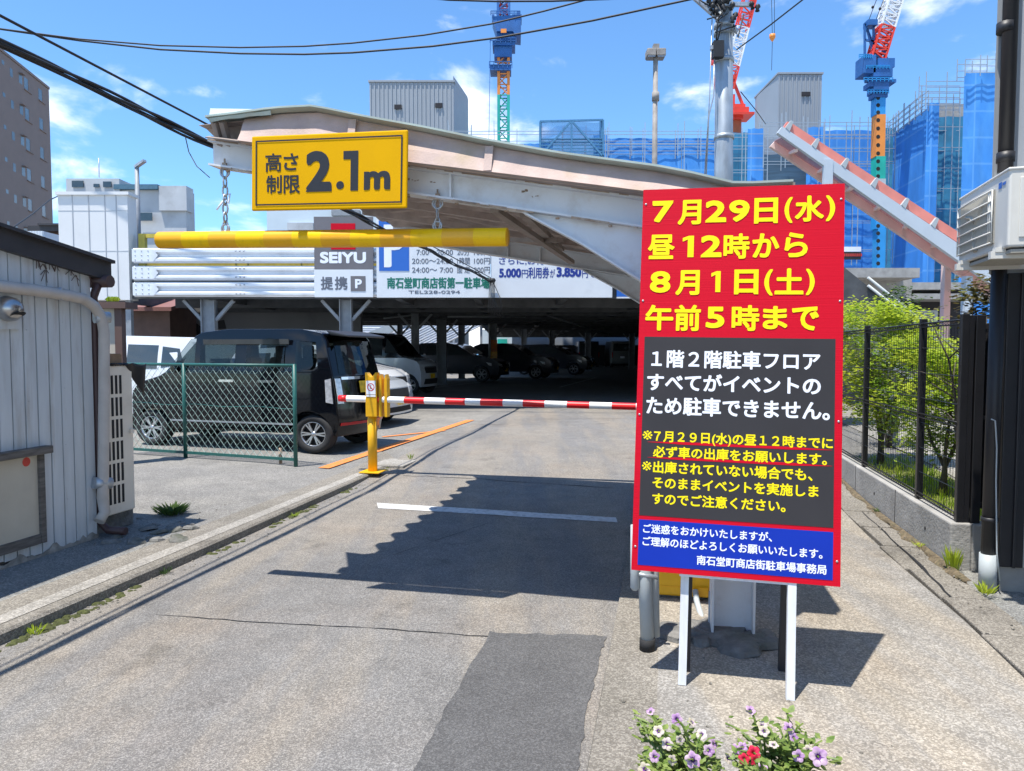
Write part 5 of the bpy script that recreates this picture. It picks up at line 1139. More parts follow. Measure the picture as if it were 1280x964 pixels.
for s in (-1, 1): mb = MB(); mb.obox(b+V((s*.17-.16, -.2, .0)), (.32, 0, 0), (0, .45, 0), (0, 0, .26)); mb.build('lamp_head', 'oldpole', lp, bevel=.03); mb = MB(); mb.obox(b+V((s*.17-.13, -.17, -.03)), (.26, 0, 0), (0, .38, 0), (0, 0, .03)); mb.build('lens', 'steel', lp)
mb = MB(); q = P(819.5, 121, 26); mb.tube([q-EZ*.15, q+EZ*.15], .13, 10); mb.build('collar', 'oldpole', lp)
mb = MB(); mb.box(b.x-.1, b.x+.1, 25.85, 26.1, b.z+.18, b.z+.42); mb.build('cap_box', 'oldpole', lp)
# things seen under and beside the deck
mu = thing('mural_wall', (-8, 22, .28), 'grey wall with a faint dark plant and whale mural behind the white wagon', 'wall')
a, b = P(120, 425, 21), P(300, 388, 21); mb = MB(); mb.box(a.x, b.x+3.5, 21, 21.3, .2, b.z+.2); mb.build('wall', 'mural', mu)
mb = MB()
def blob(pts_, mtY=20.985): mb.prism([P(x, y, mtY) for x, y in pts_], V((0, .01, 0)))
blob([(155, 388), (174, 388), (176, 395), (170, 402), (166, 410), (156, 412)]); blob([(230, 420), (232, 408), (238, 410), (245, 404), (252, 409), (250, 420)]); blob([(262, 412), (268, 402), (280, 400), (283, 411)])
mb.build('dark_mural', 'signdark', mu)
mb = MB(); blob([(173, 402), (178, 412), (182, 416), (190, 412), (186, 407), (196, 405), (206, 414), (200, 419), (188, 421), (178, 419)], 20.98); mb.build('whale_mural', 'greysteel', mu)
rb, a, b = block('brown_roofed_shed', 'low shed with red brown roof just under the left end of the deck', 132, 212, 384, 400, 19.2, 1.6, 'brownwall')
mb = MB(); a, b = P(128, 389, 18.9), P(216, 380, 18.9); mb.prism([(a.x, 18.8, a.z), (a.x, 20.9, b.z+.25), (a.x, 20.9, b.z+.35), (a.x, 18.8, a.z+.1)], (b.x-a.x, 0, 0)); mb.build('roof', 'redbrown', rb)
cw = thing('cream_wall', (-7, 31, .28), 'cream panelled wall under the deck right of the mural', 'wall'); a, b = P(335, 425, 30.5), P(401, 392, 30.5); mb = MB(); mb.box(a.x, b.x, 30.5, 30.8, .25, b.z+.25); mb.build('wall', 'cream', cw)
mb = MB(); 
for px in (355, 378): x = P(px, 400, 30.5).x; mb.box(x-.02, x+.02, 30.48, 30.5, .3, b.z+.25)
mb.build('seam', 'greysteel', cw)
hb = thing('hoarding', P(345, 420, 24), 'grey hoarding board with a red block standing behind the black van', 'hoarding'); mb = MB(); mb.prism([P(x, y, 24) for x, y in ((316, 425), (322, 401), (374, 404), (374, 425))], V((0, .06, 0))); mb.build('board', 'greywhite', hb)
mb = MB(); mb.prism([P(x, y, 23.97) for x, y in ((356, 409), (357, 404.2), (372, 405), (372, 409))], V((0, .02, 0))); mb.build('red_mark', 'red', hb)
for t_, l_, pts_ in ((0, 'level white slatted rail wall beyond the deck on the left', [(402, 499, 397.5, 0.), (402, 499, 403, 0.), (402, 499, 408.5, 0.), (402, 499, 414, 0.)]), (1, 'sloping white ramp rails beyond the deck between the columns', [(470, 620, 432+k*6.4, 1.) for k in range(7)])):
    rt = thing('ramp_rail', P(440, 430, 38), l_, 'ramp rail')
    for i, (x0, x1, y, sl_) in enumerate(pts_):
        a, b = P(x0, y, 38), P(x1, y-sl_*75, 38); wrail(a.x, b.x, 38, a.z, .24, 'rail', 'railwhite', rt, .06, b.z-a.z)
    for k in range(4): 
        x = lerp(P(pts_[0][0], 400, 38).x, P(pts_[0][1], 400, 38).x, (k+.5)/4); mb = MB(); mb.box(x-.06, x+.06, 38.05, 38.2, .25, P(400, 402 if not t_ else 425-k*15, 38).z); mb.build('post', 'greysteel', rt)
rp = thing('ramp_slab', P(470, 405, 36), 'pale ramp edge beam rising behind the two-tone car', 'ramp'); mb = MB(); mb.prism([P(x, y, 36.5) for x, y in ((455, 418), (496, 401), (516, 401), (478, 421))], V((0, .4, 0))); mb.build('beam', 'pvc', rp)
fbw, a, b = block('far_building', 'pale building glimpsed through the far end of the deck', 600, 830, 412, 440, 85, 6, 'paleblue')
mb = MB(); a, b = P(735, 428, 84.8), P(792, 425, 84.8); mb.box(a.x, b.x, 84.7, 84.9, a.z, b.z); mb.build('yellow_band', 'railyellow', fbw)
for x0, x1 in ((622, 634), (652, 658)): mb = MB(); a, b = P(x0, 432, 84.8), P(x1, 424, 84.8); mb.box(a.x, b.x, 84.7, 84.9, a.z, b.z); mb.build('window', 'craneteal', fbw)
pbd, a, b = block('pale_blue_building', 'pale blue clad building directly behind the height sign', 334, 470, 252, 300, 55, 10, 'paleblue')
mb = MB(); a, b = P(360, 288, 54.8), P(392, 279, 54.8); mb.box(a.x, b.x, 54.6, 54.99, a.z, b.z); mb.build('vent_louvre', 'greywhite', pbd)
mb = MB(); a, b = P(415, 270, 54.8), P(450, 263, 54.8); mb.box(a.x, b.x, 54.6, 54.99, a.z, b.z); mb.build('window', 'greysteel', pbd)
# small roofs between the hut and the tower
sh = thing('tin_shed', P(40, 300, 26), 'silver corrugated shed top peeping over the hut roof', 'shed'); a, b = P(4, 330, 26), P(54, 289, 26); mb = MB(); mb.box(a.x, b.x, 26, 28, .2, b.z)
for i in range(12): x = lerp(a.x+.8, b.x, i/12); mb.box(x, x+.03, 25.97, 26, .2, b.z)
mb.build('wall', 'railwhite', sh)
bh = thing('brown_house', P(80, 300, 30), 'brown timber house with dark eave between the hut and the white enclosure', 'house'); a, b = P(50, 330, 30), P(110, 291, 30); mb = MB(); mb.box(a.x, b.x, 30, 34, .2, b.z); mb.build('wall', 'brownwall', bh)
mb = MB(); mb.box(a.x-.2, b.x+.3, 29.6, 34, b.z, b.z+.22); mb.box(P(47, 287, 29.5).x, b.x+.3, 29.5, 34, b.z+.22, b.z+.3); mb.build('roof', 'roofdark', bh)
mb = MB(); a, b = P(56, 318, 29.3), P(112, 307, 29.3); mb.box(a.x, b.x+1, 28.9, 30, a.z-.3, b.z); mb.build('lower_roof', 'redbrown', bh)
br_ = thing('brown_kiosk', P(140, 440, 9.2), 'small brown framed kiosk with cream panel behind the outdoor unit', 'kiosk'); a, b = P(128, 445, 9.2), P(152, 378, 9.2); mb = MB(); mb.box(a.x, b.x, 9.2, 9.28, .1, b.z-.08); mb.build('wall', 'plywood', br_)
mb = MB(); mb.box(b.x-.07, b.x+.02, 9.15, 9.25, .1, b.z-.08); mb.box(a.x, b.x+.1, 9.1, 9.4, b.z-.08, b.z); mb.build('frame', 'brownwall', br_)
mb = MB()
for i in range(260): q = P(random.uniform(134, 148), 377, random.uniform(9.15, 9.35)); a = random.uniform(0, 6.28); d_ = V((math.cos(a), math.sin(a), 0))*.03; mb.add([q, q+d_+EZ*.03, q+EZ*random.uniform(.03, .07)], [(0, 1, 2)])
tag(mb.build('rooftop_weed', 'leaf'), 'strip of green weeds growing on the brown kiosk roof', 'weed')
#RIGHT
# ------------------------------------------------------------------ concrete wall and black fence on the right
TW = (G(1206, 711, .03).dot(ET)+G(1051, 607, .1).dot(ET))/2; SW = G(1206, 711, .03).dot(ES); SWE = 14.5
ZW = PT(1200, 661, TW).z
cwl = thing('fence_wall', R(TW+.1, SW, .03), 'low concrete plinth wall under the black mesh fence', 'wall')
mb = MB(); mb.rbox(TW, TW+.14, SW, SWE, 0, ZW); mb.rbox(TW+.14, TW+.75, SW, SW+.14, 0, ZW-.002); mb.build('wall', 'concrete', cwl, bevel=.012)
mb = MB()
for s in (SW+1.25, SW+2.6, SW+4.2): mb.rbox(TW-.003, TW, s, s+.006, .05, ZW)
for s in (SW+.5, SW+1.9): mb.lathe([(.001, .004), (.014, .003), (.016, 0)], R(TW, s, ZW*.55), -ET, 8)
mb.build('joint', 'void', cwl)
bf = thing('mesh_fence', R(TW+.07, SW, ZW), 'black welded mesh fence with square posts on the concrete plinth', 'fence')
TF = TW+.07; zf0 = ZW+.03; zf1 = PT(1205, 399, TF).z
ps = [PT(x, 560, TF).dot(ES) for x in (1206, 1150, 1081)]; dps = ps[1]-ps[0]
pss = [SW+.05, ps[1], ps[2], ps[2]+2.0, ps[2]+4.0]
for s in pss: mb = MB(); mb.rbox(TF-.025, TF+.025, s-.025, s+.025, ZW, zf1+.035); mb.build('post', 'fenceblack', bf, bevel=.004)
for a, b in zip(pss, pss[1:]):
    mb = MB(); n = int((b-a)/.05)
    for i in range(1, n): s = a+(b-a)*i/n; mb.tube([R(TF-.01, s, zf0), R(TF-.01, s, zf1)], .0022, 3, False)
    zz = zf0
    for k in range(8):
        z = lerp(zf0, zf1, k/7); mb.tube([R(TF-.013, a, z), R(TF-.013, b, z)], .003, 4, False)
    for z in (zf0+.02, zf0+(zf1-zf0)*.47, zf1-.02):
        for dz in (-.015, .015): mb.tube([R(TF-.02, a, z+dz), R(TF-.02, b, z+dz)], .006, 5)
        for i in range(n): s = a+(b-a)*(i+.5)/n; mb.tube([R(TF-.022, s, z-.015), R(TF-.03, s, z), R(TF-.022, s, z+.015)], .003, 3, False)
    mb.build('mesh_panel', 'fenceblack', bf)
bp_ = thing('black_screen', R(TW+.4, SW+.08, ZW), 'black ribbed metal screen panel closing the gap to the building', 'screen')
z1 = PS(1222, 405, SW+.1).z; t0, t1_ = PS(1207, 500, SW+.1).dot(ET)-.01, PS(1242, 500, SW+.1).dot(ET)
mb = MB(); n = 16; z0s = ZW+.09
mb.grid([[R(lerp(t0, t1_, i/n), SW+.1+(.012 if (i//2) % 2 else 0), z) for i in range(n+1)] for z in (z0s, z1)], False); mb.build('sheet', 'cladblack', bp_, solid=.004)
for t in (t0, t0+.07): mb = MB(); mb.rbox(t-.03, t+.03, SW+.03, SW+.09, ZW, z1+.06); mb.build('post', 'fenceblack', bp_, bevel=.004)
mb = MB()
for z in (z0s+.04, ZW+.75, z1-.05): mb.rbox(t0, t1_, SW+.06, SW+.085, z-.012, z+.012)
mb.build('rail', 'fenceblack', bp_)
mb = MB()
for z in (ZW+1.0, ZW+1.12, ZW+1.25, ZW+.77, ZW+.06): mb.lathe([(.014, 0), (.012, .01), (.001, .014)], R(t0+.16, SW+.085, z), -ES, 8)
mb.build('bolt', 'galv', bp_)
mb = MB(); rows = []                                   # dirt and dead moss gathered along the wall foot
for k in range(90): s = SW-.4+k*.1; rows.append([R(TW-.005, s, zg(s)+.062), R(TW-.02-.04*random.random(), s, zg(s)+.056), R(TW-.03-.08*abs(math.sin(k*.37))*random.random(), s, zg(s)+.02)])
mb.grid(rows, True); tag(mb.build('dirt', mat('rust brown dirt', (.13, .10, .06), .95, var=.5, scale=30, bump=.8, stain=(.12, .12, .05), sscale=8)), 'rust brown dirt and dead moss along the fence wall foot', 'dirt', kind='stuff')
# building at the right edge
SB = PS(1250, 735, 5).dot(ES); q = G(1249, 735, .04); SB = q.dot(ES); TB = q.dot(ET)
bd = thing('corner_building', R(TB+1, SB+1, .03), 'building corner with black corner posts, pale boards and ribbed metal upper wall', 'building')
zb1 = PS(1262, 708, SB).z; zm = PS(1262, 342, SB).z
def foot(t, s, z0_, z1_):
    c_ = R(t, s, z0_); b_ = c_+V((c_.x, c_.y, 0)).normalized()*5+ET*.6; mb.prism([c_, c_+ET*6, b_+ET*6, b_], EZ*(z1_-z0_))
mb = MB(); foot(TB, SB, 0, zb1); mb.build('base', 'concrete', bd)
mb = MB(); mb.rbox(TB-.02, TB+.12, SB-.03, SB+.1, zb1, zm); mb.rbox(TB+.05, TB+.07, SB-.05, SB-.03, zb1, zm); mb.build('corner_post', 'cladblack', bd, bevel=.006)
mb = MB()
for i in range(5): a = lerp(zb1, zm, i/5); foot(TB+.12, SB-.012, a, lerp(zb1, zm, (i+1)/5)-.006)
mb.build('wall_board', 'cladpale', bd)
mb = MB(); n = 60; tu0 = PS(1243, 100, SB).dot(ET)
mb.grid([[R(tu0+i*.045, SB-.02-(.018 if i % 4 < 2 else 0), z) for i in range(n)] for z in (zm+.02, 7.5)], False); foot(tu0, SB-.01, zm, 7.5); mb.build('upper_wall', 'ribsiding', bd)
mb = MB(); 
for a, b, z0_, z1_ in ((1251, 1263, 221, -120),):
    q = PS((a+b)/2, 200, SB-.09); mb.tube([V((q.x, q.y, PS(1257, 215, SB-.09).z)), V((q.x, q.y, 7.4))], .042, 14)
for py in (35, 197): q = PS(1257, py, SB-.09); mb.tube([q-EZ*.03, q+EZ*.03], .05, 14); 
mb.build('downpipe', 'cladblack', bd)
dp = thing('drain_pipe', G(1233, 736, .04), 'black downpipe with a pale grey foot in front of the corner post', 'pipe')
q = G(1234, 735, .04); zt_ = 2.2; zf_ = PS(1234, 694, q.dot(ES)).z
mb = MB(); mb.tube([V((q.x, q.y, zf_)), V((q.x+.01, q.y, zt_))], .043, 14); mb.build('pipe', 'cladblack', dp)
mb = MB(); mb.tube([V((q.x, q.y, zf_-.0)), V((q.x, q.y, zf_+.0)), V((q.x, q.y, zf_+.001))], .05, 14); mb.tube([V((q.x, q.y, .03)), V((q.x, q.y, zf_+.01))], .052, 16); mb.build('foot_pipe', 'pvc', dp)
mb = MB(); zz = PS(1234, 560, q.dot(ES)).z; mb.tube([V((q.x, q.y, zf_+.22)), V((q.x, q.y, zf_+.25))], .05, 14); mb.build('clip', 'cladblack', dp)
mb = MB(); mb.tube([PS(1239, 524, SB-.09), PS(1244, 526, SB-.09), PS(1246, 560, SB-.07), PS(1245, 600, SB-.07), PS(1246, 690, SB-.07), PS(1250, 726, SB-.09)], .0045, 6)
tag(mb.build('loose_cable', 'pvc'), 'thin grey cable hanging down beside the black downpipe', 'cable')
# outdoor unit on brackets
c0 = P(1259, 309, 3.88); e0 = P(1198, 324, 4.66); uF = V((e0.x-c0.x, e0.y-c0.y, 0)); wF = uF.length; uF.normalize(); vF = V((uF.y, -uF.x, 0)); zA0 = c0.z; hA = P(1259, 210, 3.88).z-zA0
ac = thing('wall_air_conditioner', c0+uF*.4+vF*.15, 'ivory air conditioning unit on a wall bracket at the right edge', 'air conditioner')
mb = MB(); c0 = V((c0.x, c0.y, zA0)); mb.obox(c0, uF*wF, vF*.29, EZ*hA); mb.build('casing', 'acwhite', ac, bevel=.012)
mb = MB(); mb.obox(c0-vF*.006+uF*-.006+EZ*(hA-.012), uF*(wF+.012), vF*.305, EZ*.016); mb.build('lid', 'acwhite', ac, bevel=.006)
fa_ = Face(c0+uF*wF-vF*.001, -uF, EZ)               # fan side, u runs from the far end to the near corner
mb = MB(); fa_.slab(mb, .03, .05, wF*.76, hA-.07, -.004); gl = mb.build('grille_back', 'acgrille', ac)
mb = MB(); n = 46
for i in range(n): u = lerp(.035, wF*.755, i/(n-1)); mb.tube([fa_.at(u, .06, .012), fa_.at(u, hA-.08, .012)], .0016, 3, False)
for k in range(6): v = lerp(.05, hA-.075, k/5); mb.tube([fa_.at(.03, v, .016), fa_.at(wF*.4, v, .024), fa_.at(wF*.765, v, .016)], .005, 5)
for u in (.03, wF*.70, wF*.73, wF*.765): mb.tube([fa_.at(u, .05, .016), fa_.at(u, hA-.075, .016)], .004, 5)
mb.build('grille', 'acwhite', ac)
mb = MB(); c = fa_.at(wF*.4, hA*.48, .006); r = min(hA, wF*.7)*.40
for k in range(3): mb.tube([c+(fa_.ux*math.cos(a)+fa_.uy*math.sin(a))*r*kk+fa_.n*.001*k for a, kk in [(2.1*k+.0, .1), (2.1*k+.35, .45), (2.1*k+.55, .72), (2.1*k+.62, .98)]], .016, 4)
mb.build('fan', 'acgrille', ac)
mb = MB(); fa_.rect(mb, wF*.82, hA*.80, wF*.88, hA*.88, .0015); fa_.rect(mb, wF*.89, hA*.82, wF*.95, hA*.86, .0015); mb.build('badge', 'parkblue', ac)
fs_ = Face(c0-uF*.001, vF, EZ)
mb = MB(); fs_.slab(mb, .05, .05, .28, hA-.05, -.006); mb.build('service_cover', 'acwhite', ac, bevel=.005)
mb = MB(); fs_.rect(mb, .075, hA*.58, .09, hA*.63, .0075); [fs_.rect(mb, .12, hA*(.36+.03*k), .22, hA*(.37+.03*k), .0075) for k in range(5)]; fs_.rect(mb, .10, hA*.80, .2, hA*.86, .0075); mb.build('slots', 'void', ac)
for k in (.1, .82):
    mb = MB(); q = c0+uF*wF*k-EZ*.05-vF*.05; mb.obox(q, uF*.04, vF*.8, EZ*.04); mb.obox(q+vF*.02+EZ*.035-uF*.005, uF*.05, vF*.05, EZ*.025); mb.build('bracket', 'acwhite', ac)
mb = MB(); mb.obox(c0-EZ*.03+uF*.01+vF*.02, uF*(wF-.02), vF*.28, EZ*.02); mb.build('base_tray', 'acgrille', ac)
# pier of the same building beside the lane, carrying the bracket
mb = MB(); q = c0+vF*.62; mb.obox(V((q.x, q.y, 0)), -uF*4, vF*2.5, EZ*7.5); pier = mb.build('side_wall', 'ribsiding', bd)

# ------------------------------------------------------------------ trees and shrubs
def tree(name, loc, h, limbs, crown, nleaf, ls, lm, label, cat='tree', group=None, tr=.024):
    tr_ = thing(name, loc, label, cat, group); mb = MB()
    for k in range(limbs):
        a = 6.28*k/limbs+random.uniform(-.4, .4); d = V((math.cos(a), math.sin(a), 0)); p = [loc+d*.03]
        for i in range(1, 6): p.append(loc+d*(h*.22*(i/5)**1.5)+EZ*h*.78*i/5+V((random.uniform(-.05, .05), random.uniform(-.05, .05), 0)))
        mb.tube(p, [tr*(1-.8*i/5) for i in range(6)], 7)
        for i in (2, 3, 4):
            a2 = a+random.uniform(-1.4, 1.4); mb.tube([p[i], p[i]+V((math.cos(a2), math.sin(a2), .7))*h*.12, p[i]+V((math.cos(a2), math.sin(a2), .5))*h*.22], [tr*.35, tr*.2, tr*.06], 5)
    mb.build('trunk', 'bark', tr_)
    mb = MB(); cl_ = []
    for c, r in crown:
        for _ in range(int(nleaf/len(crown)/26)):
            d = V((random.gauss(0, 1), random.gauss(0, 1), random.gauss(0, 1))).normalized()*random.uniform(.25, 1)**.6; cl_.append((loc+V(c)+V((d.x*r[0], d.y*r[0], d.z*r[1])), random.uniform(.05, .12)))
    for c, r in cl_:
        for _ in range(26):
            q = c+V((random.gauss(0, r), random.gauss(0, r), random.gauss(0, r*.45))); a = random.uniform(0, 6.28); l = ls*random.uniform(.6, 1.3); u = V((math.cos(a), math.sin(a), random.uniform(-.5, .35))); v = V((-u.y, u.x, random.uniform(-.5, .5)))
            mb.add([q, q+u*l*.5+v*l*.36, q+u*l, q+u*l*.5-v*l*.36], [(0, 1, 2, 3)])
    mb.build('crown', lm, tr_); return tr_
q = R(TW+.9, 7.3, .12)
def RT(px, py, t, ls=0): return PT(px, py, t)
l1 = PT(1100, 600, TW+.75); l1 = V((l1.x, l1.y, .1))
tree('maple_tree', l1, 2.1, 3, [((-.12, .0, 1.95), (.42, .2)), ((.30, .1, 1.80), (.42, .2)), ((0, 0, 1.5), (.5, .25)), ((.1, 0, 1.05), (.45, .3)), ((-.3, 0, 1.2), (.35, .3)), ((.1, -.1, .65), (.5, .25)), ((.45, -.25, 1.3), (.35, .3)), ((-.35, -.3, .9), (.4, .3))], 12500, .05, 'leaf', 'bright green layered maple just right of the notice board', group='young trees behind the mesh fence')
l2 = PT(1178, 610, TW+.8); l2 = V((l2.x, l2.y, .1))
tree('maple_tree', l2, 1.75, 3, [((0, 0, 1.35), (.36, .2)), ((.15, .3, 1.1), (.36, .25)), ((-.15, -.1, 1.0), (.3, .25)), ((.05, 0, .75), (.35, .25)), ((.1, .3, .5), (.35, .2)), ((.0, .5, 1.5), (.35, .2))], 10000, .045, 'leaf', 'yellow green bushy maple nearest the black screen panel', group='young trees behind the mesh fence')
l3 = PT(1060, 580, TW+1.0); l3 = V((l3.x, l3.y, .12))
tree('maple_tree', l3+ES*1.6, 2.3, 3, [((0, 0, 2.1), (.5, .25)), ((.3, 0, 1.6), (.5, .3)), ((-.2, 0, 1.2), (.5, .35)), ((.5, .4, 1.9), (.4, .25))], 6000, .055, 'leaf', 'light green maple farthest along the mesh fence, half behind the board', group='young trees behind the mesh fence')
l4 = PT(1132, 600, TW+1.3); l4 = V((l4.x, l4.y, .12)); tree('shrub', l4+ES*.8, 1.0, 4, [((0, 0, .55), (.45, .25)), ((.3, .2, .45), (.4, .22))], 2200, .04, 'leafdark', 'dark low shrub between the maples behind the fence', 'shrub', tr=.025)
l5 = P(1222, 372, 6.0); tree('bronze_shrub', V((l5.x, 6.0, .2)), 2.1, 4, [((.06, 0, 1.9), (.1, .14)), ((.04, .05, 1.72), (.1, .14))], 900, .05, 'leafred', 'bronze and green leafed shrub rising behind the black screen', 'shrub', tr=.02)
l6 = P(1180, 400, 13); tree('evergreen_shrub', V((l6.x+.2, 15, .2)), 2.6, 3, [((0, 0, 2.2), (.5, .5)), ((.1, 0, 1.5), (.5, .5))], 2600, .07, 'leafdark', 'dark green shrub behind the pink stair column', 'shrub')
mb = MB(); mb.grid([[R(t, s, .09+.02*math.sin(s*3+t)) for t in (TW+.14, TW+.5, TW+.9, TW+1.3)] for s in [SW+.15+i*.5 for i in range(20)]], True); tag(mb.build('grass_bed', 'grass'), 'strip of dry yellow green grass behind the mesh fence', 'grass', kind='stuff')
mb = MB()
for i in range(2600):
    q = R(random.uniform(TW+.15, TW+1.2), random.uniform(SW+.15, SW+5), .1); a = random.uniform(0, 6.28); mb.add([q, q+V((math.cos(a), math.sin(a), 0))*.012, q+V((math.cos(a)*.04, math.sin(a)*.04, random.uniform(.04, .12)))], [(0, 1, 2)])
tag(mb.build('ground_cover', 'leaf'), 'short yellow green ground cover behind the mesh fence', 'ground cover', kind='stuff')
mb = MB(); mb.grid([[R(t, s, zg(s)+.006) for t in (TW+1.35, TW+30)] for s in (SW+.15, 8, 10, 14, 20, 30)], False); struct(mb.build('path', 'kerbpale'))
pl2 = thing('grey_pillar', PT(1118, 560, TW+1.5), 'pale grey square pillar seen between the maples', 'pillar'); q = PT(1118, 560, TW+1.5); mb = MB(); mb.obox(V((q.x-.05, q.y, .1)), (.11, 0, 0), (0, .11, 0), (0, 0, .75)); mb.build('shaft', 'pvc', pl2); mb = MB(); mb.obox(V((q.x-.065, q.y-.015, .85)), (.14, 0, 0), (0, .14, 0), (0, 0, .03)); mb.build('cap', 'pvc', pl2)

# ------------------------------------------------------------------ covered outdoor stair
SY = 17.0
stc = thing('covered_stair', P(1110, 420, SY), 'covered outdoor stair with coral roof strip and pale blue frame sloping right', 'stair canopy')
def YP(px, py, Y=SY): return P(px, py, Y)
def sbeam(nm, pts_, Y, d, mt, bev=0): mb = MB(); mb.prism([P(x, y, Y) for x, y in pts_], V((0, d, 0))); return mb.build(nm, mt, stc, bevel=bev)
sbeam('side_beam', [(972, 166), (978, 158), (1290, 366), (1290, 391)], SY, .12, 'stairblue')
sbeam('roof_strip', [(984, 152), (988, 153), (1290, 350), (1290, 364), (979, 159.5)], SY+.08, .1, 'stairred')
for i, px in enumerate((986, 1019, 1056, 1093, 1131, 1168)):
    y = 158+(px-978)*.6667; sbeam('roof_clip', [(px-4, y-4), (px+3, y-13), (px+6, y-11), (px+1, y+1)], SY-.01, .1, 'pvc')
W2 = SY+1.75
sbeam('far_beam', [(963, 183), (969, 176), (1290, 384), (1290, 405)], W2, .12, 'stairpink')
def onY(px, py, Y): return P(px, py, Y)
mb = MB(); mb.grid([[lerp(onY(976, 172, SY+.1), onY(1290, 384, SY+.1), i/12) for i in range(13)], [lerp(onY(968, 176, W2), onY(1290, 388, W2), i/12) for i in range(13)]], False); mb.build('soffit', 'stairpurple', stc, solid=.03)
for k in (.06, .17, .28, .39, .5, .61, .72, .83):
    a = lerp(onY(976, 172, SY+.1), onY(1290, 384, SY+.1), k); b = lerp(onY(968, 176, W2), onY(1290, 388, W2), k); mb = MB(); mb.bar(a-EZ*.06, b-EZ*.06, .09, .07); mb.build('rafter', 'stairpink', stc)
mb = MB(); a = onY(1034, 198, SY); mb.obox(onY(1030, 240, SY-.03), (.2, 0, 0), (0, .12, 0), (0, 0, .75)); mb.build('hanger_post', 'stairblue', stc)
mb = MB(); q = onY(1181, 300, SY+1); 
for px, w_, Y, mt in ((1187.5, 12, W2, 'stairpink'), (1215, 13, SY, 'stairblue')):
    a, b = P(px-w_/2, 470, Y), P(px+w_/2, 330, Y); mb = MB(); Y += .14; mb.box(a.x, b.x, Y, Y+.18, .2, P(px, 325 if mt == 'stairpink' else 345, Y).z); mb.build('column', mt, stc)
for (a, b) in (((1085, 357), (1240, 480)), ((1085, 347), (1200, 440))):
    mb = MB(); mb.tube([P(*a, SY+.1), P(*b, SY+.1)], .035, 8); mb.build('handrail', 'pvc', stc)
mb = MB(); mb.prism([P(x, y, SY+.15) for x, y in ((1050, 330), (1075, 350), (1240, 476), (1240, 530), (1050, 392))], V((0, .08, 0))); mb.build('balustrade', 'darksteel', stc)
mb = MB(); mb.prism([P(x, y, SY+.2) for x, y in ((1050, 398), (1240, 540), (1240, 556), (1050, 412))], V((0, 1.4, 0))); mb.build('stringer', 'pvc', stc)
cb_, a, b = block('concrete_pavilion', 'grey concrete pavilion with thick flat roof behind the stair rail', 1060, 1140, 348, 440, 26, 6, 'concrete')
mb = MB(); a, b = P(1052, 347, 24.8), P(1150, 335, 24.8); mb.box(a.x-1, b.x, 24.8, 32, a.z, b.z); mb.build('roof', 'concrete', cb_)
mb = MB(); a, b = P(1140, 362, 27), P(1250, 353, 27); mb.box(a.x, b.x, 27, 33, a.z, b.z); a, b = P(1140, 374, 26.5), P(1250, 367, 26.5); mb.box(a.x, b.x, 26.5, 33, a.z, b.z); mb.build('lower_slab', 'concrete', cb_)
mb = MB(); a, b = P(1100, 440, 26.5), P(1250, 374, 26.5); mb.box(P(1141, 400, 26.5).x, b.x, 28, 33, .2, b.z); mb.build('recess_wall', 'signdark', cb_)
mb = MB(); a, b = P(1143, 402, 27.9), P(1172, 388, 27.9); mb.box(a.x, b.x, 27.88, 27.99, a.z, b.z); mb.build('window', 'pvc', cb_)
for x0, x1 in ((1146, 1156), (1160, 1169)): mb = MB(); a, b = P(x0, 400, 27.8), P(x1, 391, 27.8); mb.box(a.x, b.x, 27.85, 27.87, a.z, b.z); mb.build('pane', 'glass', cb_)
lw = thing('street_wall', P(1090, 470, 22), 'pale low garden wall seen through the maples', 'wall'); a, b = P(1040, 500, 20), P(1260, 452, 20); mb = MB(); mb.box(a.x, b.x, 20, 20.2, .2, b.z); mb.build('wall', 'concrete', lw); mb = MB(); mb.box(a.x, b.x+.1, 19.95, 20.25, b.z, b.z+.06); mb.build('coping', 'kerbpale', lw)

# ------------------------------------------------------------------ scaffolded building under blue sheets
sb = thing('scaffolded_building', (10, 60, .2), 'large building wrapped in bright blue mesh sheets and scaffolding', 'building')
def sheetp(px0, px1, py0, py1, Y, mt, dY=0., Y1=None, nm='mesh_sheet'):
    Y1 = Y if Y1 is None else Y1; a0, b0 = P(px0, py0, Y), P(px1, py0 if Y1 == Y else py0, Y1); zt_ = a0.z; zb_ = P(px0, py1, Y).z; n = max(6, int(abs(b0.x-a0.x)+abs(Y1-Y))*2); mb = MB(); rows = []
    for j in range(9):
        k = j/8; rows.append([V((lerp(a0.x, b0.x, i/n), lerp(Y, Y1, i/n)+.03*math.sin(i*1.9+j*.15)+.04*math.sin(i*.7+2+j*.3), lerp(zt_, zb_, k)-.03*math.sin(i*2.1)*(j == 0))) for i in range(n+1)])
    mb.grid(rows, True); return mb.build(nm, mt, sb)
def scaff(px0, px1, py0, py1, Y, stepx, rows_, mt='scaf', Y1=None, r=.026):
    Y1 = Y if Y1 is None else Y1; a, b = P(px0, py0, Y), P(px1, py0, Y1); z1_, z0_ = a.z, P(px0, py1, Y).z; n = max(1, int(round(math.hypot(b.x-a.x, Y1-Y)/stepx))); mb = MB()
    for d in (0, .9):
        for i in range(n+1): x = lerp(a.x, b.x, i/n); y = lerp(Y, Y1, i/n)+d; mb.bar((x, y, z0_), (x, y, z1_+random.uniform(-.3, .5)), r*2, r*2, V((1, 0, 0)))
        for k in range(rows_): z = lerp(z0_, z1_, (k+.5)/rows_); mb.bar((a.x, Y+d, z), (b.x, Y1+d, z), r*1.6, r*1.6)
    return mb.build('scaffold', mt, sb)
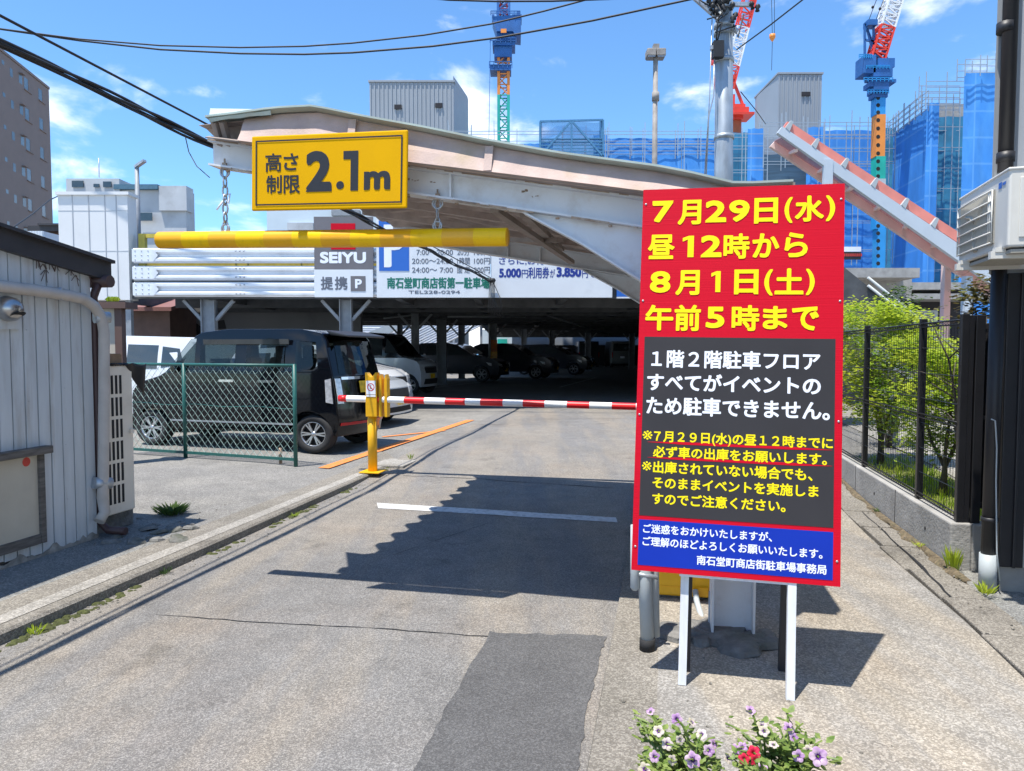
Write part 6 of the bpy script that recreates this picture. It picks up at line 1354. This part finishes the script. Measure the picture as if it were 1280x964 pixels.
mb = MB(); a, b = P(640, 205, 63), P(905, 176, 63); mb.box(a.x, b.x, 63, 90, .2, a.z); a, b = P(905, 210, 63), P(1120, 175, 63); mb.box(a.x, b.x, 63, 90, .2, P(640, 172, 63).z); mb.build('wall', 'ribgrey', sb)
sheetp(560, 645, 191, 330, 60, 'tarpdark'); sheetp(655, 675, 180, 330, 59.5, 'tarp'); sheetp(675, 756, 196, 330, 60, 'tarpdark'); sheetp(674, 684, 178, 200, 59.4, 'tarp'); sheetp(683, 691, 176, 200, 59.4, 'tarp')
sheetp(742, 759, 169, 330, 59.2, 'tarp'); sheetp(757, 906, 173, 330, 60, 'tarp'); sheetp(905, 935, 166, 330, 62, 'tarpteal'); sheetp(935, 955, 161, 330, 58.8, 'tarp'); sheetp(955, 1012, 193, 330, 60, 'tarpdark')
sheetp(1009, 1030, 159, 330, 58.6, 'tarp'); sheetp(1028, 1098, 163, 440, 60, 'tarp'); sheetp(1098, 1119, 160, 440, 61.5, 'tarpteal')
sheetp(1117, 1161, 167, 440, 60, 'tarp', Y1=53.6); sheetp(1159, 1174, 129, 460, 53, 'tarp'); sheetp(1172, 1210, 146, 470, 54.5, 'tarpteal'); sheetp(1206, 1250, 91, 470, 51, 'tarp')
scaff(560, 905, 158, 195, 59, 1.9, 3); scaff(757, 905, 158, 330, 58.5, 3.2, 4); scaff(905, 960, 160, 250, 58, 1.6, 6); scaff(955, 1120, 145, 210, 58, 1.9, 4); scaff(1030, 1120, 150, 330, 57.5, 3, 5)
scaff(1117, 1160, 146, 172, 59.5, 1.1, 4, Y1=53); scaff(1158, 1210, 98, 135, 52.5, 1.2, 5); scaff(1174, 1210, 120, 350, 53.6, 1.3, 9); scaff(1207, 1245, 70, 95, 50.6, 1.2, 3)
sheetp(677, 752, 153, 197, 57.6, 'net', nm='net'); scaff(676, 752, 152, 196, 57.5, 5.2, 1, 'scafblue', r=.06)
mb = MB(); a, b = P(675, 152, 57.4), P(754, 150, 57.4); c_, d_ = P(754, 196, 57.4), P(675, 196, 57.4); m_ = (a+b)/2
for p0, p1 in ((a, b), (a, d_), (b, c_), (m_, d_), (m_, c_), (m_, (c_+d_)/2)): mb.bar(p0, p1, .14, .14, V((1, 0, .3)))
for i in range(7): k = .5+i*.09; mb.bar(lerp(a, d_, k), lerp(b, c_, k), .08, .08)
mb.build('frame_truss', 'scafblue', sb)
mb = MB(); a, b = P(1173, 150, 56), P(1209, 130, 56); mb.box(a.x, b.x, 56, 58, a.z-1, b.z); mb.build('raw_wall', 'concrete', sb)
mb = MB(); a, b = P(1052, 325, 57), P(1075, 309, 57); mb.box(a.x-.5, b.x, 56.8, 56.85, lerp(a.z, b.z, .62), b.z); mb.build('banner_top', 'lwhite', sb)
mb = MB(); mb.box(a.x-.5, b.x, 56.8, 56.85, a.z, lerp(a.z, b.z, .62)); mb.build('banner', 'signdark', sb)
mb = MB()
for i in range(9): x = a.x+.1+i*.16; z = lerp(a.z, b.z, .35); mb.box(x, x+.1, 56.78, 56.8, z-.1, z+.12)
mb.build('banner_blocks', 'stickerred', sb)
def shaft(label, fx0, fx1, sx, top, topS, Y, side):
    """lift shaft: front face plus one visible side"""
    t_ = thing('lift_shaft', (P((fx0+fx1)/2, 300, Y).x, Y, .2), label, 'lift shaft', 'grey lift shafts on the roof')
    a, b = P(fx0, 210, Y), P(fx1, top, Y); mb = MB(); n = int((b.x-a.x)/.35); rr = []
    mb.box(a.x, b.x, Y, Y+6, .2, b.z); 
    for i in range(n): x = lerp(a.x, b.x, i/n); mb.box(x, x+.12, Y-.06, Y, .2, b.z-.05)
    mb.build('wall', 'ribgrey', t_)
    mb = MB(); mb.box(a.x-.1, b.x+.1, Y-.12, Y+6.1, b.z, b.z+.15); mb.build('cap', 'ribgrey', t_)
    return t_, Y
t_, Y = shaft('wide grey ribbed lift shaft with two louvres left of the blue crane', 463, 567, 580, 103, 116, 62, 1)
mb = MB(); a, b = P(567, 210, 62), P(580, 116, 66); mb.prism([(a.x, 62, .2), (a.x+.9, 67, .2), (a.x+.9, 68, .2), (a.x, 68, .2)], (0, 0, b.z-.2)); mb.build('return_wall', 'ribgrey', t_)
for x0, x1, y0, y1 in ((493, 502, 131, 136.5), (544, 553, 129, 134.5)): mb = MB(); a, b = P(x0, y1, 61.9), P(x1, y0, 61.9); mb.box(a.x, b.x, 61.85, 61.95, a.z, b.z); mb.build('louvre', 'signdark', t_)
t_, Y = shaft('narrow grey ribbed lift shaft with one louvre behind the coral stair roof', 971, 1027.5, 958, 93, 110, 64, -1)
mb = MB(); a = P(971, 210, 64); b = P(958.5, 113, 68); mb.prism([(a.x, 64, .2), (a.x-.12, 69, .2), (a.x, 70, .2)], (0, 0, P(971, 93, 64).z-.3)); mb.build('return_wall', 'ribgrey', t_)
a, b = P(1002, 120, 63.9), P(1013, 115, 63.9); mb = MB(); mb.box(a.x, b.x, 63.85, 63.95, a.z, b.z); mb.build('louvre', 'signdark', t_)

# ------------------------------------------------------------------ tower cranes
YC = 75
def cz(px, py, Y=YC): return P(px, py, Y)
k1 = thing('tower_crane', V((cz(629, 300).x, YC, .2)), 'tower crane with blue machine deck on an orange and teal lattice mast', 'crane')
for y0, y1, mt in ((400, 121, 'craneteal'), (121, 55, 'craneorange')):
    mb = MB(); mb.lattice(cz(629.5, y0), cz(629.5, y1), 1.0, max(4, int((y0-y1)/13)), .14, .05, V((0, 1, 0))); mb.build('mast', mt, k1)
mb = MB(); mb.lattice(cz(629.5, 26), cz(629.5, -60), 1.15, 8, .11, .05, V((0, 1, 0))); mb.build('jib', 'craneblue', k1)
mb = MB(); mb.lattice(cz(629.5, 20)+V((0, .3, 0)), cz(629.5, -60)+V((0, .3, 0)), .7, 9, .06, .04, V((0, 1, 0))); mb.build('inner_jib', 'cranered', k1)
mb = MB()
def cbox(x0, x1, y0, y1, d=2., Y=YC, f=0.): a, b = P(x0, y1, Y), P(x1, y0, Y); mb.box(a.x, b.x, Y-d/2+f, Y+d/2+f, a.z, b.z)
mb.prism([cz(x, y)-V((0, 1.3, 0)) for x, y in ((615.5, 28), (651, 26), (651, 50), (643, 49), (641, 46), (621, 46))], V((0, 2.6, 0))); cbox(621, 643, 46, 56, 1.8); cbox(616, 644, 56, 62, 2.2); cbox(618, 640, 62, 75, 1.6); cbox(613, 639, 85, 92, 1.9); cbox(646, 650, 15, 26, .5); cbox(615, 618, 19, 28, .4); cbox(640, 652, 22, 28, 1.4)
mb.build('machine_deck', 'craneblue', k1)
mb = MB()
for x0, x1, y0, y1, f in ((614, 650, 22, 27, -1.4), (613, 645, 54, 60, -1.2), (612, 640, 82, 90, -1.)):
    for y in (y0, (y0+y1)/2): mb.bar(cz(x0, y)+V((0, f, 0)), cz(x1, y)+V((0, f, 0)), .07, .07)
    for i in range(6): x = lerp(x0, x1, i/5); mb.bar(cz(x, y0)+V((0, f, 0)), cz(x, y1)+V((0, f, 0)), .07, .07, V((1, 0, 0)))
mb.bar(cz(613, 50), cz(611, 180), .05, .05, V((1, 0, 0))); mb.build('handrail', 'craneblue', k1)
mb = MB(); a, b = P(626, 41, YC-1.4), P(633, 36, YC-1.4); mb.box(a.x, b.x, YC-1.4, YC-1.35, a.z, b.z); mb.build('hatch', 'craneorange', k1)
k2 = thing('tower_crane', V((cz(919, 300).x, YC, .2)), 'red tower crane behind the utility pole with a red and white jib', 'crane')
mb = MB(); mb.tube([cz(919, 330), cz(919, 148)], .62, 14); mb.build('mast', 'cranered2', k2)
mb = MB(); cbox(909, 932, 138, 146, 2.2); cbox(904, 938, 145, 148, 2.6); cbox(913, 929, 133, 139, 1.5); cbox(909, 917, 120, 138, 1.); cbox(911, 926, 148, 152, 1.6)
mb.bar(cz(910, 84), cz(934, 146), .25, .25, V((1, 0, 1))); mb.bar(cz(911, 115), cz(919, 135), .22, .22, V((1, 0, 1))); mb.build('slewing_deck', 'cranered', k2)
a, b = cz(908, 112), cz(940, -14)
for k0, kk, mt in ((0, .22, 'cranered'), (.22, .6, 'cranewhite'), (.6, 1.25, 'cranered')): mb = MB(); mb.lattice(lerp(a, b, k0), lerp(a, b, kk), 1.15, int((kk-k0)*14)+1, .065, .04, V((0, 1, 0))); mb.build('jib', mt, k2)
mb = MB(); cbox(890, 895, 66, 80, .8); mb.bar(cz(895, 70), cz(897, 160), .08, .08, V((1, 0, 0))); mb.bar(cz(892, 80), cz(897, 160), .08, .08, V((1, 0, 0))); mb.build('back_mast', 'cranered', k2)
k3 = thing('tower_crane', V((cz(1098, 300).x, 70, .2)), 'blue tower crane with perforated orange and teal mast and white jib', 'crane')
YC3 = 55
for y0, y1, mt in ((400, 287, 'cranesky'), (287, 260, 'cranesky'), (260, 225, 'pvc'), (225, 197, 'craneteal'), (197, 145, 'craneorange'), (145, 118, 'cranesky')):
    mb = MB(); a, b = P(1091.5, y0, YC3), P(1104, y1, YC3); mb.box(a.x, b.x, YC3-.4, YC3+.4, a.z, b.z); o = mb.build('mast', mt, k3)
    mb = MB(); n = max(1, int((y0-y1)/9.0))
    for i in range(n): q = P(1097.7, lerp(y0, y1, (i+.5)/n), YC3-.41); mb.lathe([(.001, 0), (.15, 0)], q, V((0, -1, 0)), 12)
    mb.build('hole', 'void', o)
mb = MB(); q0_ = YC3
cbox(1088, 1107, 100, 118, 1.1, YC3); cbox(1086, 1110, 86, 100, 1.4, YC3); cbox(1092, 1113, 77, 88, 1.3, YC3); cbox(1083, 1090, 105, 111, 1.0, YC3); cbox(1103, 1116, 102, 106, 1., YC3); cbox(1089, 1106, 118, 124, .9, YC3)
mb.build('slewing_unit', 'craneblue', k3)
mb = MB()
for x0, x1, y0, y1, f in ((1083, 1112, 82, 86, -.75), (1080, 1116, 97, 102, -.75), (1074, 1090, 68, 73, -.72), (1085, 1111, 112, 117, -.6)):
    for y in (y0, (y0+y1)/2): mb.bar(P(x0, y, YC3+f), P(x1, y, YC3+f), .045, .045)
    for m_ in range(8): x = lerp(x0, x1, m_/7); mb.bar(P(x, y0, YC3+f), P(x, y1, YC3+f), .045, .045, V((1, 0, 0)))
mb.build('handrail', 'cranesky', k3)
mb = MB(); cbox(1074, 1090, 73, 96, 1.4, YC3); mb.build('machine_house', 'craneblue', k3, bevel=.05)
mb = MB(); g = lambda x, y: P(x, y, YC3)
for p0, p1 in (((1081, 30), (1081, 73)), ((1092, 33), (1092, 77)), ((1081, 30), (1101, 80)), ((1082, 30), (1093, 34)), ((1103, 60), (1111, 80)), ((1084, 36), (1094, 76)), ((1081, 50), (1092, 52))): mb.bar(g(*p0), g(*p1), .14, .14, V((1, 0, .2)))
cbox(1082, 1094, 27, 34, .8, YC3); mb.build('gantry', 'craneblue', k3)
a, b = g(1094, 76), g(1123, -20)
for k0, kk, mt in ((0, .42, 'cranered'), (.42, 1.1, 'cranewhite')): mb = MB(); mb.lattice(lerp(a, b, k0), lerp(a, b, kk), 1.0, int((kk-k0)*12)+1, .06, .04, V((0, 1, 0))); mb.build('jib', mt, k3)
mb = MB(); mb.bar(g(1085, 28), g(1103, -20), .04, .04, V((1, 0, .2))); mb.bar(g(1093, 30), g(1112, -20), .04, .04, V((1, 0, .2)))
for x, y in ((1091, 9), (1100, 11)): c = g(x, y); mb.lathe([(.001, -.12), (.1, -.06), (.12, 0), (.1, .06), (.001, .12)], c, V((1, 0, 0)), 8)
mb.build('luffing_rope', 'cable', k3)
hk = thing('crane_hook', P(965.5, 50, 74), 'orange crane hook block hanging in the sky right of the utility pole', 'hook'); mb = MB(); q = P(965.5, 47, 74); mb.lathe([(.001, .35), (.3, .3), (.32, 0), (.12, -.3), (.001, -.45)], q, EZ, 8); mb.build('block', 'craneorange', hk)
mb = MB(); mb.bar(q, P(963.5, -40, 74), .04, .04, V((1, 0, 0))); mb.bar(q+V((.2, 0, 0)), P(968, -40, 74), .04, .04, V((1, 0, 0))); mb.bar(q-EZ*.3, P(964.5, 88, 74), .04, .04, V((1, 0, 0))); mb.build('rope', 'cable', hk)

# ------------------------------------------------------------------ utility pole and wires
YP_ = 14.
up_ = thing('utility_pole', (P(905, 400, YP_).x, YP_, .2), 'tall galvanised utility pole with clamps and insulators behind the canopy', 'utility pole')
a = P(904.5, 225, YP_); b = P(905.5, -70, YP_); mb = MB(); mb.tube([(a.x, YP_, .2), a, b], [.185, .175, .155], 18); mb.build('pole', 'polesteel', up_)
for py in (8, 33, 42, 76, 172): mb = MB(); q = P(905, py, YP_); mb.tube([q-EZ*.04, q+EZ*.04], .19, 18); mb.build('band', 'polesteel', up_)
mb = MB()
for x0, y0, x1, y1 in ((862, -8, 896, 22), (880, 5, 940, 6), (888, 60, 897, 60), (915, 34, 922, 40), (896, 5, 892, 20)): mb.bar(P(x0, y0, YP_-.2), P(x1, y1, YP_-.2), .07, .07)
mb.build('cross_arm', 'galv', up_)
mb = MB()
for x, y in ((887, 2), (893, 1), (899, 3), (890, 9), (896, 15), (905, 2), (904, 10), (915, 8), (919, 20), (940, 7), (947, 10), (916, 24), (911, 0)): q = P(x, y, YP_-.25); mb.lathe([(.001, -.08), (.045, -.06), (.025, -.02), (.055, .02), (.035, .06), (.001, .08)], q, EZ+V((random.uniform(-.6, .6), random.uniform(-.5, .5), 0)), 8)
for _ in range(9): a = P(random.uniform(888, 920), random.uniform(0, 34), YP_-.25); mb.tube([a, a+V((random.uniform(-.2, .2), -.05, random.uniform(-.3, .1))), a+V((random.uniform(-.3, .3), 0, random.uniform(-.5, .2)))], .014, 5)
mb.build('insulator', 'cable', up_)
mb = MB(); q = P(897, 62, YP_-.2); mb.box(q.x-.09, q.x+.1, q.y-.08, q.y+.08, q.z-.16, q.z+.14); mb.build('clamp_box', 'cable', up_)
mb = MB(); mb.tube([P(893, 64, YP_-.2), P(892, 120, YP_-.2), P(886, 145, YP_-.2), P(882, 230, YP_-.2)], .013, 5); mb.tube([P(890, 24, YP_-.2), P(887, 120, YP_-.2), P(880, 230, YP_-.2)], .01, 5); mb.build('stay_wire', 'galv', up_)
def wire(label, pts_, r, sag=0., name='overhead_cable', mt='cable', grp=None, n=14):
    mb = MB(); P_ = []
    for a, b in zip(pts_, pts_[1:]):
        for i in range(n): P_.append(lerp(V(a), V(b), i/n)-EZ*sag*4*(i/n)*(1-i/n))
    P_.append(V(pts_[-1])); mb.tube(P_, r, 6); return tag(mb.build(name, mt), label, 'cable', grp)
W0, W1, W2_ = V((-4.25, -2.2, 3.47)), V((-2.68, 6.5, 3.45)), V((-.48, YF-.25, P(612, 352, YF).z))
mb = MB(); dW = (W2_-W0); n = 120
for k in range(5):
    ph = k*1.26; pts_ = [W0+dW*(i/n)+V((math.cos(ph+i*.21), 0, math.sin(ph+i*.21)))*(.020+.014*math.sin(i*.5+k))+EZ*(-.02*abs(math.sin(i*.17))) for i in range(n+1)]; mb.tube(pts_, .011, 5)
tag(mb.build('cable_bundle', 'cable'), 'thick twisted bundle of black cables running past the canopy tip', 'cable')
wire('single thin black cable strung just above the twisted bundle', [W0+V((0, 0, .13)), W1+V((.02, 0, .11)), W2_+EZ*.06], .009, .0)
wire('slack thin wire end hanging below the bundle near the canopy tip', [P(231, 168, 6.1), P(236, 190, 6.1), P(246, 208, 6.0), P(262, 222, 5.9)], .004, 0, n=4)
pl, pm, pr2 = P(-40, 30, 16), P(440, 54, 15), P(900, -40, YP_-.3)
def curve(pts_, Y0, Y1, r, label):
    m = len(pts_); wire(label, [P(x, y, lerp(Y0, Y1, i/(m-1))) for i, (x, y) in enumerate(pts_)], r, 0, n=3)
curve([(-40, 30), (0, 36), (100, 49), (200, 57), (300, 59.5), (380, 58), (440, 54), (530, 44), (614, 30), (680, 14), (732, 0), (800, -20)], 16, 13.5, .016, 'upper of the two long wires sagging across the sky')
curve([(-40, 30), (0, 36.5), (100, 51), (200, 62), (300, 67), (380, 68), (440, 66), (540, 58), (624, 47), (740, 26), (860, 0), (905, -10)], 16, 13.7, .019, 'lower of the two long wires sagging across the sky')
curve([(540, -2), (560, 0), (620, 1.8), (690, 1.5), (760, -1), (800, -4)], 13, 13, .016, 'short stretch of wire grazing the top edge of the picture above the crane')
curve([(921, 62), (962, 32), (1003, 0), (1040, -30)], YP_, 10, .012, 'wire climbing right from the utility pole past the hook')
curve([(926, 115), (945, 138), (957, 155)], YP_, 18, .01, 'thin wire dropping from the utility pole to the lift shaft')
curve([(8, 290), (40, 268), (62, 250), (82, 241)], 16, 30, .02, 'dark wire rising from the hut roof to the grey building')
mb = MB()
for k in range(5): mb.tube([W2_+V((.02*k, 0, 0)), W2_+V((.03*k-.03, -.02, -.25-.05*k)), W2_+V((.05*k-.04, .0, -.6)), W2_+V((.07*k-.05, .05, -.72-.03*k))], .008, 5)
mb.tube([W2_+V((.04, 0, 0)), W2_+V((.22, 0, -.4)), W2_+V((.26, .05, -.75))], .008, 5)
mb.lathe([(.001, -.1), (.05, -.07), (.05, .07), (.001, .1)], W2_+V((.02, -.02, 0)), V((1, 0, 0)), 8)
tag(mb.build('cable_drop', 'cable'), 'cluster of thin cables dropping down the front of the tariff sign', 'cable')

# ------------------------------------------------------------------ petunias at the bottom edge
def petunia(loc, hts, mt, n, rootlabel, spread):
    """one pot with leafy stems and open flowers"""
    th = thing('petunia_plant', loc, rootlabel, 'flower'); lb = MB(); sm = MB(); heads = []
    mb = MB(); mb.lathe([(.001, .0), (.10, .0), (.135, .19), (.145, .19), (.145, .21), (.12, .21), (.11, .17), (.001, .17)], loc, EZ, 24); mb.build('pot', 'terra', th)
    for i in range(n):
        tx = hts[i % len(hts)]; t_ = V(tx[0]) if i < len(hts) else V((loc.x+random.uniform(-spread, spread), loc.y+random.uniform(-.14, .2), loc.z+.2+random.uniform(.02, .17)))
        b_ = loc+EZ*.18+V((random.uniform(-.07, .07), random.uniform(-.07, .07), 0)); m_ = lerp(b_, t_, .5)+EZ*.05
        p = [b_, lerp(b_, m_, .6)+EZ*.02, m_, lerp(m_, t_, .6)+EZ*.015, t_]; sm.tube(p, .0035, 4)
        for _ in range(20):
            k = random.random(); q = (lerp(b_, m_, k*2) if k < .5 else lerp(m_, t_, k*2-1))+V((random.gauss(0, .012), random.gauss(0, .012), random.gauss(0, .008))); a = random.uniform(0, 6.28); l = random.uniform(.012, .032)
            u = V((math.cos(a), math.sin(a), random.uniform(-.2, .7))); v = V((-u.y, u.x, random.uniform(-.3, .3))); lb.add([q, q+u*l*.35+v*l*.36, q+u*l*.75+v*l*.25, q+u*l, q+u*l*.75-v*l*.25, q+u*l*.35-v*l*.36], [(0, 1, 2, 3, 4, 5)])
        if i < len(hts): heads.append((t_, tx[1], tx[2], tx[3]))
    lb.build('foliage', 'petleaf', th); sm.build('stem', 'petleaf', th)
    for c, ax, r, mt_ in heads:
        ax = V(ax).normalized(); u = ax.cross(V((.3, .2, 1))).normalized(); v = ax.cross(u); mb = MB(); m = 30; ph = random.random()*6
        def ringp(rad, h, lobes, ruff): return [c+ax*(h+ruff*math.sin(5*(2*math.pi*k/m)*2+ph))+(u*math.cos(2*math.pi*k/m+ph)+v*math.sin(2*math.pi*k/m+ph))*rad*(1-lobes*(1-abs(math.cos(2.5*2*math.pi*k/m)))) for k in range(m+1)]
        mb.grid([ringp(r*.12, -r*.9, 0, 0), ringp(r*.18, -.2*r, 0, 0), ringp(r*.32, 0, .05, 0), ringp(r*.7, .12*r, .12, .03*r), ringp(r, .06*r, .26, .08*r)], True)
        fl = mb.build('flower', mt_, th)
        if mt_ != 'petalred':
            mb = MB(); mb.lathe([(r*.30, .035*r), (r*.2, -.1*r), (.001, -.3*r)], c, ax, 10)
            for k in range(5): a = ph+2*math.pi*(k+.5)/5; d_ = u*math.cos(a)+v*math.sin(a); e_ = ax.cross(d_); mb.add([c+ax*.05*r+e_*r*.05+d_*r*.2, c+ax*.15*r+d_*r*.62, c+ax*.05*r-e_*r*.05+d_*r*.2], [(0, 1, 2)])
            mb.build('throat', 'throat', fl)
    return th
random.seed(21)
def hd(px, py, Y, r, mt, ax=None): return (P(px, py, Y), ax or (random.uniform(-.6, .6), -1., random.uniform(.2, 1.3)), r*.70, mt)
petunia(V((P(858, 990, 2.1).x, 2.1, .035)), [hd(813, 890, 2.16, .022, 'petal', (-.6, -.3, .9)), hd(846, 899, 2.14, .026, 'petal', (0, -1, .6)), hd(823, 914, 2.1, .026, 'petal2'), hd(865, 903, 2.16, .022, 'petal2', (.5, -.4, .8)), hd(834, 930, 2.08, .028, 'petal2'), hd(877, 918, 2.1, .024, 'petal2'),
        hd(818, 946, 2.05, .026, 'petal'), hd(866, 950, 2.0, .034, 'petal', (-.1, -1, .7)), hd(886, 938, 2.06, .026, 'petal'), hd(892, 930, 2.08, .022, 'petal', (.6, -.6, .6)), hd(806, 962, 2.03, .03, 'petal2'), hd(850, 925, 2.1, .022, 'petal2'), hd(840, 950, 2.04, .022, 'petal2')], 'petal', 62, 'left clump of lilac and cream petunias at the bottom edge', .13)
petunia(V((P(985, 990, 2.1).x, 2.1, .035)), [hd(938, 888, 2.16, .024, 'petal', (.1, -.5, .9)), hd(953, 908, 2.12, .028, 'petal2'), hd(986, 910, 2.12, .026, 'petal'), hd(992, 922, 2.1, .02, 'petal'), hd(1023, 946, 2.02, .040, 'petal', (-.1, -1, .5)), hd(998, 945, 2.05, .026, 'petal'), hd(967, 931, 2.08, .022, 'petal2', (0, -.3, 1)), hd(955, 914, 2.1, .024, 'petal2'),
        hd(920, 937, 2.06, .024, 'petal'), hd(928, 934, 2.07, .022, 'petal'), hd(1043, 951, 2.06, .024, 'petal2'), hd(952, 960, 2.02, .026, 'petal'), hd(910, 948, 2.05, .022, 'petal2'), hd(1010, 938, 2.08, .022, 'petal2')], 'petal', 70, 'right clump of lilac petunias with one large open bloom', .14)
petunia(V((P(940, 990, 2.0).x, 1.98, .035)), [hd(942, 941, 1.98, .029, 'petalred', (.1, -1, .5)), hd(930, 949, 1.97, .024, 'petalred', (-.4, -1, .3)), hd(944, 950, 1.96, .024, 'petalred', (.3, -1, .1))], 'petalred', 34, 'crimson double petunia bloom between the lilac clumps', .07)
